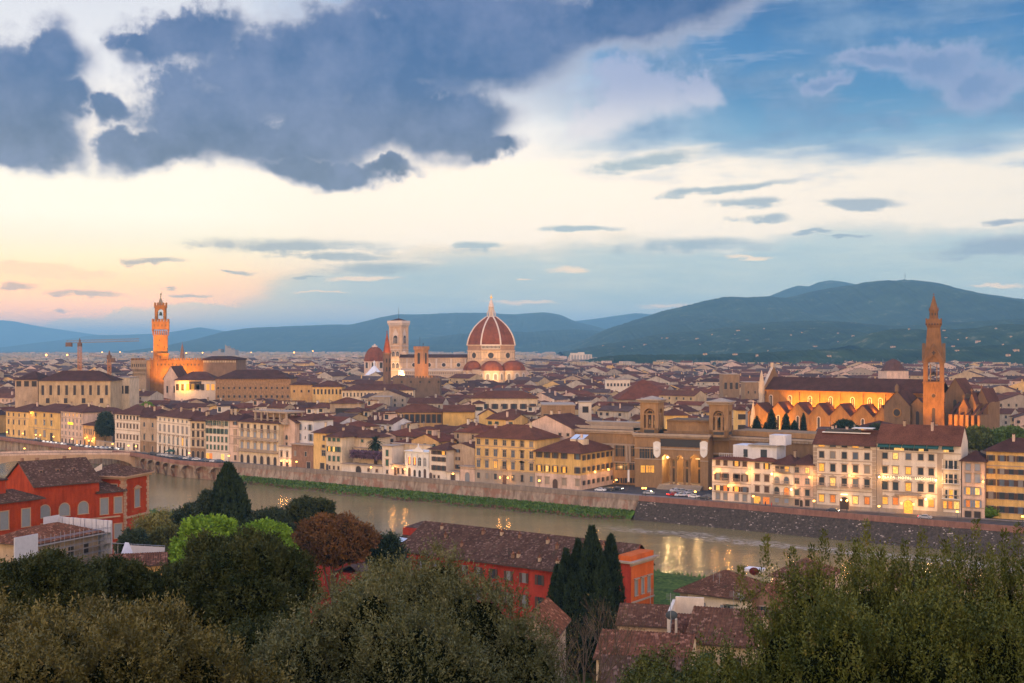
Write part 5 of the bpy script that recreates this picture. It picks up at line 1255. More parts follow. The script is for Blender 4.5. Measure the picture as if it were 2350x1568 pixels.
 spot('cathedral_floodlight', (X + 4, Y - 78, 22), (X, Y - 20, 48), 150000, WARM, R(80))
cathedral()
def bell_tower():
 Y = 1335.0; z = lambda y4: vz(y4 / 4, Y); X = ux(1595 / 4, Y)
 mar = MATS['marble_pale']; grn = MATS['marble_green_band']; pk = plain('marble_rose', (.50, .28, .21), .7)
 rt = thing('bell_tower', 'tall square marble bell tower with flat overhanging top beside the cathedral nave', 'bell tower', loc=(X, Y, 0), rz=R(-24))
 s = 14.0; mb = MB(); mb.box((-s / 2, -s / 2, 0), (s / 2, s / 2, z(1300)))
 for a in (-1, 1):
  for b in (-1, 1): mb.lathe([(1.9, 0), (1.9, z(1298))], 8, (a * s / 2 * .93, b * s / 2 * .93, 0), a0=R(22.5))
 mb.build('shaft', mar, rt)
 mb = MB(); lv = [1507, 1482, 1442, 1400, 1385, 1306]
 for side in (0, 1, 3):
  S = Matrix.Rotation(R(90) * side, 4, 'Z')
  for zz in lv: mb.box((-s / 2 - 1.2, -s / 2 - 1.2, z(zz)), (s / 2 + 1.2, -s / 2 + .4, z(zz) + .8), 0, S)
  for (zb, zt_, xs_) in ((1472, 1452, (-2.6, 2.6)), (1425, 1406, (-2.6, 2.6)), (1374, 1342, (0,))):
   for x in xs_:
    w = 3.0 if len(xs_) > 1 else 5.0
    q = MB(); plate(q, [(x + px_ * 1.0, z(zb) + pz) for px_, pz in arch_pts(w * 1.35, z(zt_) - z(zb) + 1.2)], -s / 2 - .5, -s / 2, 2); plate(q, [(x + px_, z(zb) + pz) for px_, pz in arch_pts(w, z(zt_) - z(zb))], -s / 2 - .6, -s / 2 - .51, 1)
    for dx in ((0,) if w < 4 else (-.85, .85)): q.box((x + dx - .18, -s / 2 - .75, z(zb)), (x + dx + .18, -s / 2 - .6, z(zt_) - w / 2), 0)
    b0 = len(mb.v); mb.v += [tuple(S @ Vector(v)) for v in q.v]; mb.f += [tuple(i + b0 for i in f) for f in q.f]; mb.m += q.m
    if w > 4: plate_h = MB(); plate(plate_h, [(-3.8, z(1340)), (3.8, z(1340)), (0, z(1314))], -s / 2 - .45, -s / 2, 0); b0 = len(mb.v); mb.v += [tuple(S @ Vector(v)) for v in plate_h.v]; mb.f += [tuple(i + b0 for i in f) for f in plate_h.f]; mb.m += plate_h.m
  for k in range(26):
   zz = 1506 - k * 7.8
   if zz > 1302: mb.box((-s / 2 + 1.4, -s / 2 - .06, z(zz)), (-s / 2 + 2.6, -s / 2, z(zz - 4)), 3 if k % 2 else 4, S); mb.box((s / 2 - 2.6, -s / 2 - .06, z(zz)), (s / 2 - 1.4, -s / 2, z(zz - 4)), 3 if k % 2 else 4, S)
 mb.build('windows_and_bands', [MATS['dome_rib_marble'], m_dark, MATS['dome_rib_marble'], grn, pk], rt)
 mb = MB(); a = s / 2 + 2.3; mb.box((-a + .8, -a + .8, z(1302)), (a - .8, a - .8, z(1293))); mb.box((-a, -a, z(1293)), (a, a, z(1283)))
 for side in range(4):
  S = Matrix.Rotation(R(90) * side, 4, 'Z')
  for q in range(9): mb.box((-a + .6 + q * 1.95, -a + .1, z(1301)), (-a + 1.4 + q * 1.95, -a + .9, z(1293)), 0, S)
 mb.build('cornice', MATS['dome_rib_marble'], rt)
 mb = MB(); mb.lathe([(10.2, z(1283)), (.4, z(1273))], 4, a0=R(45)); mb.build('roof', RF['dark'], rt)
 mb = MB(); mb.tube((0, 0, z(1274)), (0, 0, z(1230)), .28, .15); mb.build('mast', m_iron, rt)
 EXCL.append((X - 14, X + 14, Y - 30, Y + 14))
 spot('campanile_floodlight', (X - 6, Y - 60, 30), (X, Y, 26), 200000, WARM, R(46)); spot('campanile_floodlight', (X + 8, Y - 50, 20), (X, Y, 66), 150000, WARM, R(45))
bell_tower()
def small_landmarks():
 Y = 960.0; z = lambda y4: vz(y4 / 4, Y); X = ux(1548 / 4, Y); r = 32 / 8 * Y / F
 rt = thing('abbey_spire', 'slender hexagonal brown tower with pointed red spire left of the marble bell tower', 'church tower', loc=(X, Y, 0))
 mb = MB(); mb.lathe([(r * .98, 0), (r * .98, z(1414))], 6); mb.lathe([(r * 1.12, z(1417)), (r * 1.12, z(1411))], 6)
 for k in range(6):
  S = Matrix.Rotation(R(60) * k + R(30) + R(90), 4, 'Z'); ya = -r * .98 * math.cos(R(30))
  for zb in (1450, 1485): mb.box((-.55, ya - .06, z(zb)), (.55, ya, z(zb - 16)), 1, S)
 mb.build('shaft', [plaster('abbey_stone', (.20, .12, .08), .3), m_dark], rt)
 mb = MB(); mb.lathe([(r, z(1411)), (.12, z(1328))], 6); mb.lathe([(.3, z(1330)), (.4, z(1326)), (.1, z(1322))], 6)
 for k in range(6):
  S = Matrix.Rotation(R(60) * k + R(30) + R(90), 4, 'Z'); ya = -r * .95 * math.cos(R(30)); mb.poly([tuple(S @ Vector(v)) for v in ((-1.3, ya - .4, z(1411)), (1.3, ya - .4, z(1411)), (0, ya * .9, z(1394)))], 0)
 mb.build('spire', roofmat('spire_tiles', (.30, .085, .04)), rt); EXCL.append((X - 6, X + 6, Y - 8, Y + 8))
 spot('spire_floodlight', (X + 6, Y - 10, 46), (X, Y, 60), 9000, AMB, R(70))
 Y = 930.0; z = lambda y4, YY=930.0: vz(y4 / 4, YY); X = ux(1686 / 4, Y); s = 62 / 4 * .775 * .62
 rt = thing('watch_tower', 'square orange-brown battlemented tower with tall arched openings left of the great dome', 'tower', loc=(X, Y, 0), rz=R(-28))
 st = plaster('watch_tower_stone', (.42, .22, .11), .25)
 s = 10.0 * .78; mb = MB(); mb.box((-s / 2, -s / 2, 0), (s / 2, s / 2, z(1400))); mb.box((-s / 2 - .6, -s / 2 - .6, z(1400)), (s / 2 + .6, s / 2 + .6, z(1390)))
 for side in range(4):
  S = Matrix.Rotation(R(90) * side, 4, 'Z'); q = MB(); plate(q, [(px_, z(1455) + pz) for px_, pz in arch_pts(2.3, z(1411) - z(1455))], -s / 2 - .08, -s / 2, 1); b0 = len(mb.v); mb.v += [tuple(S @ Vector(v)) for v in q.v]; mb.f += [tuple(i + b0 for i in f) for f in q.f]; mb.m += q.m
  for k in range(4): mb.box((-s / 2 - .6 + k * 2.5, -s / 2 - .6, z(1390)), (-s / 2 + .9 + k * 2.5, -s / 2 + .1, z(1385)), 0, S)
 mb.build('shaft', [st, m_dark], rt); mb = MB(); mb.tube((-1.5, 0, z(1388)), (-1.5, 0, z(1348)), .12); mb.tube((1.5, 0, z(1388)), (1.5, 0, z(1374)), .12); mb.box((1.3, -.3, z(1378)), (1.9, .3, z(1374))); mb.build('mast', m_iron, rt)
 EXCL.append((X - 8, X + 8, Y - 10, Y + 10)); spot('watch_tower_floodlight', (X + 12, Y - 22, 36), (X, Y, 36), 22000, AMB, R(60))
 Yh = 915.0; zz = lambda y4: vz(y4 / 4, Yh); xa, xb = ux(1572 / 4, Yh), ux(1760 / 4, Yh)
 rt = thing('battlemented_hall', 'long dark battlemented stone hall below the square orange tower', 'palace', loc=(xa, Yh, 0)); L = xb - xa
 mb = MB(); mb.box((0, 0, 0), (L, 22, zz(1512))); mb.build('wall', plaster('hall_stone', (.17, .115, .08), .3), rt); mb = MB(); merlons(mb, 0, L, 0, zz(1512), h=1.5); mb.build('merlons', MATS['hall_stone'], rt)
 for k in range(8): mb = MB(); mb.box((6 + k * 7, -.06, zz(1532)), (7.4 + k * 7, 0, zz(1523))); mb.build('window', m_dark, rt)
 EXCL.append((xa, xb, Yh - 12, Yh + 24))
 Y = 1500.0; z = lambda y4: vz(y4 / 4, 1500.0); X = ux(1499 / 4, Y); r = 44 / 4 * Y / F
 rt = thing('chapel_dome', 'smaller smooth red dome with flat white cap on pink drum, left of the thin spire', 'church', loc=(X, Y, 0))
 mb = MB(); mb.lathe([(r * math.cos(R(84) * q / 9), z(1446) + (z(1386) - z(1446)) * math.sin(R(84) * q / 9)) for q in range(10)], 8, a0=R(22.5)); mb.build('dome', MATS['dome_tiles'], rt)
 mb = MB(); mb.lathe([(3.6, z(1388)), (3.6, z(1383)), (1.2, z(1381)), (1.0, z(1376))], 8); mb.build('lantern', MATS['dome_rib_marble'], rt)
 mb = MB(); mb.lathe([(r, 0), (r, z(1447))], 8, a0=R(22.5)); mb.lathe([(r + .8, z(1449)), (r + .8, z(1445))], 8, a0=R(22.5))
 for k in range(8):
  S = Matrix.Rotation(R(45) * k + R(90), 4, 'Z'); ya = -r * math.cos(R(22.5)); q = MB(); plate(q, [(px_, z(1472) + pz) for px_, pz in arch_pts(4.4, 8.5)], ya - .1, ya, 1); b0 = len(mb.v); mb.v += [tuple(S @ Vector(v)) for v in q.v]; mb.f += [tuple(i + b0 for i in f) for f in q.f]; mb.m += q.m
  mb.box((-3.6, ya - .25, z(1474)), (-2.9, ya, z(1450)), 2, S); mb.box((2.9, ya - .25, z(1474)), (3.6, ya, z(1450)), 2, S)
 mb.build('drum', [W['pink'], m_dark, W['trimw']], rt); EXCL.append((X - 20, X + 20, Y - 24, Y + 24))
 Y = 1400.0; z = lambda y4: vz(y4 / 4, 1400.0); X = ux(1497 / 4, Y)
 rt = thing('baptistery', 'white octagonal pyramid roof with small lantern below the smaller red dome', 'church', loc=(X, Y, 0))
 mb = MB(); mb.lathe([(10.5, 0), (10.5, z(1500))], 8, a0=R(22.5)); mb.build('wall', MATS['marble_pale'], rt); mb = MB(); mb.lathe([(11.2, z(1500)), (1.1, z(1463)), (1.1, z(1452)), (1.5, z(1451)), (.1, z(1441))], 8, a0=R(22.5)); mb.build('roof', plain('white_lead_roof', (.66, .68, .72), .6), rt); EXCL.append((X - 12, X + 12, Y - 24, Y + 12))
 Y = 1400.0; X = ux(729 / 4, Y); z = lambda y4: vz(y4 / 4, 1400.0)
 rt = thing('church_spire', 'dark pointed spire standing alone right of the orange clock tower', 'spire', loc=(X, Y, 0)); mb = MB(); mb.lathe([(2.7, 0), (2.7, z(1429))], 6); mb.build('base', W['brick'], rt); mb = MB(); mb.lathe([(2.9, z(1429)), (1.9, z(1400)), (.2, z(1374))], 6); mb.tube((0, 0, z(1375)), (0, 0, z(1366)), .15); mb.build('spire', W['brick'], rt)
 Y = 4200.0; z = lambda y4: vz(y4 / 4, 4200.0); X = ux(895 / 4, Y)
 rt = thing('modern_courthouse', 'angular grey-blue modern building on the horizon right of the dark spire', 'building', loc=(X, Y, 0)); mb = MB()
 for (a, b, t) in ((-47, -38, 1406), (-38, -22, 1403), (-22, -12, 1396), (-12, 5, 1410), (5, 14, 1384), (14, 30, 1392), (30, 46, 1399)):
  mb.box((a * .875, 0, 0), (b * .875, 50, z(t)))
 mb.poly([(4.4, 0, z(1384)), (10, 0, z(1384)), (4.4, 0, z(1377))]); mb.build('slabs', W['grey'], rt)
 Y = 3000.0; X = ux(2325 / 4, Y); z = lambda y4: vz(y4 / 4, 3000.0)
 rt = thing('tower_block', 'pale modern apartment tower rising above the roofs right of the great dome', 'apartment tower', loc=(X, Y, 0)); mb = MB()
 mb.box((-27, 0, 0), (-8, 18, z(1412))); mb.box((-8, -2, 0), (8, 18, z(1409))); mb.box((8, 0, 0), (27, 18, z(1418)))
 for k in range(7): mb.box((-24 + k * 7.4, -2.2, 20), (-21.6 + k * 7.4, -.1 if abs(k - 3) > 1 else -2, z(1420)), 1)
 mb.build('wall', [W['white'], W['greysh']], rt)
small_landmarks()
def franciscan_church():
 """the long floodlit church and its spired tower at the right"""
 st = plaster('church_stone', (.31, .160, .055), .3, s=.4); dk = plaster('church_stone_dark', (.20, .12, .065), .3, s=.4); roof = RF['dark']
 rt = thing('basilica', 'long orange floodlit stone basilica with row of pointed gables and dark roof', 'church')
 A = Vector((ux(3060 / 4, 700), 700)); B = Vector((ux(3690 / 4, 640), 640)); M, L = frame2(A, B)
 zr, ze = 38.0, 30.8; hw = 9.5
 d = (B - A).normalized()
 def lx(x4, off=0.0):                          # local x of a picture column on the line at depth 'off' (towards the viewer)
  a = M @ Vector((0, -off, 0)); k = (x4 / 4 - 512) / F; return (k * a.y - a.x) / (d.x - k * d.y)
 mb = MB(); mb.box((0, 0, 0), (L + 6, hw * 2, ze))
 for k in range(8): x = lx((3072, 3117, 3195, 3277, 3360, 3450, 3540, 3600)[k]); mb.box((x - .5, -.7, 8), (x + .5, 0, ze))
 mb.box((0, -.9, ze - .9), (L + 4, -.0, ze))
 nv = mb.build('nave_wall', st, rt, M)
 mb = MB(); mb.poly([(-1, -1.4, ze - .1), (L + 8, -1.4, ze - .1), (L + 8, hw, zr), (-1, hw, zr)]); mb.poly([(L + 8, hw * 2 + 1, ze), (-1, hw * 2 + 1, ze), (-1, hw, zr), (L + 8, hw, zr)]); mb.build('nave_roof', roof, rt, M)
 for x4 in (3084, 3160, 3240, 3323, 3410, 3479, 3522):
  x = lx(x4); mb = MB(); plate(mb, [(px_, pz) for px_, pz in arch_pts(2.6, 8.2)], -.14, -.02, 0); plate(mb, [(px_, pz + .3) for px_, pz in arch_pts(1.7, 7.4)], -.2, -.15, 1); mb.box((-.12, -.26, .3), (.12, -.2, 7), 0)
  mb.build('window', [MATS['dome_rib_marble'], m_dark], rt, M @ Matrix.Translation((x, 0, 19.6)))
 mb = MB(); T = M @ Matrix.Rotation(R(90), 4, 'Z')
 mb.v = []; P = [(-2.5, ze - 3), (2 * hw + 2.5, ze - 3), (2 * hw + 2.5, ze + 1), (hw, zr + 6.0), (-2.5, ze + 1)]
 mb.poly([(-1.2, a, b) for a, b in P]); mb.poly([(.6, a, b) for a, b in reversed(P)])
 for i in range(5):
  a, b = P[i], P[(i + 1) % 5]; mb.poly([(-1.2, a[0], a[1]), (.6, a[0], a[1]), (.6, b[0], b[1]), (-1.2, b[0], b[1])], 1)
 mb.build('front_gable', [dk, W['pale']], rt, M)
 mb = MB(); mb.box((-1.6, -4.6, 0), (.8, -2.2, ze + 4)); mb.lathe([(1.5, ze + 4), (1.0, ze + 8), (.15, ze + 11)], 6, (-.4, -3.4, 0)); mb.box((-1.2, hw - .6, zr + 5.6), (.2, hw + .6, zr + 8.2)); mb.box((-1.6, -14.6, 0), (.8, -12.2, 16)); mb.lathe([(1.4, 16), (.9, 20), (.1, 25)], 6, (-.4, -13.4, 0)); mb.build('pinnacle', W['pale'], rt, M)
 depth = 13.0
 bays = [(2992, 3074, 3030), (3074, 3150, 3113), (3150, 3236, 3191), (3236, 3318, 3275), (3318, 3404, 3362), (3404, 3497, 3451), (3497, 3560, 3530)]
 for i, (x0, x1, xp) in enumerate(bays):
  a, b, p = lx(x0, depth), lx(x1, depth), lx(xp, depth); zv, zp = 17.8, 24.4
  if i == 0: a = max(a, lx(2985, depth)); zp = 23.5
  mb = MB(); mb.poly([(a, -depth, 0), (b, -depth, 0), (b, -depth, zv), (p, -depth, zp), (a, -depth, zv)])
  mb.box((b - .6, -depth - .5, 0), (b + .6, -depth, zv + .3)); mb.poly([(b, -depth, 0), (b, 0, 0), (b, 0, zv), (b, -depth, zv)]); mb.poly([(a, 0, 0), (a, -depth, 0), (a, -depth, zv), (a, 0, zv)])
  g = mb.build('side_gable', st, rt, M)
  mb = MB(); e = -depth - .6
  for (s0, s1) in (((a, zv), (p, zp)), ((b, zv), (p, zp))):
   mb.poly([(s0[0], e, s0[1]), (s1[0], e, s1[1]), (s1[0], 0, s1[1]), (s0[0], 0, s0[1])]); mb.poly([(s0[0], e, s0[1]), (s1[0], e, s1[1]), (s1[0], e, s1[1] - .45), (s0[0], e, s0[1] - .45)])
  mb.build('gable_roof', RF['brown'], g)
  if i in (1, 2, 3, 5): mb = MB(); plate(mb, arch_pts(2.2, 8.5), -.12, 0, 0); plate(mb, [(px_, pz + .3) for px_, pz in arch_pts(1.4, 7.8)], -.2, -.13, 1); mb.build('window', [MATS['dome_rib_marble'], m_dark], g, Matrix.Translation((p, -depth, 8.5)))
 a, b, p = lx(3536, 18), lx(3641, 18), lx(3588, 18); zv, zp = 24.5, 32.5; dd = 18
 mb = MB(); mb.poly([(a, -dd, 0), (b, -dd, 0), (b, -dd, zv), (p, -dd, zp), (a, -dd, zv)]); mb.poly([(a, 0, 0), (a, -dd, 0), (a, -dd, zv), (a, 0, zv)]); mb.poly([(b, -dd, 0), (b, 0, 0), (b, 0, zv), (b, -dd, zv)])
 T = Matrix.Translation((p, -dd, 21)) @ Matrix.Rotation(R(90), 4, 'X'); mb.lathe([(2.5, 0), (2.4, .25), (1.8, .3)], 18, m=2, M=T, cap=False); mb.lathe([(1.9, .12), (.05, .13)], 18, m=1, M=T)
 mb.box((p - .9, -dd - .7, zp - .5), (p + .9, -dd + .5, zp + 2.4)); mb.lathe([(1.1, zp + 2.4), (.1, zp + 3.8)], 4, (p, -dd, 0), a0=R(45)); q = MB(); plate(mb, [(p + px_, 7 + pz) for px_, pz in arch_pts(2.0, 5.5)], -dd - .1, -dd, 1)
 tg = mb.build('transept', [dk, m_dark, st], rt, M)
 mb = MB()
 for (s0, s1) in (((a, zv), (p, zp)), ((b, zv), (p, zp))): mb.poly([(s0[0], -dd - .5, s0[1] + .1), (s1[0], -dd - .5, s1[1] + .1), (s1[0], 8, s1[1] + .1), (s0[0], 8, s0[1] + .1)])
 mb.build('gable_roof', RF['brown'], tg)
 mb = MB(); x0 = lx(3784, 6)
 for (u0, u1, off, zv, zp) in ((3640, 3700, 16, 25, 29), (3780, 3860, 2, 31, 39), (3835, 3875, 14, 24, 29), (3870, 3905, 10, 26, 32), (3900, 3952, 4, 27, 34)):
  a, b = lx(u0, off), lx(u1, off); p = (a + b) / 2; mb.poly([(a, -off, 0), (b, -off, 0), (b, -off, zv), (p, -off, zp), (a, -off, zv)]); mb.poly([(b, -off, 0), (b, 14, 0), (b, 14, zv), (b, -off, zv)]); mb.poly([(a, 14, 0), (a, -off, 0), (a, -off, zv), (a, 14, zv)])
  for (s0, s1) in (((a, zv), (p, zp)), ((b, zv), (p, zp))): mb.poly([(s0[0], -off - .3, s0[1] + .1), (s1[0], -off - .3, s1[1] + .1), (s1[0], 14, s1[1] + .1), (s0[0], 14, s0[1] + .1)], 1)
  plate(mb, [(p + px_ * .9, zv - 16 + pz) for px_, pz in arch_pts(1.9, 13)], -off - .06, -off, 2)
  if u0 > 3780: mb.box((p - .15, -off - .1, zp), (p + .15, -off + .2, zp + 2.2)); mb.box((p - .7, -off - .1, zp + 1.2), (p + .7, -off + .2, zp + 1.5))
 for u in (3800, 3822, 3846, 3868, 3890, 3915): a = lx(u, 17); mb.box((a - .7, -17, 0), (a + .7, -3, 21)); mb.poly([(a - .7, -17, 21), (a + .7, -17, 21), (a + .7, -3, 27), (a - .7, -3, 27)], 1)
 mb.build('choir_chapels', [dk, RF['brown'], m_dark], rt, M)
 Y = 612.0; z = lambda y4: vz(y4 / 4, Y); X = ux(3735 / 4, Y)
 tw = thing('bell_tower', 'tapering brown stone bell tower with small gallery and pointed cap beside the orange basilica', 'bell tower', loc=(X, Y, 0), rz=R(-20)); s = 10.0
 st = plaster('tower_brown_stone', (.20, .105, .045), .35, s=.4)
 mb = MB(); mb.box((-s / 2, -s / 2, 0), (s / 2, s / 2, z(1529))); mb.box((-s / 2 - .4, -s / 2 - .4, z(1532)), (s / 2 + .4, s / 2 + .4, z(1527)))
 for side in (0, 1, 3):
  S = Matrix.Rotation(R(90) * side, 4, 'Z'); q = MB(); T = Matrix.Translation((0, -s / 2, z(1582))) @ Matrix.Rotation(R(90), 4, 'X'); q.lathe([(1.3, 0), (1.2, .2), (.9, .22)], 14, M=T, cap=False, m=2); q.lathe([(.95, .1), (.02, .11)], 14, m=1, M=T)
  plate(q, [(px_, z(1712) + pz) for px_, pz in arch_pts(1.5, 10.5)], -s / 2 - .06, -s / 2, 1)
  b0 = len(mb.v); mb.v += [tuple(S @ Vector(v)) for v in q.v]; mb.f += [tuple(i + b0 for i in f) for f in q.f]; mb.m += q.m
 mb.build('shaft', [st, m_dark, dk], tw)
 mb = MB(); t = 2.2
 for a in (-1, 1):
  for b in (-1, 1): mb.box((min(a * s / 2, a * (s / 2 - t)), min(b * s / 2, b * (s / 2 - t)), z(1529)), (max(a * s / 2, a * (s / 2 - t)), max(b * s / 2, b * (s / 2 - t)), z(1449)))
 r = s / 2 - t
 for side in range(4):
  S = Matrix.Rotation(R(90) * side, 4, 'Z'); zc = z(1449) - 1.0; P = [(-r, zc), (-r * .8, zc + r * .9), (0, zc + r * 1.7), (r * .8, zc + r * .9), (r, zc)]
  ap = z(1377); hw2 = s / 2 + .3
  G = [(-hw2, z(1451)), (0, ap), (hw2, z(1451))]
  mb.poly([tuple(S @ Vector(v)) for v in ((-hw2, -s / 2 - .3, z(1451)), (-r, -s / 2 - .3, z(1451)), (-r, -s / 2 - .3, zc), (-r * .8, -s / 2 - .3, zc + r * .9), (0, -s / 2 - .3, zc + r * 1.7), (0, -s / 2 - .3, ap))])
  mb.poly([tuple(S @ Vector(v)) for v in ((hw2, -s / 2 - .3, z(1451)), (0, -s / 2 - .3, ap), (0, -s / 2 - .3, zc + r * 1.7), (r * .8, -s / 2 - .3, zc + r * .9), (r, -s / 2 - .3, zc), (r, -s / 2 - .3, z(1451)))])
  for a in (-1, 1):
   mb.poly([tuple(S @ Vector(v)) for v in ((a * hw2, -s / 2 - .5, z(1451)), (a * hw2, -s / 2 + 1, z(1451)), (0, -s / 2 + 1, ap + .5), (0, -s / 2 - .5, ap + .5))], 2)
   mb.tube(S @ Vector((a * hw2, -s / 2 - .35, z(1451))), S @ Vector((0, -s / 2 - .35, ap + .3)), .28, .28, 5, 2)
  for dx, dz in ((0, 0), (-.6, 0), (.6, 0), (0, .7), (0, -.7)): mb.box((dx - .33, -s / 2 - .4, z(1411) + dz - .33), (dx + .33, -s / 2 - .3, z(1411) + dz + .33), 1, S)
  mb.box((-hw2, -s / 2 - .35, z(1453)), (-r + .1, -s / 2 + .1, z(1449)), 2, S); mb.box((r - .1, -s / 2 - .35, z(1453)), (hw2, -s / 2 + .1, z(1449)), 2, S)
  for k in (-.45, .45): mb.box((k * r * 1.2 - .2, -s / 2 + .5, z(1529)), (k * r * 1.2 + .2, -s / 2 + .9, zc), 2, S)
 mb.box((-r, -r, z(1529)), (r, r, z(1529) + .6)); mb.lathe([(1.5, z(1500)), (1.1, z(1493)), (.2, z(1485))], 8, m=1); mb.build('belfry', [st, m_dark, dk], tw)
 q = math.sqrt(2); mb = MB(); mb.lathe([(s / 2 * q * .98, z(1449)), (s / 2 * q * .76, z(1385)), (3.1 * q, z(1310))], 4, a0=R(45)); mb.build('spire_body', st, tw)
 mb = MB(); g = 3.9
 mb.lathe([(3.1 * q, z(1312)), (g * q, z(1296)), (g * q, z(1278))], 4, a0=R(45))
 for side in range(4):
  S = Matrix.Rotation(R(90) * side, 4, 'Z')
  for k in range(6): mb.box((-g + .2 + k * 1.35, -g - .05, z(1300)), (-g + .7 + k * 1.35, -g + .8, z(1294)), 1, S)
  for k in range(6): mb.box((-g + k * 1.42, -g - .02, z(1278)), (-g + .7 + k * 1.42, -g + .3, z(1274)), 0, S)
 mb.build('gallery', [st, m_dark], tw)
 mb = MB(); mb.lathe([(2.1, z(1280)), (2.1, z(1244)), (2.4, z(1243)), (2.4, z(1240))], 8); mb.lathe([(2.2, z(1240)), (.35, z(1187))], 8)
 for k in range(8): a = R(45) * k; mb.lathe([(.25, z(1241)), (.03, z(1226))], 4, (2.2 * math.cos(a), 2.2 * math.sin(a), 0)); mb.box((-.35, -2.05, z(1262)), (.35, -2.0, z(1252)), 1, Matrix.Rotation(a + R(22.5), 4, 'Z'))
 mb.lathe([(.5, z(1189)), (.6, z(1187)), (.1, z(1184))], 6); mb.box((-.1, -.1, z(1185)), (.1, .1, z(1172))); mb.box((-.5, -.1, z(1178)), (.5, .1, z(1176.5))); mb.build('turret', [st, m_dark], tw)
 EXCL.append((min(A.x, B.x) - 20, B.x + 60, 585, 735))
 for x4 in (3190, 3235, 3280, 3325, 3370, 3410, 3450, 3490, 3525, 3610): x = lx(x4); p = M @ Vector((x, -8.5, 20.5)); t = M @ Vector((x, 0, 25)); spot('nave_floodlight', p, t, 30000, (1, .38, .02), R(130), 1.0, .5)
 p = M @ Vector((lx(3120), -9, 21)); spot('nave_floodlight', p, M @ Vector((lx(3110), 0, 25)), 1400, AMB, R(130), 1.0, .5)
 spot('chapel_floodlight', M @ Vector((lx(3080, 30), -34, 2)), M @ Vector((lx(3070, 13), -13, 14)), 90000, AMB, R(90)); spot('chapel_floodlight', M @ Vector((lx(3240, 30), -34, 2)), M @ Vector((lx(3260, 13), -13, 12)), 24000, AMB, R(110)); spot('chapel_floodlight', M @ Vector((lx(3420, 30), -34, 2)), M @ Vector((lx(3420, 13), -13, 12)), 26000, AMB, R(110))
 spot('bell_tower_floodlight', (X + 20, Y - 22, 16), (X + 1, Y, 27), 150000, (1, .34, .04), R(60)); spot('bell_tower_floodlight', (X - 20, Y - 22, 22), (X, Y, 34), 60000, AMB, R(60)); spot('bell_tower_floodlight', (X + 2, Y - 40, 20), (X, Y, 62), 9000, AMB, R(50))
 spot('chapel_floodlight', M @ Vector((lx(3850, 26), -30, 4)), M @ Vector((lx(3860, 10), -8, 16)), 90000, (1, .34, .04), R(90))
franciscan_church()
def bridge():
 a = P4(551, 1811, .6); b = P4(-60, 1829, 1.0); b = Vector((-300, 585, 0)); a = Vector((a.x, a.y, 0))
 M, L = frame2(b, a); m = plaster('bridge_stone', (.42, .28, .17), .25, s=.3)
 rt = thing('river_bridge', 'flat-arched stone road bridge crossing the river at the left with red parapets', 'bridge')
 mb = MB(); W_ = 15; n = 24; zt_ = lambda t: -.5 + 1.2 * math.sin(math.pi * min(1, max(0, t)) * .9)
 span = L / 3
 for yy in (0, W_):
  for s in range(3):
   P = []
   for k in range(n + 1):
    t = k / n; x = s * span + t * span; P.append((x, WATER_Z + 1.0 + 4.6 * math.sin(math.pi * min(1, max(0, (t - .06) / .88))) ** .6 if .06 < t < .94 else WATER_Z - 1, -.4 + 1.3 * math.sin(math.pi * x / L)))
   for k in range(n): p, q = P[k], P[k + 1]; mb.poly([(p[0], yy, p[1]), (q[0], yy, q[1]), (q[0], yy, q[2]), (p[0], yy, p[2])])
   for k in range(n):
    p, q = P[k], P[k + 1]
    if yy == 0: mb.poly([(p[0], 0, p[1]), (q[0], 0, q[1]), (q[0], W_, q[1]), (p[0], W_, p[1])])
 for s in (1, 2): mb.prism([(s * span - 1.6, 0), (s * span, -4), (s * span + 1.6, 0), (s * span + 1.6, W_), (s * span, W_ + 4), (s * span - 1.6, W_)], WATER_Z - 1, -1.8)
 mb.build('arches', m, rt, M)
 mb = MB(); mb2 = MB()
 for k in range(40):
  x0, x1 = L * k / 40, L * (k + 1) / 40; z0, z1 = (-.4 + 1.3 * math.sin(math.pi * x / L) for x in (x0, x1))
  mb2.poly([(x0, 0, z0 + .01), (x1, 0, z1 + .01), (x1, W_, z1 + .01), (x0, W_, z0 + .01)])
  for yy in (0, W_ - .35): mb.poly([(x0, yy, z0), (x1, yy, z1), (x1, yy, z1 + 1), (x0, yy, z0 + 1)]); mb.poly([(x0, yy + .35, z0), (x1, yy + .35, z1), (x1, yy + .35, z1 + 1), (x0, yy + .35, z0 + 1)]); mb.poly([(x0, yy, z0 + 1), (x1, yy, z1 + 1), (x1, yy + .35, z1 + 1), (x0, yy + .35, z0 + 1)])
 mb2.build('deck', m_asphalt, rt, M); mb.build('parapet', W['pink'], rt, M)
 return M, L
BR_M, BR_L = bridge()
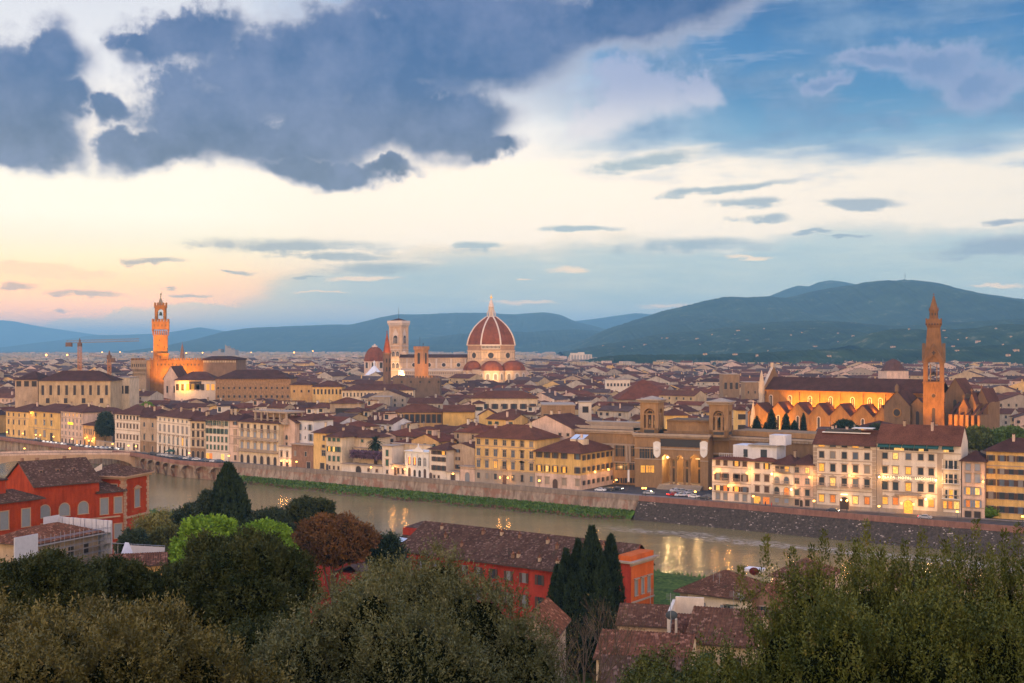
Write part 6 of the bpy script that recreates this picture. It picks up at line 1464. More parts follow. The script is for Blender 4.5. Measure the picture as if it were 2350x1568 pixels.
def crane(name_label, x4, ytop, ybot, jx0, jy0, jx1, jy1, Y, w, boxside):
 z = lambda y4: vz(y4 / 4, Y); X = ux(x4 / 4, Y); rt = thing('tower_crane', name_label, 'crane', 'tower cranes above the left roofs', loc=(X, Y, 0))
 col = plain('crane_yellow', (.42, .17, .05), .6); mb = MB(); h = z(ytop)
 for a in (-1, 1):
  for b in (-1, 1): mb.box((a * w / 2 - .14, b * w / 2 - .14, 0), (a * w / 2 + .14, b * w / 2 + .14, h))
 n = int(h / w)
 for k in range(n):
  z0, z1 = h * k / n, h * (k + 1) / n
  for yy in (-w / 2, w / 2): mb.tube((-w / 2, yy, z0), (w / 2, yy, z1), .1, n=4); mb.tube((w / 2, yy, z0), (-w / 2, yy, z1), .1, n=4)
 mb.build('mast', col, rt)
 xa, xb = ux(jx0 / 4, Y) - X, ux(jx1 / 4, Y) - X; za, zb = z(jy0), z(jy1); mb = MB(); n = 22
 f = lambda t: Vector((xa + (xb - xa) * t, 0, za + (zb - za) * t)); mb.tube(f(0) , f(1), .22, n=4); 
 for k in range(n):
  a, b = f(k / n), f((k + 1) / n); hh = 1.6; up = Vector((0, .6, hh)); mb.tube(a + up, b + up, .12, n=4); mb.tube(a, (a + b) / 2 + up, .09, n=4); mb.tube((a + b) / 2 + up, b, .09, n=4)
 mb.build('jib', plain('crane_grey', (.25, .22, .20), .6), rt)
 mb = MB(); q = f(0 if boxside < 0 else 1); mb.box((q.x - (0 if boxside < 0 else 4), -1, q.z - 2.4), (q.x + (4 if boxside < 0 else 0), 1, q.z + .4)); mb.box((-1.2, -1.2, h - 2), (1.2, 1.2, h + .5)); mb.lathe([(1.0, h + .5), (.2, h + 3.5)], 4); mb.build('counterweight', plain('crane_dark', (.13, .08, .06), .7), rt)
crane('large tower crane with long pale jib left of the orange clock tower', 319, 1374, 1480, 264, 1372, 556, 1364, 800.0, 2.0, -1)
crane('smaller yellow tower crane with short jib just left of the palace', 437, 1424, 1555, 357, 1422, 460, 1435, 760.0, 1.8, 1)
# the old town between the quay and the plain
T_DIR = Vector((.8189, -.5739, 0)); N_DIR = Vector((.5739, .8189, 0)); O_ = Vector((-71, 532, 0))
def quay_q(x, y):
 """distance behind the quay line"""
 best = 1e9
 for a, b in zip(WL[1:], WL[2:]):
  d = Vector((b.x - a.x, b.y - a.y, 0)); t = max(0, min(1, ((x - a.x) * d.x + (y - a.y) * d.y) / d.length_squared))
  best = min(best, math.hypot(a.x + d.x * t - x, a.y + d.y * t - y))
 return best
ANCH = [(-40, 58, 'the yellow palazzi'), (58, 96, 'the pale pinkish hotel'), (96, 157, 'the columned pink palazzo'), (157, 205, 'the wide white palazzo'), (205, 238, 'the green-shuttered palazzo'), (238, 280, 'the loggia palazzo'),
  (280, 313, 'the cool white house'), (313, 345, 'the green-shuttered yellow house'), (345, 382, 'the palm courtyard'), (382, 430, 'the ornate white villa'), (430, 475, 'the tan side wing'), (475, 535, 'the orange palace'),
  (535, 582, 'the yellow corner house'), (582, 712, 'the library'), (712, 813, 'the low white riverside houses'), (813, 876, 'the first large hotel'), (876, 962, 'the largest hotel'), (962, 1070, 'the yellow apartment house')]
WALLS = [('sand', 'cream'), ('pale', 'white'), ('yellow', 'yellow'), ('pink', 'pinkish'), ('ochre', 'ochre'), ('tan', 'tan'), ('cream', 'cream'), ('pale', 'white'), ('blue', 'greyish white'), ('grey', 'grey stone')]
ROOFS = [('brown', 'brown'), ('red', 'red'), ('rust', 'rust'), ('dark', 'dark'), ('grey', 'greyish'), ('brown', 'brown'), ('red', 'red'), ('rust', 'rust')]
def city_window(x, z, w, h, wi, root, M):
 key = ('cw', w, h, wi)
 if key not in _wc:
  mb = MB(); mb.box((-w / 2, -.06, 0), (w / 2, 0, h), 0)
  if wi in (1, 2): 
   for sx in (-1, 1): mb.box((min(sx * w * .5, sx * w), -.1, 0), (max(sx * w * .5, sx * w), -.04, h), 1)
  mb.box((-w / 2 - .15, -.1, -.15), (w / 2 + .15, 0, 0), 2); mb.box((-w / 2 - .15, -.1, h), (w / 2 + .15, 0, h + .15), 2)
  _wc[key] = mb.mesh('window', [m_lit if wi == 3 else (m_dark if wi == 0 else m_glass), W['green'] if wi == 2 else W['brown'], W['trim']])
 return put('window', _wc[key], root, M @ Matrix.Translation((x, 0, z)))
def city_house(x, y, rz, w, d, h, wall, roof, kind, axis, r, full=True):
 root = thing('town_house', '', 'house', 'town houses behind the quay', (x, y, 0), rz)
 rise = (d if axis == 'x' else w) * .5 * r.uniform(.30, .42)
 mb = MB(); wall_mb(mb, -w / 2, -d / 2, w / 2, d / 2, 0, h, kind, rise, axis); mb.build('wall', W[wall], root)
 mb = MB(); roof_mb(mb, -w / 2, -d / 2, w / 2, d / 2, h, kind, rise, axis, .7, m=0, um=1, over_e=.25); mb.build('roof', [RF[roof], W['brown']], root)
 fronts = [(Matrix.Translation((-w / 2, -d / 2, 0)), w)]
 ca, sa = math.cos(rz), math.sin(rz)
 if -(ca * x + sa * y) > 0: fronts.append((Matrix.Translation((w / 2, -d / 2, 0)) @ Matrix.Rotation(R(90), 4, 'Z'), d))
 else: fronts.append((Matrix.Translation((-w / 2, d / 2, 0)) @ Matrix.Rotation(R(-90), 4, 'Z'), d))
 for fi, (FM, L) in enumerate(fronts):
  if fi == 1 and r.random() < .4: continue
  n = max(1, int(L / r.uniform(3.2, 5))); wh = r.choice([1.4, 1.6, 1.9]); ww = r.choice([.9, 1.1]); st_ = r.choice([0, 0, 1, 2, 1])
  for fl in (0, 1) if fi == 0 else (0,):
   z = h - 2.9 - fl * 3.5
   for k in range(n):
    if r.random() < .22 or z < 2: continue
    city_window(L * (k + .5) / n, z, ww, wh, 3 if r.random() < .022 else st_, root, FM)
 for k in range(r.choice([0, 1, 1, 2, 3])):
  chimney(root, r.uniform(-.35, .35) * w, r.uniform(-.3, .3) * d, h + rise * .4, r.choice([.6, .8, 1.0]), rise * .6 + r.uniform(.5, 1.3), W[r.choice(['cream', 'tan', 'pink', 'white'])])
 if r.random() < .30 and w > 9:
  mb = MB(); dw = r.uniform(2.5, 4.5); dx = r.uniform(-.25, .25) * w; z0 = h + .2
  mb.box((dx - dw / 2, -d * .28, z0), (dx + dw / 2, d * .1, z0 + rise + 1.6), 0); mb.box((dx - dw / 2 - .4, -d * .28 - .5, z0 + rise + 1.6), (dx + dw / 2 + .4, d * .1 + .3, z0 + rise + 1.85), 1); mb.box((dx - dw * .3, -d * .28 - .04, z0 + rise * .4 + .5), (dx + dw * .3, -d * .28, z0 + rise + 1.2), 2)
  mb.build('roof_terrace_hut', [W[r.choice(['cream', 'white', 'pink'])], RF[roof], m_glass], root)
 if r.random() < .14:
  mb = MB(); sw = r.uniform(1.2, 2.6); dx = r.uniform(-.3, .3) * w; sl = rise / (d / 2) if axis == 'x' else 0
  if axis == 'x' and kind != 'hip':
   y0, y1 = -d * .38, -d * .2; za = h + (y0 + d / 2) * sl + .12; zb = h + (y1 + d / 2) * sl + .12; mb.poly([(dx, y0, za), (dx + sw, y0, za), (dx + sw, y1, zb), (dx, y1, zb)]); mb.build('skylight', W['skyl'], root)
 if r.random() < .3:
  mb = MB(); ax, ay = r.uniform(-.3, .3) * w, r.uniform(-.2, .2) * d; mb.tube((ax, ay, h + rise * .5), (ax, ay, h + rise + 2.6), .06, n=4)
  for k in range(3): mb.box((ax - .6, ay - .04, h + rise + 1.6 + k * .35), (ax + .6, ay + .04, h + rise + 1.68 + k * .35))
  mb.build('aerial', W['metal'], root)
 return root
def block(name, label, x0, x1, ye, Y, depth, wall, roof, rows, kind='hip', rise=3, axis='x', rz=0.0, cat='building', wallmat=None):
 A = Vector((ux(x0 / 4, Y), Y, 0)); B = Vector((ux(x1 / 4, Y), Y, 0)); w = B.x - A.x; h = vz(ye / 4, Y)
 cx = (A.x + B.x) / 2; root = thing(name, label, cat, None, (cx, Y + depth / 2, 0), rz)
 mb = MB(); wall_mb(mb, -w / 2, -depth / 2, w / 2, depth / 2, 0, h, kind, rise, axis); mb.build('wall', wallmat or W[wall], root)
 mb = MB()
 if kind == 'flat': mb.box((-w / 2 - .3, -depth / 2 - .3, h), (w / 2 + .3, depth / 2 + .3, h + .4)); mb.build('roof', W['trim'], root)
 else: roof_mb(mb, -w / 2, -depth / 2, w / 2, depth / 2, h, kind, rise, axis, .9, m=0, um=1, over_e=.3); mb.build('roof', [RF[roof], W['brown']], root)
 FM = Matrix.Translation((-w / 2, -depth / 2, 0))
 for (zt_, wh, ww, n, st_, lit) in rows:
  for k in range(n): city_window(w * (k + .5) / n, h - zt_ - wh, ww, wh, 3 if k in lit else st_, root, FM)
 EXCL.append((A.x - 2, B.x + 2, Y - 6, Y + depth + 3))
 return root, w, h
block('museum_wing', 'long pale blank museum block with dark vertical joints and skylights below the cranes', 155, 442, 1522, 745, 22, 'sand', 'dark', [(3, 6, 1.6, 9, 0, ()), (11, 3, 2.2, 4, 0, ())], 'hip', 6)
block('museum_wing', 'tall blank pale wing with glazed lantern left of the long museum block', 60, 152, 1518, 752, 26, 'tan', 'dark', [(1, 3.4, 3, 3, 0, ())], 'hip', 5)
block('museum_wing', 'flat cream block with three grey windows right of the cranes', 455, 518, 1512, 770, 20, 'cream', 'brown', [(5, 5, 2.4, 3, 0, ())], 'flat')
block('gabled_church', 'pale gabled chapel front just below the battlemented palace', 655, 712, 1512, 905, 30, 'pink', 'brown', [(6, 5, 1.4, 2, 0, ())], 'gable', 9, 'y')
block('loggia_house', 'pale house with glowing orange loggia and lit arched windows below the old palace', 700, 862, 1520, 880, 20, 'white', 'brown', [(1, 6, 9, 1, 0, ()), (3, 4.5, 2.2, 8, 0, (2, 3, 6, 7))], 'hip', 6)
block('rusticated_palace', 'long brown rough stone palace with small square windows right of the glowing loggia', 862, 1162, 1514, 860, 24, None, 'dark', [(6, 1.6, 1.2, 14, 0, ()), (12, 1.8, 1.4, 14, 0, ())], 'hip', 6, wallmat=W['roughstone'])
block('orange_side_palace', 'lower orange-lit brown stone wing right of the long rough stone palace', 1162, 1250, 1538, 860, 20, 'ochre', 'brown', [(4, 1.6, 1.2, 3, 0, ())], 'hip', 3)
block('archive_building', 'long cream block with even row of small dark windows, left part', 1250, 1368, 1546, 850, 18, 'yellow', 'brown', [(2, 3.4, 1.2, 8, 0, ())], 'hip', 4)
block('archive_building', 'long low cream block with dense row of tiny windows below the bell tower', 1368, 1652, 1560, 842, 18, 'cream', 'brown', [(2, 2.6, .9, 20, 0, ())], 'hip', 4)
block('stone_courthouse', 'grey blank stone tower block standing above roofs beneath the bell tower', 1488, 1560, 1590, 760, 16, 'grey', 'brown', [(9, 1.2, .8, 3, 0, ())], 'flat')
block('colonnaded_palace', 'long rust-roofed building with a row of tall grey and white windows', 1572, 1768, 1648, 640, 18, 'ochre', 'rust', [(1.2, 4.6, 1.3, 9, 1, ())], 'hip', 4)
block('blank_yellow_house', 'large blank golden wall house beside the long row of tall windows', 1772, 1898, 1645, 628, 15, 'yellow2', 'rust', [], 'gable', 3)
block('blank_yellow_house', 'blank golden gabled house left of the crenellated theatre', 1916, 1990, 1660, 620, 14, 'yellow2', 'rust', [(3, 1, .8, 1, 0, ())], 'gable', 3, 'y')
block('wide_eaved_house', 'wide house with deep brown eaves and grey loggia strip left of centre', 1320, 1445, 1612, 700, 16, 'tan', 'rust', [(3, 4, 12, 1, 0, ())], 'hip', 3)
block('long_cream_house', 'long cream house with four large dark windows and rust roof', 1885, 2150, 1592, 700, 18, 'cream', 'rust', [(3.4, 3, 2, 7, 1, ())], 'hip', 4)
block('small_white_tower', 'small white square tower with pale blue windows among roofs at centre', 1895, 1935, 1613, 655, 9, 'white', 'brown', [(2, 2, 2.2, 1, 1, ())], 'hip', 1.5)
block('theatre', 'brown crenellated round-cornered stone hall left of the library', 2168, 2300, 1622, 575, 26, 'stone', 'brown', [(4, 2.4, 2.4, 4, 0, ()), (12, 2, 1.6, 4, 0, ())], 'flat')
block('white_glazed_tower', 'small white tower house with big dark window left of the library tower', 2318, 2366, 1610, 600, 9, 'white', 'brown', [(2, 3, 3, 1, 0, ())], 'flat')
block('market_hall', 'very large low red roof spreading behind the library towers', 2470, 2700, 1598, 860, 40, 'tan', 'red', [], 'hip', 14)
block('lit_yellow_house', 'bright yellow lamp-lit house between the two library towers', 2662, 2752, 1660, 560, 14, 'yellow', 'brown', [(3, 3, 1.4, 3, 0, ())], 'hip', 3)
block('stepped_stone_house', 'dark brown square stone house with red shutters left of the marble pinnacle', 2892, 2958, 1498, 900, 16, 'stone', 'brown', [(6, 5, 2, 3, 0, ())], 'flat')
block('stepped_stone_house', 'plain dark brown tower house directly left of the marble pinnacle', 2980, 3034, 1530, 860, 16, 'stone', 'brown', [(6, 2, 1, 2, 0, ())], 'flat')
block('yellow_side_house', 'bright yellow house with brown windows right of the second library tower', 2952, 2982, 1640, 560, 12, 'yellow', 'brown', [(2, 2.4, 1.2, 3, 0, ()), (7, 2.4, 1.2, 3, 0, ())], 'hip', 2)
block('white_terraced_house', 'white stepped house with pale terrace among roofs right of the dome', 2425, 2520, 1520, 1050, 16, 'white', 'brown', [(3, 2.4, 1.6, 7, 0, ())], 'flat')
rt_, w_, h_ = block('round_synagogue_hall', 'low round pink building with conical brown roof beyond the basilica roof', 3548, 3634, 1485, 1250, 30, 'pink', 'brown', [], 'flat')
mb = MB(); mb.lathe([(w_ * .58, h_), (w_ * .56, h_ + .6), (w_ * .3, h_ + 10), (.5, h_ + 13)], 14, m=0); mb.build('cone_roof', RF['brown'], rt_)
def make_town():
 r = random.Random(11); cands = []
 q = 26.0; row = 0
 while q < 2300:
  depth = r.uniform(11, 15) if q < 500 else r.uniform(12, 20); s = -1700.0 - (q > 900) * 300
  while s < 1500 + (q > 900) * 600:
   w = r.uniform(8, 21) if q < 500 else r.uniform(11, 30)
   p = O_ + T_DIR * (s + w / 2) + N_DIR * (q + depth / 2 + r.uniform(-1.5, 1.5)); u = 512 + F * p.x / max(1, p.y)
   if -25 < u < 1050 and p.y > 100: cands.append((q, s, w, depth, p, u, row))
   s += w + (r.uniform(2.5, 6) if r.random() < .16 else .05)
  q += depth + (r.uniform(3, 7) if row % 2 else .6); row += 1
 ok = []
 for c in cands:
  q, s, w, d, p, u, row = c
  if any(a - w * .5 < p.x < b + w * .5 and e - d * .5 < p.y < f + d * .5 for a, b, e, f in EXCL): continue
  qq = quay_q(p.x, p.y)
  need = 30 + d / 2
  if 520 < u < 850 and p.y < 640: need = 62
  if 440 < u <= 520: need = 42
  if qq < need: continue
  if 850 < u < 1035 and 480 < p.y < 600 and u > 960: continue
  ok.append(c)
 ok.sort(key=lambda c: c[4].length - c[2] * 4 - (25 if c[2] > 15 else 0))
 near, far = ok[:262], ok[262:]
 segs = {}
 made = []
 for (q, s, w, d, p, u, row) in near:
  k = r.random(); (wall, wn), (roof, rn) = r.choice(WALLS), r.choice(ROOFS)
  kind = 'hip' if r.random() < .38 else 'gable'; axis = 'x' if r.random() < .66 else 'y'
  base = 12.5 if p.y < 560 else 14
  h = base + r.uniform(-3.5, 4.5) + (2.5 if r.random() < .1 else 0)
  if 700 < u < 830 and p.y < 600: h = min(h, 12)
  rz = math.atan2(T_DIR.y, T_DIR.x) + R(r.uniform(-5, 5)) + (R(12) if (row // 4) % 3 == 1 else 0) - (R(16) if (row // 5) % 4 == 2 else 0)
  o = city_house(p.x, p.y, rz, w + .4, d, h, wall, roof, kind, axis, r)
  a = next((t for lo, hi, t in ANCH if lo <= u < hi), 'the riverfront'); segs.setdefault(a, []).append((p.y, u, o, wn, rn, kind, w, h))
 for a, L in segs.items():
  L.sort(key=lambda t: t[0]); rows_ = [L[i:i + 6] for i in range(0, len(L), 6)]
  for ri, rw in enumerate(rows_):
   rw.sort(key=lambda t: t[1])
   for i, t in enumerate(rw):
    o = t[2]; size = 'wide' if t[6] > 15 else ('narrow' if t[6] < 10.5 else 'mid-sized')
    rowname = ('nearest' if ri == 0 else ORD[ri])
    o['label'] = f"{size} {t[3]} house, {t[4]} {'hipped' if t[5] == 'hip' else 'gabled'} roof, {ORD[i]} in {rowname} roof row behind {a}"
    wds = o['label'].split()
    if len(wds) > 16: o['label'] = f"{t[3].split()[-1]} house, {t[4]} {'hipped' if t[5] == 'hip' else 'gabled'} roof, {ORD[i]} in {rowname} row behind {a}"
 mb = MB(); wm = [W[k] for k in ('sand', 'pale', 'yellow', 'pink', 'tan', 'pale', 'grey')]; rm = [RF[k] for k in ('brown', 'red', 'rust', 'dark', 'grey')]
 def far_house(x, y, rz, w, d, h, kind, axis, wi, ri, win=True, rise=None, flat=False):
  S = Matrix.Translation((x, y, 0)) @ Matrix.Rotation(rz, 4, 'Z'); b0 = len(mb.v); rise = rise or (d if axis == 'x' else w) * .5 * .36
  q = MB(); q.box((-w / 2, -d / 2, 0), (w / 2, d / 2, h), wi, skip=(0,) if flat else (0, 1))
  if not flat:
   a0, a1, b_0, b_1 = (-w / 2 - .2, w / 2 + .2, -d / 2 - .6, d / 2 + .6) if axis == 'x' else (-d / 2 - .2, d / 2 + .2, -w / 2 - .6, w / 2 + .6)
   P = (lambda a, b, z: (a, b, z)) if axis == 'x' else (lambda a, b, z: (b, a, z)); run = (b_1 - b_0) / 2 * .9 if kind == 'hip' and (a1 - a0) > (b_1 - b_0) else 0; z0 = h - .2
   r0, r1 = a0 + run, a1 - run
   q.poly([P(a0, b_0, z0), P(a1, b_0, z0), P(r1, 0, h + rise), P(r0, 0, h + rise)], ri); q.poly([P(a1, b_1, z0), P(a0, b_1, z0), P(r0, 0, h + rise), P(r1, 0, h + rise)], ri)
   if run: q.poly([P(a1, b_0, z0), P(a1, b_1, z0), P(r1, 0, h + rise)], ri); q.poly([P(a0, b_1, z0), P(a0, b_0, z0), P(r0, 0, h + rise)], ri)
   else:
    for a in (a0 + .2, a1 - .2): q.poly([P(a, b_0 + .6, h), P(a, b_1 - .6, h), P(a, 0, h + rise - .1)], wi)
  if win:
   n = max(1, int(w / 4.5))
   for k in range(n):
    for fl in range(2 if not flat else max(2, int(h / 3.4))):
     z = h - 2.8 - fl * 3.3
     if z > 1 and r.random() < .7: xx = -w / 2 + w * (k + .5) / n; lit = r.random() < (.012 if y < 2000 else .02); q.poly([(xx - .6, -d / 2 - .05, z), (xx + .6, -d / 2 - .05, z), (xx + .6, -d / 2 - .05, z + 1.7), (xx - .6, -d / 2 - .05, z + 1.7)], 13 if lit else 12)
  if r.random() < .5: cx, cy = r.uniform(-.3, .3) * w, r.uniform(-.3, .3) * d; q.box((cx - .5, cy - .5, h), (cx + .5, cy + .5, h + (rise if not flat else 0) + 1.3), wi, skip=(0,))
  mb.v += [tuple(S @ Vector(v)) for v in q.v]; mb.f += [tuple(i + b0 for i in f) for f in q.f]; mb.m += q.m
 for (q, s, w, d, p, u, row) in far:
  if u < -10 or u > 1035: continue
  big = r.random() < .05
  far_house(p.x, p.y, math.atan2(T_DIR.y, T_DIR.x) + R(r.uniform(-9, 9)) + (R(25) if (row // 6) % 3 == 1 else 0), w + .5 + big * 12, d + big * 4, r.uniform(10, 18) + big * 5, 'hip' if r.random() < .35 else 'gable', 'x' if r.random() < .68 else 'y', r.choice([0, 0, 1, 1, 2, 3, 3, 4, 5, 6]), 7 + r.choice([0, 0, 1, 1, 2, 2, 3, 4]))
 y = 2250.0
 while y < 7200:
  st_ = 26 + (y - 2250) * .012; hw = .46 * y; x = -hw
  while x < hw:
   u = 512 + F * x / y; w = r.uniform(12, 34); yy = y + r.uniform(-12, 12)
   lim = 1e9 if u < 555 else (4300 if u < 600 else (2750 if u < 760 else 2450))
   if yy < lim and r.random() < .8:
    modern = r.random() < (.55 if u < 560 else .25)
    h = r.uniform(12, 26) if modern else r.uniform(8, 15)
    if u < 150: h *= .85
    far_house(x, yy, R(r.uniform(-30, 30)), w, r.uniform(11, 16), h, 'gable', 'x', r.choice([0, 3, 4, 5, 6, 6, 4, 0]), 7 + r.choice([0, 1, 2, 3, 4]), y < 3600, flat=modern)
   x += w + r.uniform(2, 16)
  y += st_
 tag(mb.build('distant_town', wm + rm + [m_dark, m_lit]), 'mass of distant roofs and pale houses spreading to the hills', 'town', kind='stuff')
make_town()
def blob_tree_mesh(mb, c, rx, rz_, n, r, m=0, leaf=1.2):
 for k in range(n):
  th = r.uniform(0, 6.283); cz = r.uniform(-.8, 1); rr = math.sqrt(max(0, 1 - cz * cz)) * r.uniform(.75, 1.05)
  p = Vector((c[0] + rx * rr * math.cos(th), c[1] + rx * rr * math.sin(th), c[2] + rz_ * cz)); s = leaf * r.uniform(.6, 1.3)
  a = Vector((r.uniform(-1, 1), r.uniform(-1, 1), r.uniform(-1, 1))).normalized() * s; b = Vector((r.uniform(-1, 1), r.uniform(-1, 1), r.uniform(-1, 1))).normalized() * s
  mb.poly([p - a, p + b, p + a], m)
def distant_wood():
 r = random.Random(21); mb = MB()
 def crown(x, y, z0, w, h, cyp=False):
  n = 7; b = len(mb.v); mb.lathe([(w * .3, z0), (w * .5, z0 + h * .3), (w * .45 * r.uniform(.8, 1.1), z0 + h * .6), (w * (.12 if cyp else .25), z0 + h * .88), (.05, z0 + h)], n, (x, y, 0), m=r.choice([0, 0, 1]), cap=False, a0=r.uniform(0, 1))
  for i in range(b, len(mb.v)): v = mb.v[i]; j = w * .13; mb.v[i] = (v[0] + r.uniform(-j, j), v[1] + r.uniform(-j, j), v[2] + r.uniform(-j, j))
 for k in range(2100):
  u = 600 + 440 * r.random() ** .8; Y = r.uniform(2150, 2700); x = ux(u, Y); dens = (u - 590) / 200
  if r.random() > dens: continue
  crown(x, Y, 0 if Y < 2350 else (Y - 2350) / 350 * r.uniform(4, 16), r.uniform(8, 16), r.uniform(10, 20) * (1.2 if r.random() < .2 else 1), r.random() < .2)
 for k in range(500):
  u = r.uniform(0, 1024); Y = r.uniform(900, 3500); crown(ux(u, Y), Y, 0, r.uniform(6, 12), r.uniform(14, 22) if Y > 1500 else r.uniform(10, 15))
 tag(mb.build('distant_wood', [leafmat('wood_dark', (.012, .022, .010), (.022, .036, .014), None, .05, .5), leafmat('wood_mid', (.020, .034, .014), (.035, .05, .018), None, .05, .5)]), 'dark belt of trees between the town and the hills', 'wood', kind='stuff')
distant_wood()
def hill_villas():
 r = random.Random(5)
 protos = []
 for k in range(3):
  root = thing('hill_villa', '', 'villa', 'pale villas on the hillside'); w = (22, 34, 15)[k]
  mb = MB(); mb.box((-w / 2, -6, -12), (w / 2, 6, 9)); 
  mb.build('wall', W['tan'], root); mb = MB(); roof_mb(mb, -w / 2, -6, w / 2, 6, 9, 'hip', 3); mb.build('roof', [RF['rust'], W['brown']], root)
  mb = MB()
  for q in range(int(w / 5)): mb.box((-w / 2 + 2 + q * 5, -6.1, 4), (-w / 2 + 3.6 + q * 5, -6.0, 7), (1 if (q + k) % 3 == 0 else 0))
  mb.build('windows', [m_dark, m_lit2], root); protos.append(root)
 spots_ = [(626, 318.5), (645, 345), (662, 338.5), (667, 338.5), (697, 339), (712, 335), (735, 334.5), (747, 340.5), (791, 335.5), (802, 333), (815, 347), (838, 342), (838, 333.5), (853, 336), (909, 329.5), (944, 331), (946, 338), (958, 340), (967, 338), (978, 342), (996, 329), (1011, 337), (1016, 351), (583, 342), (603, 346), (624, 347), (632, 349), (953, 347), (957, 351), (1003, 345), (1008, 356), (893, 347.5), (768, 351), (705, 355), (735, 355), (757, 356), (700, 345), (738, 331), (764, 329), (829, 357)]
 dg = bpy.context.evaluated_depsgraph_get(); dg.update()
 for i, (u, v) in enumerate(spots_):
  d = Vector(((u - 512) / F, 1, -(v - VH) / F)).normalized(); o_ = Vector((0, 0, CZ)) + d * 2050 / d.y if False else Vector((0, 0, CZ))
  best = None; org = Vector((0, 0, CZ)) + d * (2000 / d.y)
  for ho in HILLS:
   h_, loc, nrm, fi = ho.ray_cast(org, d)
   if h_ and (best is None or (loc - org).length < (best - org).length): best = loc
  if best is None: continue
  p = protos[i % 3]; sc = 1.0
  if i < 3: o = p; o.location = best
  else:
   o = p.copy(); COL.objects.link(o); o.location = best
   for ch in p.children: c = ch.copy(); COL.objects.link(c); c.parent = o
  s = r.uniform(.22, .42); o.scale = (s, s, s)
  grp = [t for t in spots_ if (t[1] > 343) == (v > 343)]; k = sorted(t[0] + t[1] * .001 for t in grp).index(u + v * .001)
  nth = ORD[k] if k < 16 else ('seventeenth', 'eighteenth', 'nineteenth', 'twentieth', 'twenty-first', 'twenty-second', 'twenty-third', 'twenty-fourth', 'twenty-fifth', 'twenty-sixth', 'twenty-seventh', 'twenty-eighth')[k - 16]
  o['label'] = f"{('pale', 'long white', 'small white')[i % 3]} villa, {nth} from the left {'at the foot of' if v > 343 else 'up on'} the mountain"
HILLS = [o for o in COL.objects if o.name.startswith('hill_')]
HILLS = [o for o in HILLS if o.type == 'MESH']
hill_villas()
mb = MB(); p = at(905, 279.5, 7000); mb.tube((p.x, p.y, p.z - 15), (p.x, p.y, p.z + 42), 1.6, .8, 5); mb.box((p.x - 3, p.y - 1, p.z + 20), (p.x + 3, p.y + 1, p.z + 24)); tag(mb.build('radio_mast', m_iron), 'tiny radio mast on the summit of the highest mountain', 'mast')
# plants (leaf-sized faces)
def unit(a): return a / np.maximum(1e-9, np.linalg.norm(a, axis=1, keepdims=True))
def leaves(P, D, l, w, rs):
 n = len(P); S = unit(np.cross(D, rs.normal(size=(n, 3)))); l = l * rs.uniform(.6, 1.25, (n, 1)); w = w * rs.uniform(.6, 1.25, (n, 1))
 V = np.stack([P, P + D * l * .45 + S * w * .5, P + D * l, P + D * l * .45 - S * w * .5], 1).reshape(-1, 3)
 return V, np.arange(4 * n).reshape(-1, 4)
def on_lobes(lobes, n, rs, low=-.5, r0=.93, r1=1.03):
 """random points on the outside of a union of ellipsoids; returns points and outward normals"""
 L = np.array(lobes, float); area = (L[:, 3] * L[:, 4] + L[:, 3] * L[:, 5] + L[:, 4] * L[:, 5]); idx = rs.choice(len(L), int(n * 1.9), p=area / area.sum())
 d = unit(rs.normal(size=(len(idx), 3))); keep = d[:, 2] > low; d, idx = d[keep], idx[keep]
 P = L[idx, :3] + d * L[idx, 3:6] * rs.uniform(r0, r1, (len(d), 1)); N = unit(d / L[idx, 3:6])
 ok = np.ones(len(P), bool)
 for k, e in enumerate(L):
  q = (((P - e[:3]) / (e[3:6] * .86)) ** 2).sum(1) < 1; ok &= ~(q & (idx != k))
 return P[ok][:n], N[ok][:n]
def core_mesh(lobes, k=.88, n=12, rs=None):
 V, Q = [], []
 for (x, y, z, a, b, c) in lobes:
  b0 = len(V); nr = 9
  for i in range(nr + 1):
   th = math.pi * i / nr
   for j in range(n):
    ph = 2 * math.pi * j / n; w = k * rs.uniform(.9, 1.05); V.append((x + a * w * math.sin(th) * math.cos(ph), y + b * w * math.sin(th) * math.sin(ph), z + c * w * math.cos(th)))
  for i in range(nr):
   for j in range(n): Q.append((b0 + i * n + j, b0 + i * n + (j + 1) % n, b0 + (i + 1) * n + (j + 1) % n, b0 + (i + 1) * n + j))
 return np.array(V), np.array(Q)
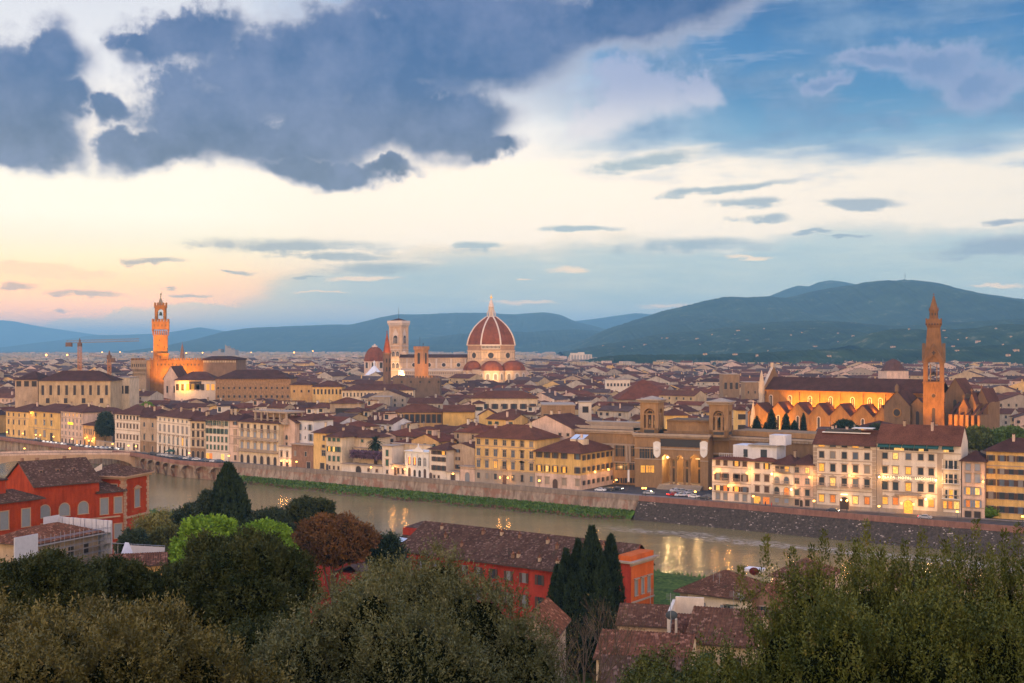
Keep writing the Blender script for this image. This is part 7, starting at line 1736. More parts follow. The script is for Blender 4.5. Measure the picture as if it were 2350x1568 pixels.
def crown(name, lobes, nshoot, per, shoot, ll, lw, up, mat, core, seed, parent, spiky=.35, low=-.5, kcore=.82, jit=.0):
 rs = np.random.RandomState(seed); P, N = on_lobes(lobes, nshoot, rs, low)
 f = 2.6 / max(.5, float(np.mean([l[3] for l in lobes]))) ; nz = np.sin(P[:, 0] * f * 1.7 + seed) * np.sin(P[:, 1] * f * 1.9 + seed * 2) + np.sin(P[:, 2] * f * 2.3 + P[:, 0] * f) * .7 + np.sin(P[:, 0] * f * 4.1 + P[:, 2] * f * 3.7) * .5 + rs.normal(size=len(P)) * .35
 kp = nz > -.85; P, N, nz = P[kp], N[kp], nz[kp]; P = P + N * (np.clip(nz, -.5, 1.2)[:, None] - .25) * shoot * .55
 D = unit(N * (1 - up * .5) + np.array([0, 0, up]) + rs.normal(size=P.shape) * spiky); SL = shoot * rs.uniform(.35, 1.2, (len(P), 1)) ** 1.3
 t = np.linspace(.05, 1, per); PP = (P[:, None, :] + D[:, None, :] * (SL[:, :, None] * t[None, :, None]) - D[:, None, :] * shoot * .35).reshape(-1, 3)
 DD = unit(np.repeat(D, per, 0) * .75 + rs.normal(size=PP.shape) * .55); PP = PP + rs.normal(size=PP.shape) * (.012 + jit)
 P2, N2 = on_lobes(lobes, int(nshoot * per * .16), rs, low, kcore - .03, kcore + .09); PP = np.concatenate([PP, P2]); DD = np.concatenate([DD, unit(N2 * .5 + rs.normal(size=P2.shape))])
 V, Q = leaves(PP, DD, ll, lw, rs); mi = np.zeros(len(Q), int)
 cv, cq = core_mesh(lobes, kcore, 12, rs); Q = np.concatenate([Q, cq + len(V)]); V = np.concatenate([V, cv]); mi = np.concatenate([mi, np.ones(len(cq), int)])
 return put(name, mesh_np('crown', V, Q, [mat, core], mi), parent)
def trunk(parent, x, y, z0, z1, r, seed=0, limbs=4, spread=2.0, mat=None):
 rr = random.Random(seed); mb = MB(); mid = z0 + (z1 - z0) * .5
 mb.tube((x, y, z0 - .5), (x + rr.uniform(-.3, .3), y, mid), r, r * .75, 8)
 for k in range(limbs):
  a = 6.283 * k / limbs + rr.uniform(-.4, .4); mb.tube((x, y, mid - .2), (x + spread * math.cos(a), y + spread * math.sin(a), z1), r * .55, r * .2, 6)
 return mb.build('trunk', mat or m_bark, parent)
m_bark = plaster('bark', (.11, .08, .055), .35, s=2.0)
L_ol = leafmat('leaf_olive', (.048, .056, .016), (.155, .152, .060), (.25, .23, .11), .9, 2.2, .5, .16)
L_olb = leafmat('leaf_olive_brown', (.055, .050, .012), (.165, .140, .042), (.26, .20, .075), .8, 2.0, .5, .16)
L_wil = leafmat('leaf_tall_shrub', (.032, .046, .007), (.120, .130, .025), (.17, .13, .035), .9, 2.2, .5, .14)
L_oak = leafmat('leaf_holm_oak', (.012, .022, .005), (.060, .068, .020), None, .5, 1.6, .6, .12)
L_core = leafmat('crown_shade_core', (.003, .005, .002), (.010, .013, .005), None, 1.2, 4, .95, .0)  # solid crown core; shade between the leaves is put into its dark colour
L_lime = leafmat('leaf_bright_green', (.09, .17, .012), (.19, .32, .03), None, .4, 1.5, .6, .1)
L_limec = leafmat('crown_shade_core_green', (.04, .08, .008), (.08, .14, .015), None, .6, 3, .95, .05)  # core of the lime trees, inner shade put into a deeper green
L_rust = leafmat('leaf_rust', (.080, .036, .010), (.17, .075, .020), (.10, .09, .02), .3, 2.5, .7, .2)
L_rustc = leafmat('crown_shade_core_rust', (.022, .012, .006), (.045, .026, .010), None, .6, 3, .95, .05)  # core of the rust tree, inner shade put into a deeper brown
L_cyp = leafmat('cypress_green', (.010, .022, .009), (.030, .050, .016), None, .8, 5, .7, .2)
L_yel = leafmat('leaf_young_yellow', (.12, .115, .018), (.24, .20, .04), None, .5, 3, .6, .3)
L_mid = leafmat('leaf_dark_green', (.016, .030, .012), (.045, .062, .022), None, .5, 3, .6, .3)
def gz(x, y): return ground_z(x, y)
def PX(u, Y): return (u - 512) / F * Y
def tree(name, label, cat, u, vt, vb, hw, Y, mat, core, seed, lobes=None, n=5, nshoot=6000, per=5, shoot=.5, ll=.22, lw=.12, up=.5, group=None, flat=.8, low=-.4, spiky=.4, kcore=.82):
 """a broad tree whose crown spans rows vt..vb and +-hw pixels round column u at distance Y"""
 x = PX(u, Y); zt, zb = vz(vt, Y), vz(vb, Y); w = hw / F * Y; r = random.Random(seed); g = gz(x, Y)
 root = thing(name, label, cat, group, (0, 0, 0))
 if lobes is None:
  lobes = []; zc = (zt + zb) / 2; hz = (zt - zb) / 2
  lobes.append((x, Y, zc, w * .72, w * .62, hz * .86))
  for k in range(n):
   a = 6.283 * k / n + r.uniform(-.3, .3); q = r.uniform(.36, .5)
   lobes.append((x + w * .56 * math.cos(a), Y + w * .45 * math.sin(a), zc + hz * r.uniform(-.25, .3), w * q, w * q, hz * r.uniform(.45, .62)))
  for k in range(n):
   a = 6.283 * k / n + r.uniform(0, 1.5); q = r.uniform(.26, .38); lobes.append((x + w * .36 * math.cos(a), Y + w * .32 * math.sin(a), zt - hz * q * r.uniform(.95, 1.35), w * q, w * q, hz * q))
 crown('crown', lobes, nshoot, per, shoot, ll, lw, up, mat, core, seed, root, spiky, low, kcore)
 trunk(root, x, Y, g, (zt + zb) / 2, max(.2, w * .06), seed, spread=w * .35)
 return root
def cypress(label, u, vt, vb, hw, Y, seed, group=None, name='cypress_tree', mat=None, n=7000, toz=None):
 x = PX(u, Y); zt = vz(vt, Y); g = gz(x, Y) if toz is None else toz; zb = g + 1.0; w = hw / F * Y * 1.15; root = thing(name, label, 'tree', group); rs = np.random.RandomState(seed)
 H = zt - zb; prof = lambda t: w * np.clip(np.interp(t, [0, .08, .3, .6, .85, 1], [.6, .95, 1.0, .86, .50, .05]), 0, 1)
 t = rs.uniform(0, 1, n) ** 1.15; a = rs.uniform(0, 6.283, n); fl = 1 + .13 * np.sin(a * 3 + t * 9 + seed) + .08 * np.sin(a * 7 - t * 21); rr = prof(t) * fl * rs.uniform(.86, 1.08, n)
 P = np.stack([x + rr * np.cos(a), Y + rr * np.sin(a), zb + t * H], 1); D = unit(np.stack([np.cos(a) * .35, np.sin(a) * .35, np.ones(n)], 1) + rs.normal(size=(n, 3)) * .25)
 V, Q = leaves(P, D, max(.35, H * .035), max(.16, w * .13), rs); nr = 12; nn = 12; b0 = len(V); cv = []
 for i in range(nr + 1):
  for j in range(nn): th = 6.283 * j / nn; q = prof(i / nr) * .88; cv.append((x + q * math.cos(th), Y + q * math.sin(th), zb + H * i / nr * .985))
 cq = [(b0 + i * nn + j, b0 + i * nn + (j + 1) % nn, b0 + (i + 1) * nn + (j + 1) % nn, b0 + (i + 1) * nn + j) for i in range(nr) for j in range(nn)]
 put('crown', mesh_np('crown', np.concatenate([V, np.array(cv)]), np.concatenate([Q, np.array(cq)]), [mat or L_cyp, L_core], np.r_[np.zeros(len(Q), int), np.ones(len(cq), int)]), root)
 mb = MB(); mb.tube((x, Y, g - .5), (x, Y, zb + 1.5), w * .14, w * .1, 8); mb.build('trunk', m_bark, root); return root
def near_bush(name, label, specs, nshoot, per, shoot, ll, lw, up, mat, seed, low=-.25, spiky=.3, cat='shrub', kcore=.84):
 root = thing(name, label, cat); lob = []
 for (u, vt, hw, Y, hz) in specs:
  x = PX(u, Y); w = hw / F * Y; zt = vz(vt, Y); lob.append((x, Y, zt - hz, w, w * .9, hz))
 crown('crown', lob, nshoot, per, shoot, ll, lw, up, mat, L_core, seed, root, spiky, low, kcore)
 x, Y = lob[0][0], lob[0][1]; g = gz(x, Y); trunk(root, x, Y, g, lob[0][2], .22, seed, 5, lob[0][3] * .5)
 return root
near_bush('olive_tree', 'large rounded grey-olive tree with upright shoots, bottom centre before the crimson building',
          [(408, 570, 112, 45, 5.2), (340, 592, 80, 43, 4.6), (470, 580, 82, 44, 4.8), (300, 625, 62, 41, 4.0), (520, 618, 50, 42, 4.2), (400, 562, 60, 48, 4), (440, 553, 38, 47, 3), (375, 578, 50, 41.5, 4.2), (270, 655, 45, 40, 3.6), (535, 655, 40, 41, 3.8), (420, 610, 90, 40, 5)], 21000, 11, .62, .13, .046, .75, L_ol, 1)
near_bush('olive_tree', 'brownish olive tree filling the bottom left corner',
          [(60, 612, 85, 36, 4.2), (-20, 600, 60, 37, 4.2), (150, 606, 55, 37, 3.8), (120, 630, 70, 34, 4.0), (200, 640, 50, 36, 3.4), (30, 640, 70, 33, 4), (255, 668, 42, 36, 3.0), (100, 600, 40, 39, 3.2)], 17000, 11, .58, .13, .046, .7, L_olb, 2)
near_bush('tall_shrub', 'dense tall green shrub with upright leafy spires filling the bottom right',
          [(880, 556, 62, 38, 6.0), (810, 572, 56, 37, 5.6), (950, 560, 60, 38, 6.0), (1010, 562, 55, 37, 6.0), (778, 612, 40, 36, 4.8), (748, 660, 38, 35, 3.4), (840, 600, 60, 34, 5.2), (920, 600, 70, 34, 5.4), (1000, 605, 60, 34, 5.2), (1060, 575, 50, 37, 6), (730, 650, 34, 35.5, 3.2), (702, 682, 34, 34, 2.6)], 20000, 12, .85, .12, .048, 1.5, L_wil, 3, spiky=.16)
def spires():
 rs = np.random.RandomState(4); P, D = [], []
 tops = [(741, 566, 34), (766, 536, 40), (792, 548, 40), (812, 545, 45), (824, 530, 42), (840, 545, 40), (856, 540, 44), (866, 521, 44), (880, 548, 40), (905, 540, 42), (922, 528, 44), (945, 541, 44), (960, 536, 42), (976, 520, 44), (990, 545, 40), (1004, 530, 40), (1018, 524, 44), (782, 575, 40), (750, 590, 40), (895, 556, 40), (935, 556, 40), (850, 566, 40), (1030, 540, 40)]
 for (u, v, h) in tops:
  Y = rs.uniform(35.5, 38); x = PX(u, Y); zt = vz(v, Y); H = h / F * Y * 1.6; n = 420
  t = rs.uniform(0, 1, n); a = rs.uniform(0, 6.283, n); r = (.10 + .26 * (1 - t)) * rs.uniform(.1, 1, n); bend = rs.uniform(-.25, .25)
  P.append(np.stack([x + r * np.cos(a) + bend * (t - 1) ** 2, Y + r * np.sin(a), zt - H * (1 - t)], 1)); D.append(unit(np.stack([np.cos(a) * .6, np.sin(a) * .6, np.ones(n)], 1) + rs.normal(size=(n, 3)) * .3))
 V, Q = leaves(np.concatenate(P), np.concatenate(D), .11, .042, rs); root = [o for o in COL.objects if o.name == 'tall_shrub'][0]; put('spires', mesh_np('spires', V, Q, [L_wil]), root)
spires()
OT = None
tree('holm_oak', 'big dark rounded holm oak at lower left, in front of the bright green trees', 'tree', 232, 537, 672, 84, 72, L_oak, L_core, 11, nshoot=15000, per=7, shoot=.5, ll=.20, lw=.09, group=OT, low=-.6)
tree('holm_oak', 'dark holm oak at the left edge beneath the scaffolded house', 'tree', 40, 556, 650, 62, 66, L_oak, L_core, 12, nshoot=10000, per=7, shoot=.5, ll=.19, lw=.085, group=OT, low=-.6)
tree('holm_oak', 'small dark brownish oak between the left-edge oak and the big oak', 'tree', 118, 562, 640, 48, 70, L_oak, L_core, 13, nshoot=8000, per=7, shoot=.45, ll=.19, lw=.085, group=OT, low=-.6)
tree('holm_oak', 'dark bushy oak behind the gap between the two olive trees at the bottom', 'tree', 262, 625, 720, 60, 56, L_oak, L_core, 14, nshoot=8000, per=7, shoot=.45, ll=.16, lw=.075, group=OT, low=-.6)
tree('bright_green_tree', 'bright lime green round tree, the left one of the pair before the dark cypress', 'tree', 208, 519, 580, 37, 200, L_lime, L_limec, 15, nshoot=6500, per=4, shoot=.7, ll=.55, lw=.34, spiky=.5, low=-.7)
tree('bright_green_tree', 'bright lime green round tree, the right one of the pair beside the rust-brown tree', 'tree', 266, 523, 580, 30, 205, L_lime, L_limec, 16, nshoot=5500, per=4, shoot=.7, ll=.55, lw=.34, spiky=.5, low=-.7)
tree('rust_brown_tree', 'broad rust-brown tree with new leaves between green tree and river', 'tree', 333, 517, 575, 43, 215, L_rust, L_rustc, 17, nshoot=7000, per=4, shoot=.8, ll=.50, lw=.30, low=-.7, n=7)
tree('dark_garden_tree', 'dark grey-green round tree on the river bank above the rust-brown tree', 'tree', 312, 499, 545, 30, 262, L_oak, L_core, 18, nshoot=4500, per=4, shoot=.7, ll=.6, lw=.32, low=-.7)
tree('dark_garden_tree', 'low dark trees between the cypress and the round bank tree', 'tree', 268, 510, 550, 30, 258, L_mid, L_core, 19, nshoot=4000, per=4, shoot=.7, ll=.6, lw=.32, low=-.7)
tree('dark_garden_tree', 'dark tree left of the tall cypress, behind the pale sparse tree', 'tree', 196, 505, 560, 28, 262, L_mid, L_core, 20, nshoot=4000, per=4, shoot=.7, ll=.6, lw=.32, low=-.7)
tree('dark_garden_tree', 'slim dark evergreen just left of the tall cypress', 'tree', 208, 488, 550, 11, 255, L_mid, L_core, 22, nshoot=2500, per=4, shoot=.6, ll=.5, lw=.28, low=-.7)
tree('olive_green_tree', 'yellowish olive tree beside the corner of the red villa', 'tree', 170, 527, 575, 24, 240, leafmat('leaf_dull_olive', (.05, .058, .014), (.10, .10, .025), None, .4, 3, .7, .2), L_core, 23, nshoot=5000, per=4, shoot=.8, ll=.5, lw=.28, low=-.7)
tree('dark_garden_tree', 'dark round shrub tree at the foot of the red villa corner', 'tree', 134, 531, 575, 17, 235, L_mid, L_core, 24, nshoot=3500, per=4, shoot=.6, ll=.5, lw=.28, low=-.7)
tree('dark_garden_tree', 'small dark spiky conifer left of the crimson building roof', 'tree', 385, 536, 580, 20, 225, L_cyp, L_core, 25, nshoot=3000, per=4, shoot=.9, ll=.5, lw=.2, low=-.7)
cypress('tall broad dark cypress standing before the river wall left of centre', 228, 466, 560, 21, 256, 31, None, n=9000)
CG = 'cypresses before the crimson building'
for i, (u, vt, hw, Y, lab) in enumerate(((592, 529, 13.5, 200, 'tallest and broadest cypress of the clump before the crimson building'), (611, 537, 10.5, 202, 'second tallest cypress, right end of the clump before the crimson building'), (578, 541, 9, 204, 'slender pointed cypress just left of the tallest one'),
                                     (566, 551, 9.5, 203, 'middle-height cypress, second from the left in the clump'), (557, 566, 9, 206, 'short leaning cypress at the left end of the clump'), (602, 560, 11, 197, 'low cypress in front between the two tallest'), (573, 575, 11, 198, 'low bushy cypress in front of the clump'))):
 cypress(lab, u, vt, 0, hw, Y, 40 + i, CG)
for i, (x4, yt, hw, nm, lab) in enumerate(((3087, 1640, 5.0, 'cypress_tree', 'broad dark cypress, leftmost before the orange basilica'), (3144, 1655, 4.5, 'cypress_tree', 'dark cypress, second before the orange basilica'), (3178, 1683, 4.6, 'cypress_tree', 'short round-topped cypress, third before the orange basilica'), (3214, 1653, 3.0, 'cypress_tree', 'thin pencil-like cypress, fourth before the orange basilica'), (3027, 1665, 5.5, 'fir_tree', 'ragged dark fir left of the cypresses by the basilica'), (3062, 1690, 3.2, 'cypress_tree', 'small dark cypress between fir and broad cypress'))):
 cypress(lab, x4 / 4, yt / 4, 0, hw, 575, 60 + i, 'evergreens before the basilica', nm, n=2500 if nm[0] == 'c' else 900, toz=8)
tree('umbrella_pine', 'dark spreading pine in front of the basilica gables', 'tree', 845, 421, 434, 12, 570, L_cyp, L_core, 71, nshoot=1500, per=3, shoot=.8, ll=1.0, lw=.5)
tree('dark_garden_tree', 'dark tree at the foot of the transept gable above the hotel roof', 'tree', 877, 425, 436, 8, 560, L_mid, L_core, 72, nshoot=1000, per=3, shoot=.8, ll=1.0, lw=.5)
tree('street_tree', 'large olive-green tree behind the yellow apartment house, lit orange from below', 'tree', 975, 429, 452, 20, 455, leafmat('leaf_spring', (.05, .075, .012), (.13, .15, .03), None, .3, 2, .6, .3), L_limec, 73, nshoot=4000, per=4, shoot=1, ll=1.0, lw=.6, low=-.8)
tree('street_tree', 'green tree at the right edge behind the yellow apartment house', 'tree', 1012, 428, 452, 20, 450, leafmat('leaf_spring_green', (.05, .09, .012), (.11, .17, .03), None, .3, 2, .6, .3), L_limec, 74, nshoot=4000, per=4, shoot=1, ll=1.0, lw=.6, low=-.8)
tree('street_tree', 'dark ivy-covered trees in the garden right of the pale hotel', 'tree', 105, 413, 438, 9, 668, L_mid, L_core, 75, nshoot=2200, per=3, shoot=1, ll=1.1, lw=.6, low=-.9)
tree('street_tree', 'small light green tree among the roofs behind the columned palazzo', 'tree', 147, 403, 414, 7, 760, L_lime, L_limec, 76, nshoot=1200, per=3, shoot=1, ll=1.0, lw=.6)
tree('roof_garden_plants', 'dark green roof garden plants left of the library cornice', 'plants', 556, 421, 430, 14, 505, L_mid, L_core, 77, nshoot=1200, per=3, shoot=.6, ll=.6, lw=.4)
tree('ivy', 'dark ivy climbing the brick wall beside the yellow house', 'plant', 308, 456, 470, 5, 568, L_mid, L_core, 78, nshoot=1200, per=3, shoot=.5, ll=.5, lw=.4)
tree('hedge_tree', 'bright green clipped hedge with low wall before the yellow apartment house', 'hedge', 1010, 510, 521, 22, 392, L_lime, L_limec, 79, lobes=[(PX(u_, 392), 391, 1.6, 3.4, 1.6, 2.0) for u_ in range(988, 1060, 9)], nshoot=3500, per=4, shoot=.4, ll=.4, lw=.25)
tree('dark_garden_tree', 'dark shrub beside the narrow house at the hedge', 'tree', 980, 497, 512, 5, 396, L_mid, L_core, 80, nshoot=1500, per=3, shoot=.5, ll=.5, lw=.3)
def wisteria():
 rs = np.random.RandomState(9); f1 = Facade(1395, 1528, back=.6); n = 5200; P = np.stack([rs.uniform(0, f1.L, n), rs.uniform(.2, 4.5, n), 6.1 + rs.uniform(0, 1, n) ** .6 * 3.3], 1)
 M3 = np.array(f1.M.to_3x3()); P = P @ M3.T + np.array(f1.M.translation); D = unit(rs.normal(size=(n, 3))); V, Q = leaves(P, D, .7, .5, rs)
 tag(put('wisteria', mesh_np('wisteria', V, Q, [leafmat('wisteria_mauve', (.07, .035, .05), (.22, .13, .20), (.05, .07, .02), .8, 3, .8, .2)])), 'mauve wisteria hedge spilling over the terrace wall beside the palm', 'climbing plant')
wisteria()
def palm():
 Y = 533.0; x = PX(1501 / 4, Y); zb, zc = 0, vz(1772 / 4, Y); root = thing('palm_tree', 'dark shaggy palm in the courtyard above the mauve wisteria', 'palm tree'); mb = MB(); mb.tube((x, Y, 0), (x, Y, zc), .7, .5, 8); mb.build('trunk', m_bark, root)
 rs = np.random.RandomState(8); V = []; Q = []
 for k in range(110):
  a = rs.uniform(0, 6.283); e = rs.uniform(-.9, 1.25); L = rs.uniform(3.6, 5.4); p = np.array([x, Y, zc]); d = np.array([math.cos(a) * math.cos(e), math.sin(a) * math.cos(e), math.sin(e)])
  side = np.array([-math.sin(a), math.cos(a), 0]) * .42
  for s in range(5):
   q = p + d * L / 5; d = d + np.array([0, 0, -.26]); d /= np.linalg.norm(d); w0, w1 = (.3 + .7 * math.sin(3.14 * s / 5)), (.3 + .7 * math.sin(3.14 * (s + 1) / 5)) * (s < 4)
   b = len(V); V += [p - side * w0, p + side * w0, q + side * w1, q - side * w1]; Q.append((b, b + 1, b + 2, b + 3)); p = q
 put('crown', mesh_np('crown', np.array(V), np.array(Q), [L_cyp]), root)
palm()
def branching(name, label, u, vb, Y, H, seed, depth=5, r=.16, lean=.5, leafmat_=None, nleaf=5, ll=.12, spread=.55, base=None, cat='tree'):
 rr = random.Random(seed); x = PX(u, Y); g = gz(x, Y) if base is None else base; root = thing(name, label, cat); mb = MB(); tips = []
 def grow(p, d, L, r_, k):
  q = p + d * L; mb.tube(p, q, r_, r_ * .68, 5 if k < 3 else 3)
  if k > 2: tips.extend([p + (q - p) * t for t in ((.3, .6, 1) if nleaf > 1 else ((1,) if k > 4 and rr.random() < .4 else ()))])
  if k >= depth: return
  for j in range(rr.choice([2, 3, 3])):
   nd = (d + Vector((rr.uniform(-1, 1), rr.uniform(-1, 1), rr.uniform(-.2, .8))) * spread).normalized(); grow(q, nd, L * rr.uniform(.62, .85), r_ * .62, k + 1)
 for j in range(3): grow(Vector((x, Y, g)), Vector((rr.uniform(-.3, .3), rr.uniform(-.2, .2), 1)).normalized(), H * .26, r, 0)
 mb.build('trunk', m_bark, root)
 rs = np.random.RandomState(seed); T = np.repeat(np.array([tuple(t) for t in tips]), nleaf, 0) + rs.normal(size=(len(tips) * nleaf, 3)) * H * .02; V, Q = leaves(T, unit(rs.normal(size=T.shape) + [0, 0, .5]), ll, ll * .5, rs)
 put('crown', mesh_np('crown', V, Q, [leafmat_ or L_yel]), root); return root
branching('bare_tree', 'half-bare twisted tree with sparse yellow-green leaves before the tiled roofs', 588, 683, 95, 15.2, 5, depth=6, r=.2, ll=.20, nleaf=1, spread=.62, leafmat_=leafmat('leaf_sparse', (.07, .06, .018), (.14, .11, .03), None, .5, 3, .7, .2))
branching('young_poplar', 'pale yellow-green sparse tree rising before the river beside the red villa', 172, 560, 262, 21, 8, depth=6, r=.22, ll=.5, nleaf=2, spread=.34)
branching('small_tree', 'thin leafy sapling between the roofs and the tall shrub', 665, 683, 70, 9, 12, depth=5, r=.1, ll=.2, nleaf=10, leafmat_=L_wil)
branching('small_tree', 'thin leafy sapling just right of the large olive tree', 640, 683, 60, 6.0, 14, depth=5, r=.08, ll=.16, nleaf=10, leafmat_=L_ol)
# near-bank buildings
def box_part(name, root, M, a, b, mat): mb = MB(); mb.box(a, b); return mb.build(name, mat, root, M)
def red_villa():
 rt = thing('red_villa', 'large orange-red villa with dark tiled gable roof and grey shuttered windows at left', 'villa')
 A, B = Vector((-115.5, 290)), Vector((-104.5, 300.8)); M, L0 = frame2(A, B); L = 16.5; h = 22.3; dp = 17; rise = 5.2
 red, gs = W['red'], W['greysh']; q_ = plaster('quoin_stone', (.42, .27, .17), .2)
 mb = MB(); wall_mb(mb, 0, 0, L, dp, 0, h, 'gable', rise, 'x'); mb.build('main_wall', red, rt, M)
 global TILED; TILED = True
 mb = MB(); roof_mb(mb, 0, 0, L, dp, h, 'gable', rise, 'x', .8, m=0, um=1, over_e=.5); mb.build('main_roof', [RF['tiled'], W['brown']], rt, M)
 for k in range(3):
  mb = MB(); sl = rise / (dp / 2); y = 4.6; z = h + y * sl; x = 3.0 + k * 4.2; mb.box((x, y - .6, z - .5), (x + .9, y + .5, z + .35)); mb.box((x + .15, y - .62, z - .3), (x + .75, y - .6, z + .2), 1); mb.build('dormer', [W['brick'], m_dark], rt, M)
 def win(x, z, w, hh, st, MM=M, fr=q_): return add_window(rt, x, z, w, hh, st, fr, gs, gs, M=MM)
 L2 = L0 + 7.7
 for x in (2.6, 7.5, 12.3): win(x, 14.3, 2.5, 3.0, 'arch')
 for x in (9, 13): win(x, 7.0, 2.2, 3.0, 'arch')
 mb = MB(); mb.box((-2.8, -.45, 12.6), (L2 - 1.2, 0, 12.95)); mb.box((-.1, -.25, 6.0), (L2, 0, 6.2)); mb.build('string_course', q_, rt, M)
 mb = MB(); mb.box((L, .02, 0), (L2 + .3, 12, 19.4)); mb.build('wing_wall', red, rt, M)
 mb = MB(); mb.poly([(L - 1.0, -.8, 19.2), (L2 + .6, -.8, 19.2), (L2 + .6, 7.5, 22.2), (L - 1.0, 7.5, 22.2)], 0, uvq([(L - 1.0, -.8, 19.2), (L2 + .6, -.8, 19.2), (L2 + .6, 7.5, 22.2), (L - 1.0, 7.5, 22.2)])); tile_ribs(mb, [(L - 1.0, -.8, 19.2), (L2 + .6, -.8, 19.2), (L2 + .6, 7.5, 22.2), (L - 1.0, 7.5, 22.2)]); mb.box((L - 1, -.8, 18.95), (L2 + .6, 7.5, 19.15), 1); mb.build('wing_roof', [RF['tiled'], W['brown']], rt, M)
 for x in (L + 1.3, L + 5.0):
  win(x, 13.6, 2.0, 4.0, ''); win(x, 7.2, 2.0, 3.6, ''); win(x, 1.8, 2.0, 2.6, '')
 mb = MB(); mb.box((L + .9, 8, 19.4), (L + 4.6, 8.4, 23.6)); mb.poly([(L + .9, 7.98, 23.6), (L + 4.6, 7.98, 23.6), (L + 4.6, 7.98, 25.6)]); mb.build('white_parapet', W['white'], rt, M)
 C = M @ Vector((L2, 0, 0)); D = C + Vector((.26, .966, 0)) * 11.4; M2, P = frame2(C, D); hp = 22.5
 mb = MB(); mb.box((0, 0, 0), (P, 13, hp)); mb.build('pavilion_wall', red, rt, M2)
 mb = MB(); mb.box((-1.1, -1.1, hp), (P + 1.1, 14, hp + .35)); mb.box((-.6, -.6, hp - .5), (P + .6, 13.6, hp)); mb.build('cornice', q_, rt, M2)
 for zc in (11.8, 3.6): mb = MB(); mb.box((-.2, -.3, zc), (P + .2, 0, zc + .5)); mb.build('string_course', q_, rt, M2)
 mb = MB(); roof_mb(mb, 0, 0, P, 13, hp + .4, 'hip', 2.4, 'x', 1.0); mb.build('pavilion_roof', [RF['tiled'], W['brown']], rt, M2)
 mb = MB()
 for k in range(28):
  z = k * .8; e = .9 + .35 * (k % 2)
  for (a, b) in ((0, e), (P - e, P)): mb.box((a, -.12, z), (b, 0, z + .72))
  mb.box((-.12, 0, z), (0, e, z + .72))
 mb.build('quoins', q_, rt, M2)
 for z in (14.2, 5.6): add_window(rt, P * .52, z, 2.2, 4.6, 'hood tri', q_, gs, gs, M=M2)
 MS = M2 @ Matrix.Translation((0, 13, 0)) @ Matrix.Rotation(R(-90), 4, 'Z'); add_window(rt, 10.2, 17.4, 1.6, 3.2, '', q_, None, m_dark, M=MS)
 mb = MB(); mb.poly([(3, 3, hp + 1.15), (4.3, 3, hp + 1.15), (4.3, 4.2, hp + 1.5), (3, 4.2, hp + 1.5)]); mb.build('skylight', W['skyl'], rt, M2)
 E_, G_ = Vector((-125.0, 264)), Vector((-111.6, 284.0)); M3, L3 = frame2(E_, G_); h3 = 20.1
 mb = MB(); mb.box((0, 0, 0), (L3, 9, h3)); mb.build('low_wall', red, rt, M3)
 mb = MB(); roof_mb(mb, 0, 0, L3, 9, h3, 'hip', 2.2, 'x', .9); mb.build('low_roof', [RF['tiled'], W['brown']], rt, M3)
 for x in (9.8, 14.6, 20.2): add_window(rt, x, 13.8, 2.1, 4.1, '', q_, gs, gs, M=M3); add_window(rt, x, 7.2, 2.1, 3.6, '', q_, gs, gs, M=M3)
 mb = MB(); mb.box((8, 3, h3 + .5), (17, 8, h3 + 4.6)); mb.box((7.6, 2.6, h3 + 4.6), (17.4, 8.4, h3 + 4.9), 1); mb.poly([(9, 3.2, h3 + 5), (15, 3.2, h3 + 5), (12, 5.5, h3 + 6.2)], 2); mb.poly([(15, 3.2, h3 + 5), (15, 7.8, h3 + 5), (12, 5.5, h3 + 6.2)], 2); mb.poly([(9, 7.8, h3 + 5), (9, 3.2, h3 + 5), (12, 5.5, h3 + 6.2)], 2); mb.build('roof_lantern', [red, RF['dark'], W['skyl']], rt, M3)
 for (x, y) in ((2, 12), (5, 10), (12, 10)): mb = MB(); mb.box((x - .35, y - .35, h + 3), (x + .35, y + .35, h + 5.7)); mb.build('chimney', W['brick'], rt, M)
red_villa()
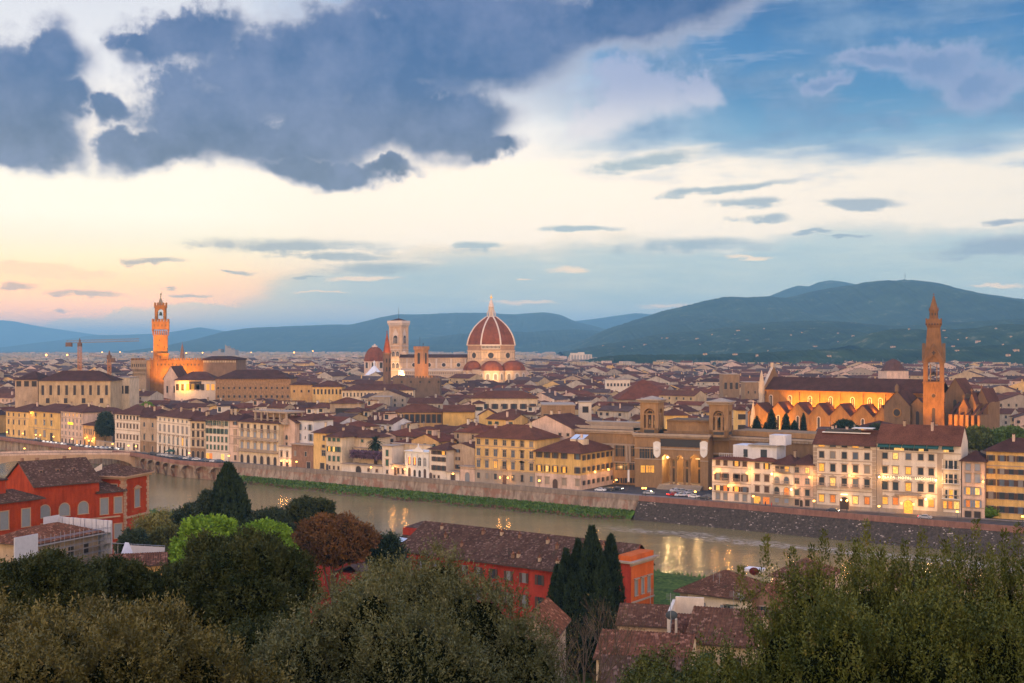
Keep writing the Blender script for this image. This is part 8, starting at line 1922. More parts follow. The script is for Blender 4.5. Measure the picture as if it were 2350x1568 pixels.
def scaffolded():
 z0 = 18.0; A = at(122 / 4, 2178 / 4, 1); 
 def pt(x4, y4, z): Y = gy(y4 / 4, z); return Vector((PX(x4 / 4, Y), Y, 0))
 A, B = pt(122, 2178, z0), pt(392, 2126, z0); M, L = frame2(A, B); rt = thing('scaffolded_house', 'house wrapped in scaffolding and pale netting with patchy pink tiled roof, lower left', 'house')
 mb = MB(); mb.box((0, 0, -2), (L, 11, z0)); 
 for fl in range(3):
  for k in range(4): mb.box((1.6 + k * 4.0, -.06, z0 - 4 - fl * 4.2), (3.0 + k * 4.0, 0, z0 - 2 - fl * 4.2), 1)
 mb.build('wall', [W['tan'], m_dark], rt, M)
 mb = MB(); roof_mb(mb, 0, 0, L, 11, z0, 'hip', 2.3, 'x', .9); mb.build('roof', [RF['tiler'], W['brown']], rt, M)
 st = plain('scaffold_steel', (.30, .29, .30), .5, .5); mb = MB(); nx = int(L / 2.2)
 for k in range(nx + 1):
  x = -1.2 + k * (L + 2.4) / nx
  for y in (-1.3, -2.3): mb.tube((x, y, -2), (x, y, z0 + 1.6), .06, n=4)
 for fl in range(6):
  z = z0 - .2 - fl * 2.2
  for y in (-1.3, -2.3): mb.tube((-1.2, y, z + 1.0), (L + 1.2, y, z + 1.0), .05, n=4)
  mb.box((-1.2, -2.3, z - .08), (L + 1.2, -1.3, z), 1)
 mb.build('scaffolding', [st, plain('scaffold_board', (.22, .17, .13), .9)], rt, M)
 net = plain('scaffold_net_white', (.50, .49, .52), .9); mb = MB(); n = 14
 for k in range(n):
  y0, y1 = -2.4 + 14.5 * k / n, -2.4 + 14.5 * (k + 1) / n; j0, j1 = .18 * math.sin(k * 2.1), .18 * math.sin((k + 1) * 2.1); mb.box((L + 1.3 + min(j0, j1), y0, -2), (L + 1.36 + max(j0, j1), y1 - .12, z0 + 2.2))
 mb.box((L - 3, 11.8, z0 - 1), (L + 1.3, 11.9, z0 + 2.6)); mb.build('netting', net, rt, M); mb = MB(); mb.box((-7, -3.4, z0 - 4), (-1.4, -3.2, z0 + 2.5)); mb.build('netting', net, rt, M)
 z1 = 18.8; A, B = pt(432, 2262, z1), pt(655, 2252, z1); M, L = frame2(A, B); rt = thing('small_house', 'small orange-plastered house with red tiled roof and plastic sheeting beside the big oak', 'house')
 mb = MB(); mb.box((0, 0, 0), (L, 7, z1)); mb.box((1.4, -.05, z1 - 3), (2.2, 0, z1 - 1.6), 1); mb.build('wall', [W['ochre'], m_dark], rt, M); mb = MB(); roof_mb(mb, 0, 0, L, 7, z1, 'gable', 1.3, 'x', .6); mb.build('roof', [RF['tiler'], W['brown']], rt, M)
 mb = MB()
 for k in range(9): mb.tube((L * k / 8, 8.2, 0), (L * k / 8, 8.2, z1 + 2.6 - k * .12), .05, n=4)
 mb.tube((0, 8.2, z1 + 2.5), (L, 8.2, z1 + 1.6), .05, n=4); mb.build('scaffolding', st, rt, M)
 mb = MB(); mb.poly([(L * .35, 8.1, z1 + .6), (L, 8.1, z1 + .2), (L, 8.1, z1 + 1.4), (L * .35, 8.1, z1 + 2.0)]); mb.poly([(L * .2, 4, z1 + 1.0), (L * .42, 5, z1 + 1.1), (L * .34, 6, z1 + 2.8), (L * .27, 6, z1 + 2.9)]); mb.build('sheeting', net, rt, M)
scaffolded()
def crimson():
 rt = thing('crimson_building', 'long crimson-red building with large brown tiled roof and orange end facade', 'building')
 A, B = Vector((-24.4, 262.4)), Vector((22.8, 228.7)); M, L = frame2(A, B); h = 11.7; dp = 8.6; rise = 5.0; cr = W['crimson']; gs = W['greysh']
 mb = MB(); mb.box((0, 0, -1), (L - 3, dp, h)); mb.poly([(L - 3, 0, h), (L - 3, dp, h), (L - 3, dp, h + rise)]); mb.build('wall', cr, rt, M)
 mb = MB(); P_ = [(-.5, -1.0, h - .3), (L - 2.8, -1.0, h - .3), (L - 2.8, dp + .3, h + rise), (-.5, dp + .3, h + rise)]; mb.poly(P_, 0, uvq(P_)); tile_ribs(mb, P_); mb.box((-.5, -1.0, h - .55), (L - 2.8, -.2, h - .35), 1); mb.poly([(L - 2.8, dp + .3, h + rise), (-.5, dp + .3, h + rise), (-.5, dp + 6, h), (L - 2.8, dp + 6, h)], 0); mb.build('roof', [RF['tiled'], W['brown']], rt, M)
 for row, z in enumerate((8.0, 3.0)):
  for k in range(13): add_window(rt, 2.2 + k * 3.85, z, 1.1, 2.0 if row == 0 else 2.6, 'open', cr, W['brown'], gs if k % 3 else m_glass, M=M)
 for (x, y) in ((6, 7), (17.5, 6.9), (22.2, 7.2), (27, 7.0), (34.5, 6.4), (37.6, 5.2), (9, 4.6), (15, 2.6), (29.4, 1.3), (30.5, 1.6), (36, 1.2), (40.5, 1.0), (47.6, 6.9)):
  mb = MB(); sl = (rise + .3) / (dp + 1.3); z = h + y * sl; s = .26 + .1 * ((x * 7) % 1); mb.box((x - s, y - s, z - .5), (x + s, y + s, z + .9)); mb.box((x - s * 1.3, y - s * 1.3, z + .9), (x + s * 1.3, y + s * 1.3, z + 1.05), 1); mb.lathe([(.2, z + 1.05), (.14, z + 1.5)], 6, (x, y, 0), 1); mb.build('chimney', [W['brick'] if int(x) % 2 else W['tan'], RF['tiler']], rt, M)
 he = 14.6; mb = MB(); mb.box((L - 3, -.25, -1), (L, dp, he), 0); mb.build('end_block', cr, rt, M)
 ME = M @ Matrix.Translation((L, -.25, 0)) @ Matrix.Rotation(R(90), 4, 'Z'); Lw = dp + .25
 mb = MB(); mb.box((0, -.02, -1), (Lw, 0, he)); mb.build('orange_facade', W['orange'], rt, ME)
 mb = MB(); mb.box((-.9, -1.0, he), (Lw + .5, 3.2, he + .35)); mb.box((-.4, -.4, he - .5), (Lw + .2, 0, he)); mb.build('cornice', W['trim'], rt, ME); mb = MB(); mb.box((0, -.3, 6.9), (Lw, -.02, 7.2)); mb.build('string_course', W['trim'], rt, ME)
 mb = MB(); mb.box((0, 0, he + .35), (Lw, 3, he + 1.3)); mb.build('parapet', W['orange'], rt, ME)
 for x in (1.9, 4.4, 6.9): add_window(rt, x, 8.2, .95, 2.9, 'hood', W['trim'], gs, gs, M=ME); add_window(rt, x, 1.4, 1.0, 3.4, 'arch hood seg', W['trim'], gs, gs, M=ME)
 mb = MB(); mb.box((-5, dp - 2, -1), (2, dp + 5, h + rise - 1.6)); mb.box((-5, dp - 7, -1), (-1, dp - 2, h + .6)); mb.poly([(-4.7, dp - 1.6, h + rise - 1.5), (1.6, dp - 1.6, h + rise - 1.5), (1.6, dp + 4.6, h + rise - .9), (-4.7, dp + 4.6, h + rise - .9)], 1); mb.poly([(-4.7, dp - 6.6, h + .7), (-1.4, dp - 6.6, h + .7), (-1.4, dp - 2, h + 1.8), (-4.7, dp - 2, h + 1.8)], 1); mb.build('west_block', [cr, RF['tiled']], rt, M)
 mb = MB(); mb.poly([(-4.4, dp - 6.2, h + 1.0), (-1.6, dp - 6.2, h + 1.0), (-1.6, dp - 4, h + 1.5), (-4.4, dp - 4, h + 1.5)]); mb.build('skylight', W['skyl'], rt, M)
 w = thing('red_garden_wall', 'low crimson wall running from the rust tree to the crimson building', 'wall'); a = at(312, 559.5, 238); b = at(376, 546, 254); M, L = frame2(a, b); mb = MB(); mb.box((0, 0, 0), (L, .5, a.z)); mb.build('wall', cr, w, M); mb = MB(); mb.box((-.2, -.2, a.z), (L + .2, .7, a.z + .25)); mb.build('coping', W['brick'], w, M)
 w = thing('grey_roofed_shed', 'low shed with grey tiled roof behind the big olive tree', 'shed'); M = M @ Matrix.Translation((6, -9, 0)); mb = MB(); mb.box((0, 0, 0), (L - 6, 8, a.z - 3.2)); mb.build('wall', cr, w, M); mb = MB(); roof_mb(mb, 0, 0, L - 6, 8, a.z - 3.2, 'gable', 1.8, 'x', .5); mb.build('roof', [RF['grey'], W['brown']], w, M)
crimson()
def fg_house(name, label, xa, ya, xb, yb, z, depth, rise, wall, roof='tile', kind='gable', axis='x', wins=(), chim=0, cat='house', over=.7):
 Ya, Yb = gy(ya / 4, z), gy(yb / 4, z); A, B = Vector((PX(xa / 4, Ya), Ya)), Vector((PX(xb / 4, Yb), Yb)); M, L = frame2(A, B); rt = thing(name, label, cat)
 g = min(gz(A.x, A.y), gz(B.x, B.y)) - 1
 mb = MB(); wall_mb(mb, 0, 0, L, depth, g, z, kind, rise, axis); mb.build('wall', W[wall], rt, M)
 mb = MB(); roof_mb(mb, 0, 0, L, depth, z, kind, rise, axis, over, m=0, um=1, over_e=.3); mb.build('roof', [RF[roof], W['brown']], rt, M)
 for (x, zz, w, h, st_, sh, pn) in wins: add_window(rt, x * L, z - zz, w, h, st_, W['trim'], W[sh] if sh else None, pn, M=M)
 r = random.Random(int(xa))
 for k in range(chim): chimney(rt, r.uniform(.15, .85) * L, r.uniform(.3, .7) * depth, z + rise * .6, .55, .9 + rise * .3, W['pink'])
 return rt, M, L
def aerial(root, M, x, y, z, h=2.6):
 mb = MB(); mb.tube((x, y, z), (x, y, z + h), .035, n=4)
 for k in range(5): mb.tube((x - .55, y, z + h - .15 - k * .16), (x + .55, y, z + h - .15 - k * .16), .018, n=3)
 mb.build('aerial', W['metal'], root, M)
def dish(root, M, x, y, z, r, mat, az=200):
 mb = MB(); T = Matrix.Translation((x, y, z)) @ Matrix.Rotation(R(az), 4, 'Z') @ Matrix.Rotation(R(62), 4, 'X'); mb.lathe([(.02, -r * .28), (r * .5, -r * .2), (r, 0), (r * .96, .03), (r * .5, -r * .15)], 14, M=T, cap=False); mb.tube((x, y, z - 1.0), (x, y, z), .05, n=4); mb.build('satellite_dish', mat, root, M)
rt, M, L = fg_house('white_riverside_house', 'white house with brown hipped tiled roof and grey shutters beside the green garden', 2721, 2362, 2984, 2394, 9.3, 13, 3.6, 'white', 'tile', 'hip', 'x', ((.30, 4.0, 1.3, 2.3, 'open cross', 'greysh', m_glass), (.72, 4.0, 1.3, 2.3, 'open cross', 'greysh', m_glass)), 3, over=1.0)
mb = MB(); mb.box((-.05, -.08, 0), (1.6, 0, 9)); mb.build('quoins', W['grey'], rt, M); dish(rt, M, L - 1.0, 6.5, 13.2, .95, plain('dish_red', (.12, .02, .02), .6)); aerial(rt, M, 5.5, 3, 10, 3.4); aerial(rt, M, 7, 2.4, 10, 3.0)
mb = MB(); mb.box((L * .66, 10, 12.4), (L * .92, 12.6, 12.9)); mb.build('roof_canopy', W['blue'], rt, M)
rt, M, L = fg_house('tiled_house', 'cream house with large old brown tiled roof, lowest right of centre, green door below', 2745, 2559, 3021, 2580, 19.0, 15, 2.7, 'cream', 'tile', 'gable', 'x', ((.30, 4.6, 1.7, 3.2, 'closed', 'green', None), (.72, 4.0, 1.4, 2.2, '', None, m_dark)), 1)
mb = MB(); mb.poly([(L * .42, 8.7, 21.95), (L * .62, 8.7, 21.95), (L * .62, 11.2, 21.2), (L * .42, 11.2, 21.2)]); mb.build('skylight', W['skyl'], rt, M); dish(rt, M, L * .66, 9, 23.0, .6, W['metal'], 150); aerial(rt, M, L * .55, 9, 21.5, 2.2)
rt, M, L = fg_house('tiled_house', 'wide low house with mossy brown tiles left of the green-doored house', 2385, 2622, 2750, 2646, 19.0, 11, 1.9, 'cream', 'tiler', 'gable', 'x', ((.12, 2.6, 1.1, 1.6, '', None, m_dark), (.35, 2.6, 1.1, 1.6, '', None, m_lit), (.8, 2.6, 1.1, 1.6, '', None, m_dark)), 1)
dish(rt, M, L * .72, 9.5, 22.2, .75, plain('dish_grey', (.09, .12, .15), .5), 190); aerial(rt, M, L * .75, 6, 20.5, 5.2); mb = MB(); mb.box((L * .77, 8.5, 19.5), (L * .79, 9.3, 21.9)); mb.build('roof_plant', W['pale'], rt, M)
fg_house('tiled_house', 'nearest dark mossy tiled roof at the very bottom behind the bare tree', 2400, 2745, 2720, 2760, 18.6, 10, 2.2, 'tan', 'tiled', 'gable', 'x', (), 1)
fg_house('tiled_house', 'narrow cream house with orange-brown tiled roof just right of the large olive tree', 2050, 2535, 2205, 2543, 19.5, 11, 2.4, 'tan', 'tiler', 'gable', 'y', ((.5, 4, 1.2, 2, 'closed', 'brown', None),), 0)
rt, M, L = fg_house('tiled_house', 'low pinkish tiled roof directly below the orange end facade', 2470, 2490, 2705, 2502, 14.5, 10, 1.9, 'pink', 'tile', 'gable', 'x', (), 2); aerial(rt, M, L * .5, 5, 15.5, 3.4)
rt, M, L = fg_house('tiled_house', 'small house with bright red tiled roof and white parapet walls', 2684, 2540, 2800, 2546, 17.2, 8.5, 2.0, 'white', 'tiler', 'gable', 'x', (), 0)
mb = MB(); mb.box((-.5, -.3, 16), (-.1, 8.8, 20.2)); mb.box((-.1, 8.5, 17), (L, 8.9, 20.6)); mb.build('parapet', W['white'], rt, M)
fg_house('hillside_house', 'tan house with brown tiled roof half hidden behind the tall shrub', 3090, 2300, 3290, 2320, 9.5, 12, 3.0, 'pink', 'tile', 'hip', 'x', ((.4, 3, 1.2, 1.8, '', None, m_dark),), 2)
fg_house('hillside_house', 'white-walled house glimpsed through the tall shrub, right part', 3540, 2330, 3660, 2340, 7.0, 9, 1.5, 'white', 'tile', 'hip', 'x', ((.5, 3, 1.2, 1.8, 'arch', None, m_dark),), 0)
fg_house('hillside_house', 'white arched garden house glimpsed near the right edge behind the shrub', 3745, 2345, 3880, 2352, 6.5, 9, 1.5, 'white', 'tile', 'hip', 'x', ((.5, 3, 1.4, 1.8, 'arch', None, m_dark),), 0)
fg_house('hillside_house', 'brown roofed house just right of the white riverside house', 3000, 2400, 3110, 2410, 8.5, 10, 2.5, 'brick', 'tiler', 'gable', 'y', ((.5, 3, 1.2, 2, 'open', 'brown', m_glass),), 0)
def near_weeds():
 rs = np.random.RandomState(15); n = 9000; t = rs.uniform(0, 1, n); a = np.array(NEAR[1], float); b = np.array(NEAR[2], float); p = a + (b - a) * (t[:, None] * 1.5 - .2); nrm = np.array([-.5739, -.8189]); p = p + nrm * rs.uniform(1.0, 24, (n, 1)) ; z = np.array([ground_z(x, y) for x, y in p])
 V, Q = leaves(np.c_[p, z - .1], unit(rs.normal(size=(n, 3)) * .35 + [0, 0, 1]), 1.3, .7, rs); tag(put('near_bank_weeds', mesh_np('near_bank_weeds', V, Q, [leafmat('weed_green', (.030, .065, .008), (.11, .18, .022), None, .3, 2)])), 'tall green weeds along the near river bank', 'weeds', kind='stuff')
near_weeds()
# lamps
def point(loc, e, col=(1, .50, .14), r=.3):
 d = bpy.data.lights.new('lamp_light', 'POINT'); d.energy = e * 5.0; d.color = col; d.shadow_soft_size = r; o = bpy.data.objects.new('lamp_light', d); COL.objects.link(o); o.location = loc; return o
_lm = {}
def lamp_meshes():
 if _lm: return _lm
 mb = MB(); mb.lathe([(.22, 0), (.2, .4), (.09, .6), (.07, 1.0)], 8); _lm['pole'] = mb.mesh('pole', [m_iron])
 mb = MB(); mb.lathe([(.12, -.45), (.32, -.3), (.36, -.22)], 6); mb.lathe([(.36, .35), (.10, .62), (.03, .75)], 6); _lm['cap'] = mb.mesh('lantern', [m_iron])
 mb = MB(); mb.lathe([(.1, -.4), (.32, -.24), (.4, 0), (.32, .24), (.1, .4)], 10); _lm['bulb'] = mb.mesh('bulb', [m_bulb]); _lm['bulbw'] = mb.mesh('bulb', [m_bulbw])
 mb = MB(); mb.tube((0, .9, .2), (0, 0, .55), .06, n=5); _lm['arm'] = mb.mesh('bracket', [m_iron]); return _lm
def street_lamp(label, loc, z, e=650, group='street lamps along the quay', base=0.0, white=False):
 L_ = lamp_meshes(); rt = thing('street_lamp', label, 'street lamp', group, (loc[0], loc[1], 0))
 mb = MB(); mb.lathe([(.2, base), (.16, base + .6), (.08, base + 1.0), (.06, z - .5)], 6); mb.build('pole', m_iron, rt); put('lantern', L_['cap'], rt, Matrix.Translation((0, 0, z))); put('bulb', L_['bulbw' if white else 'bulb'], rt, Matrix.Translation((0, 0, z)))
 l = point((0, 0, z), e, (1, .42, .09) if not white else (1, .70, .38), .35); l.parent = rt; return rt
def wall_lamp(label, x4, y4, e=420, out=1.3, white=False, Yadd=0.0):
 L_ = lamp_meshes(); by = base_y(x4); Y = P4(x4, by).y - out - .3; Y = Y + Yadd; x = ux(x4 / 4, Y); z = vz(y4 / 4, Y)
 rt = thing('wall_lamp', label, 'wall lamp', 'wall lamps on the riverside fronts', (x, Y, z)); put('bracket', L_['arm'], rt); put('bulb', L_['bulbw' if white else 'bulb'], rt, Matrix.Diagonal((.8, .8, .8, 1))); l = point((0, -.2, 0), e * .6, (1, .42, .09) if not white else (1, .52, .17), .3); l.parent = rt; return rt
SL = [(28, 1730, 'beside the far left end of the yellow palazzo'), (91, 1734, 'before the ground floor of the yellow palazzo'), (143, 1750, 'at the left of the golden palazzo front'), (161, 1746, 'at the centre of the golden palazzo front'), (214, 1760, 'beside the tall brown door of the golden palazzo'),
      (288, 1770, 'before the arches of the pale pinkish hotel'), (355, 1782, 'left of the pair before the low orange house'), (369, 1777, 'right of the pair before the low orange house'), (450, 1778, 'beside the garden wall gateway'), (514, 1783, 'before the columned pink palazzo'), (544, 1793, 'low at the right part of the columned palazzo'),
      (757, 1819, 'between the wide white palazzo and the narrow cream house'), (915, 1825, 'right of the glowing shop'), (1186, 1847, 'before the ivy-grown brick wall'), (1484, 1870, 'before the wisteria terrace wall'), (1812, 1895, 'before the brown garage door'), (2157, 1923, 'before the yellow corner house')]
for i, (x, y, lab) in enumerate(SL):
 p = P4(x, base_y(x)); Y = p.y - 5.0; street_lamp('lit orange street lamp ' + lab, (ux(x / 4, Y), Y), max(3.2, vz(y / 4, Y)), 800)
for (x, y, yb, lab) in ((2571, 1953, 1985, 'left globe of the twin lamp on the library square'), (2582, 1953, 1985, 'right globe of the twin lamp on the library square'), (2781, 1967, 1998, 'among the parked cars before the library'), (2841, 1953, 1990, 'at the corner of the white house with wooden balcony'), (2465, 1920, 1960, 'beside the traffic lights right of the yellow corner house'),
      (3013, 1985, 2026, 'before the cafe front'), (3256, 2004, 2046, 'left of the first large hotel'), (3516, 2025, 2068, 'between the two large hotels'), (3829, 2047, 2092, 'at the right end of the largest hotel'), (4090, 2066, 2104, 'at the right edge of the quay by the hedge')):
 p = P4(x, yb); street_lamp('lit orange street lamp ' + lab, (p.x, p.y), vz(y / 4, p.y), 900 if x != 2582 else 300)
for (x, y, lab) in ((98, 1794, 'left one standing on the river bridge'), (279, 1794, 'right one standing on the river bridge')):
 t = {98: .58, 279: .83}[x]; p = BR_M @ Vector((BR_L * t, 1.0, 0)); k = (x / 4 - 512) / F
 d = (BR_M.to_3x3() @ Vector((1, 0, 0))); o_ = BR_M @ Vector((0, 1, 0)); tt = (k * o_.y - o_.x) / (d.x - k * d.y); p = o_ + d * tt; street_lamp('lit orange street lamp, ' + lab, (p.x, p.y), vz(y / 4, p.y), 1000, 'lamps on the bridge')
WLs = [(124, 1652, 'high on the corner between the yellow palazzi', 500), (371, 1755, 'on the wall of the low orange house', 700), (341, 1752, 'at the corner of pale hotel and low orange house', 700), (1125, 1843, 'left lantern on the small white two-storey front', 250), (1149, 1845, 'right lantern on the small white two-storey front', 250),
       (1571, 1872, 'over the low white front beside the tower house', 350), (1619, 1877, 'beside the ornate villa', 350), (2000, 1910, 'left of the orange palace door', 220), (2031, 1911, 'right of the orange palace door', 220),
       (2857, 1890, 'at the left edge of the house with wooden balcony', 700), (2988, 1892, 'at the right edge of the house with wooden balcony', 700), (2914, 1944, 'beneath the wooden balcony', 600), (3087, 1896, 'on the cafe house wall', 600), (3165, 1958, 'between the arched windows', 600), (3238, 1908, 'on the narrow pinkish house left of the first hotel', 700),
       (3398, 1902, 'on the first large hotel front', 800), (3517, 1908, 'at the left pilaster of the largest hotel', 900), (3743, 1921, 'at the right pilaster of the largest hotel', 900), (3703, 1997, 'above the right windows of the largest hotel', 900), (3606, 2013, 'left of the largest hotel portal', 350), (3654, 2017, 'right of the largest hotel portal', 350), (3932, 1927, 'at the corner of the narrow pinkish-grey house', 800), (3387, 2003, 'inside the first hotel portal', 350)]
for x, y, lab, e in WLs: wall_lamp('glowing wall lamp ' + lab, x, y, e, white=e in (600, 900) and x > 3000)
for (q, lab) in ((9, 'left one on the side wall of the yellow corner house'), (20, 'middle one on the side wall of the yellow corner house'), (27, 'right one on the side wall of the yellow corner house')):
 f = Facade(2140, 2322); p = f.M @ Vector((f.L + 1.4, q, 6.5)); rt = thing('wall_lamp', 'glowing wall lamp, ' + lab, 'wall lamp', 'wall lamps on the riverside fronts', tuple(p), f.M.to_euler().z + R(90)); put('bracket', _lm['arm'], rt); put('bulb', _lm['bulb'], rt); l = point((0, -.2, 0), 800); l.parent = rt
p = Facade(2540, 2832, yb=(1947, 1962)); q = p.M @ Vector((p.px(2663), 2.2, p.z(2663, 1830))); rt = thing('porch_lamp', 'bright lantern hanging in the left arch of the library', 'lamp', None, tuple(q)); put('bulb', _lm['bulbw'], rt); mb = MB(); mb.tube((0, 0, .4), (0, 0, 2.5), .03, n=4); mb.build('chain', m_iron, rt); l = point((0, 0, -.4), 700, (1, .66, .26)); l.parent = rt
for x4 in (2705, 2780): q = p.M @ Vector((p.px(x4), 4.5, p.z(x4, 1830))); point(q, 300, (1, .60, .22))
for (x, y, e) in ((735, 1528, 0), ): point((ux(x / 4, 878), 877, vz(1545 / 4, 878)), 1500, AMB)
q = Vector((ux(4010 / 4, 448), 447, 4)); point(q, 5000, AMB, .6); point((ux(2745 / 4, 556), 556, 10), 900, (1, .7, .2)); point((ux(2690 / 4, 556), 556, 8), 700, (1, .7, .2))
LX = [(185, 1420, 9, 'large soft orange glow on the plain left of the cranes'), (269, 1420, 7, 'orange glow on the plain above the large crane'), (408, 1409, 5, 'small lamp above the smaller crane'), (1208, 1446, 8, 'orange glow on the plain left of the thin spire'), (1405, 1458, 9, 'left one of the two orange lights beside the smaller dome'), (1434, 1458, 8, 'right one of the two orange lights beside the smaller dome'),
      (1232, 1486, 6, 'orange lamp glowing among roofs left of the smaller dome'), (1176, 1410, 6, 'pale lamp at the foot of the distant ridge'), (1251, 1404, 5, 'faint pale lamp near the ridge, right of the pale one'), (1646, 1422, 9, 'bright lamp right of the marble bell tower'), (2510, 1448, 5, 'yellow lamp among roofs right of the pale apartment tower'), (2670, 1432, 6, 'left orange lamp at the hill foot'), (2692, 1430, 6, 'right orange lamp at the hill foot'), (3463, 1438, 7, 'orange lamp before the dark tree belt right'),
      (2706, 1600, 5, 'small orange lamp right of the library tower'), (810, 1411, 5, 'tiny lamp right of the old palace'), (745, 1412, 5, 'tiny lamp by the dark spire'), (1005, 1410, 4, 'tiny lamp on the far plain right of the courthouse'), (480, 1408, 4, 'tiny lamp over the cranes jib'), (608, 1407, 4, 'tiny lamp just left of the clock tower'), (2355, 1420, 4, 'tiny lamp beside the pale apartment tower'), (2866, 1402, 4, 'red-tinged tiny lamp below the mountain'), (4020, 1530, 4, 'orange lamp among roofs at the right edge'), (3965, 1560, 4, 'orange lamp over roofs right of the bell tower')]
for (x, y, s, lab) in LX:
 Y = 1200 * (CZ - 14) / max(9.5, y / 4 - VH) if y / 4 > VH + 9.5 else 4200; z = vz(y / 4, Y); rt = thing('distant_lamp', lab, 'lamp', 'lamps on the far plain', (ux(x / 4, Y), Y, 0)); r = s * .085 * Y / 1000 * 1.1
 mb = MB(); mb.lathe([(.05 * r, z - r), (.7 * r, z - .7 * r), (r, z), (.7 * r, z + .7 * r), (.05 * r, z + r)], 8); mb.build('bulb', m_bulb, rt); mb = MB(); mb.tube((0, 0, 0), (0, 0, z - r), .15 * Y / 1000, n=4); mb.build('pole', m_iron, rt)
# cars
def car_proto(col, name, label, lit=None):
 rt = thing('parked_car', label, 'car', 'cars parked along the quay'); m = plain('car_paint_' + name, col, .35, spec=.5); L, Wd = 4.2, 1.72
 prof = [(-2.1, .35), (-2.12, .78), (-1.95, .92), (-1.35, .98), (-.75, 1.42), (.75, 1.46), (1.55, 1.05), (2.0, .95), (2.1, .7), (2.1, .35)]
 mb = MB(); hw = Wd / 2; ins = lambda z: hw - max(0, z - .95) * .38
 for s in (-1, 1): mb.poly([(x, s * ins(z), z) for x, z in (prof if s < 0 else prof[::-1])])
 for (x0, z0), (x1, z1) in zip(prof, prof[1:] + prof[:1]): mb.poly([(x0, -ins(z0), z0), (x0, ins(z0), z0), (x1, ins(z1), z1), (x1, -ins(z1), z1)])
 mb.build('body', m, rt)
 g = MB()
 for s in (-1, 1): y = lambda z: s * (ins(z) + .012); g.poly([(-1.15, y(1.0), 1.0), (1.3, y(1.0), 1.0), (.7, y(1.38), 1.38), (-.72, y(1.36), 1.36)])
 g.poly([(-1.33, -.75, 1.01), (-1.33, .75, 1.01), (-.8, .66, 1.40), (-.8, -.66, 1.40)]); g.poly([(1.50, -.75, 1.10), (1.50, .75, 1.10), (.82, .66, 1.45), (.82, -.66, 1.45)]); g.build('glass', m_glass, rt)
 for x in (-1.3, 1.3):
  for s in (-1, 1):
   w = MB(); T = Matrix.Translation((x, s * (hw - .08), .32)) @ Matrix.Rotation(R(90), 4, 'X'); w.lathe([(.32, -.1), (.32, .1)], 12, M=T); wo = w.build('wheel', plain('tyre', (.02, .02, .02), .8), rt); r_ = MB(); r_.lathe([(.19, -.115), (.19, .115)], 10, M=T); r_.build('rim', W['metal'], wo)
 for s in (-1, 1):
  h_ = MB(); h_.box((2.05, s * .6 - .18, .62), (2.12, s * .6 + .18, .8)); h_.build('headlight', glow('headlight_on', (1, .85, .6), 14) if lit == 'head' else W['trimw'], rt); t_ = MB(); t_.box((-2.13, s * .62 - .15, .7), (-2.08, s * .62 + .15, .88)); t_.build('tail_light', glow('tail_on', (1, .05, .02), 10) if lit == 'tail' else plain('tail_red', (.3, .01, .01), .4), rt)
 return rt
COLS = {'white': (.62, .62, .62), 'silver': (.34, .35, .37), 'dark': (.03, .035, .045), 'blue': (.06, .10, .18), 'red': (.45, .02, .02), 'grey': (.14, .15, .16)}
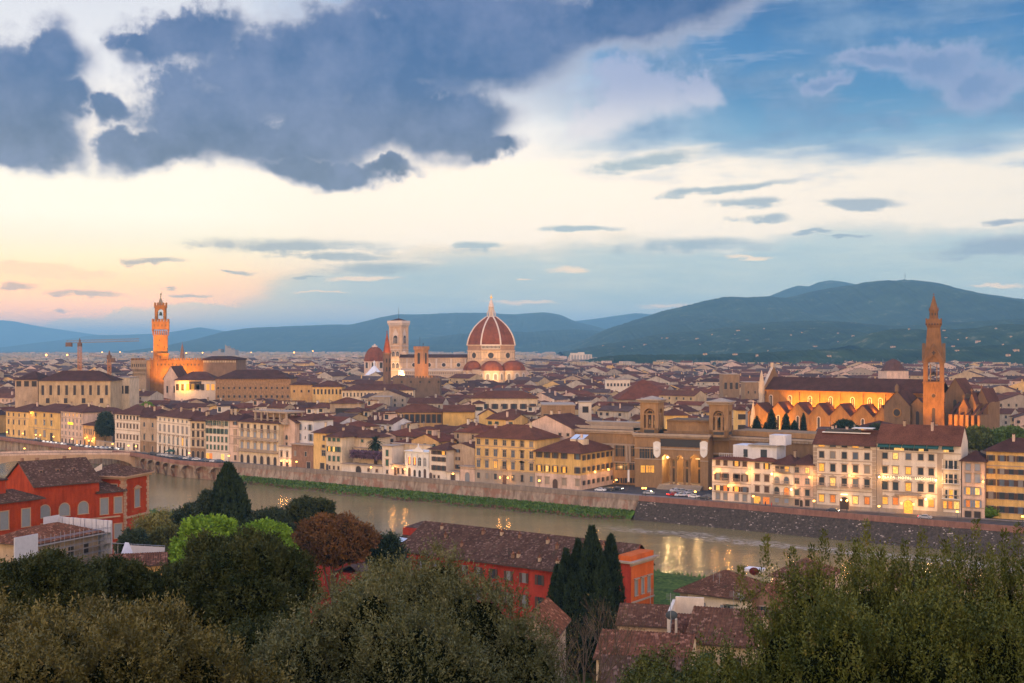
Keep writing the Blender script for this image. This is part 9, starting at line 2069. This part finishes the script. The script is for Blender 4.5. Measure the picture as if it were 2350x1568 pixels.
CARS = [(103, 1755, 'white', None, 'by the left lamp of the golden palazzo'), (128, 1757, 'red', 'tail', 'with lit tail lights before the golden palazzo'), (149, 1762, 'silver', None, 'by the golden palazzo centre'), (179, 1774, 'white', None, 'right of the golden palazzo door'), (195, 1776, 'white', None, 'third left of the pale hotel'), (209, 1778, 'white', None, 'second left of the pale hotel'), (229, 1780, 'silver', None, 'just left of the pale hotel'), (253, 1783, 'white', None, 'before the pale hotel'),
  (313, 1789, 'silver', None, 'right of the pale hotel arches'), (330, 1791, 'dark', None, 'at the hotel corner'), (351, 1794, 'white', None, 'before the low orange house, left'), (366, 1796, 'grey', None, 'before the low orange house, right'), (388, 1797, 'silver', None, 'left of the garden gateway'), (408, 1798, 'white', None, 'beneath the garden gateway'), (427, 1799, 'silver', None, 'right of the garden gateway'), (444, 1800, 'grey', None, 'by the lamp at the garden wall'), (470, 1802, 'white', 'head', 'with lit headlights before the columned palazzo'), (492, 1803, 'dark', 'tail', 'with lit tail lights before the columned palazzo'),
  (610, 1820, 'dark', None, 'at the bridge end'), (629, 1823, 'dark', None, 'second from the bridge end'), (645, 1826, 'silver', None, 'third from the bridge end'), (663, 1827, 'white', None, 'fourth from the bridge end'), (680, 1831, 'silver', None, 'fifth from the bridge end'), (695, 1833, 'silver', None, 'sixth from the bridge end'), (709, 1834, 'grey', None, 'seventh from the bridge end'), (730, 1838, 'blue', None, 'before the wide white palazzo right part'), (750, 1840, 'white', None, 'by the lamp of the wide white palazzo'), (766, 1843, 'blue', None, 'before the narrow cream house left'), (785, 1844, 'white', None, 'before the narrow cream house'),
  (819, 1847, 'blue', None, 'left of the glowing shop'), (835, 1849, 'grey', None, 'before the glowing shop'), (856, 1851, 'white', None, 'before the green-shuttered palazzo centre'), (876, 1851, 'blue', None, 'before the green-shuttered palazzo right'),
  (2402, 1966, 'white', None, 'at the side wall of the yellow corner house'), (2435, 1963, 'dark', None, 'behind the white one at the yellow corner house'), (2470, 1960, 'dark', 'head', 'with lit headlights near the traffic lights'), (2594, 1978, 'silver', None, 'crossing the library square'), (2702, 1968, 'white', None, 'back row, left, before the library arches'), (2726, 1970, 'silver', None, 'back row, middle, before the library arches'), (2756, 1975, 'silver', None, 'back row, right, before the library arches'),
  (2690, 1984, 'red', 'tail', 'with lit tail lights on the library square'), (2721, 1986, 'white', None, 'front row, left, on the library square'), (2750, 1986, 'white', None, 'front row, middle, on the library square'), (2777, 1993, 'white', 'tail', 'front row, with lit tail lights'), (2814, 1999, 'dark', None, 'near the house with wooden balcony'), (2835, 1992, 'grey', None, 'beside the library corner'), (3330, 2049, 'dark', 'head', 'driving past the first large hotel'), (3700, 2076, 'silver', 'tail', 'driving past the largest hotel')]
def cars():
 protos = {}
 for (x, y, c, lit, lab) in CARS:
  key = (c, lit); cn = {'dark': 'dark', 'grey': 'dark grey'}.get(c, c); full = f"{cn} car {lab}"
  p = P4(x, y - (2 if x < 2300 else 0))
  a, b = P4(x - 30, base_y(x - 30)), P4(x + 30, base_y(x + 30)); ang = math.atan2((b - a).y, (b - a).x) + (R(90) * .4 if 600 < x < 900 else 0) + (R(60) if 2680 < x < 2770 else 0)
  if key not in protos: o = protos[key] = car_proto(COLS[c], c, full, lit)
  else:
   s = protos[key]; o = s.copy(); COL.objects.link(o)
   for ch in s.children:
    k = ch.copy(); COL.objects.link(k); k.parent = o
    for g in ch.children: q = g.copy(); COL.objects.link(q); q.parent = k
  o.location = (p.x, p.y, .03); o.rotation_euler = (0, 0, ang); o['label'] = full
  if not (2380 < x < 2450): pass
cars()
rt = thing('traffic_light', 'traffic light post with lit amber lamp right of the yellow corner house', 'traffic light', None, tuple(P4(2455, 1965))); mb = MB(); mb.tube((0, 0, 0), (0, 0, 4.2), .07, n=6); mb.build('post', m_iron, rt); mb = MB(); mb.box((-.2, -.15, 3.1), (.2, .15, 4.2)); mb.build('head', m_iron, rt); mb = MB(); mb.lathe([(.12, 0), (.1, .05)], 8, M=Matrix.Translation((0, -.16, 3.6)) @ Matrix.Rotation(R(90), 4, 'X')); mb.build('lens', m_bulb, rt)
rt = thing('sign_post', 'white pole sign on the pavement in front of the library wing', 'sign', None, tuple(P4(2514, 1962))); mb = MB(); mb.tube((0, 0, 0), (0, 0, 3.4), .06, n=6); mb.build('post', m_iron, rt); mb = MB(); mb.box((-.35, -.08, 3.4), (.35, .08, 8.0)); mb.build('panel', W['trimw'], rt)
def people():
 bm = bpy.data.meshes.new('person'); J = [(0, 0, .95), (0, 0, 1.2), (0, 0, 1.42), (0, 0, 1.52), (0, .01, 1.66), (.1, 0, .9), (.12, .04, .5), (.12, 0, .07), (.13, -.12, .04), (-.1, 0, .9), (-.12, -.05, .5), (-.13, .1, .07), (-.13, -.02, .04), (.2, 0, 1.38), (.26, .02, 1.1), (.27, -.08, .86), (-.2, 0, 1.38), (-.26, .02, 1.1), (-.27, -.08, .86)]
 Ed = [(0, 1), (1, 2), (2, 3), (3, 4), (0, 5), (5, 6), (6, 7), (7, 8), (0, 9), (9, 10), (10, 11), (11, 12), (2, 13), (13, 14), (14, 15), (2, 16), (16, 17), (17, 18)]; Rr = [.15, .14, .16, .06, .11, .1, .075, .05, .05, .1, .075, .05, .05, .065, .05, .04, .065, .05, .04]
 bm.from_pydata(J, Ed, []); o = bpy.data.objects.new('tmp', bm); COL.objects.link(o); md = o.modifiers.new('s', 'SKIN'); bm.skin_vertices[0].data[0].use_root = True
 for i, q in enumerate(Rr): bm.skin_vertices[0].data[i].radius = (q, q)
 o.modifiers.new('b', 'SUBSURF').levels = 1; dg = bpy.context.evaluated_depsgraph_get(); dg.update(); me = bpy.data.meshes.new_from_object(o.evaluated_get(dg)); me.name = 'person'; bpy.data.objects.remove(o)
 for i, (x, y, c, lab) in enumerate(((640, 1818, (.03, .03, .04), 'dark-clothed person standing left of the green canopy'), (668, 1821, (.05, .04, .04), 'dark-clothed person in front of the green canopy'), (683, 1823, (.10, .07, .06), 'brown-clothed person beneath the green canopy'), (699, 1826, (.02, .03, .05), 'dark blue-clothed person right of the green canopy'),
          (3036, 2024, (.12, .05, .04), 'brown-clothed person at the cafe left table'), (3058, 2025, (.05, .03, .07), 'purple-clothed person at the cafe doorway'), (3082, 2028, (.45, .03, .03), 'person in red top and white cap right of the cafe door'), (3383, 2046, (.02, .02, .02), 'dark-suited person beside the first hotel portal'))):
  m2 = me.copy(); m2.materials.clear(); m2.materials.append(plain('clothes_%s' % lab.split('-')[0].split(' ')[-1], c, .9)); p = P4(x, y); o = put('person', m2); tag(o, lab, 'person', 'people on the quay'); o.location = (p.x, p.y - 1.5, .14); o.rotation_euler = (0, 0, i * 1.7)
  h = MB(); h.lathe([(.05, 1.64), (.105, 1.70), (.10, 1.78), (.03, 1.83)], 8, (0, .015, 0)); h.build('hair', m_dark, o)
 p = P4(684, 1826); rt = thing('green_canopy', 'dark green cafe canopy before the wide white palazzo', 'awning', None, (p.x, p.y - 1.2, 0)); mb = MB(); mb.lathe([(3.2, 2.7), (3.3, 2.9), (.1, 3.9)], 4, a0=R(45)); mb.build('canopy', W['green'], rt); mb = MB(); mb.tube((0, 0, 0), (0, 0, 3.4), .06); mb.build('pole', m_iron, rt)
people()
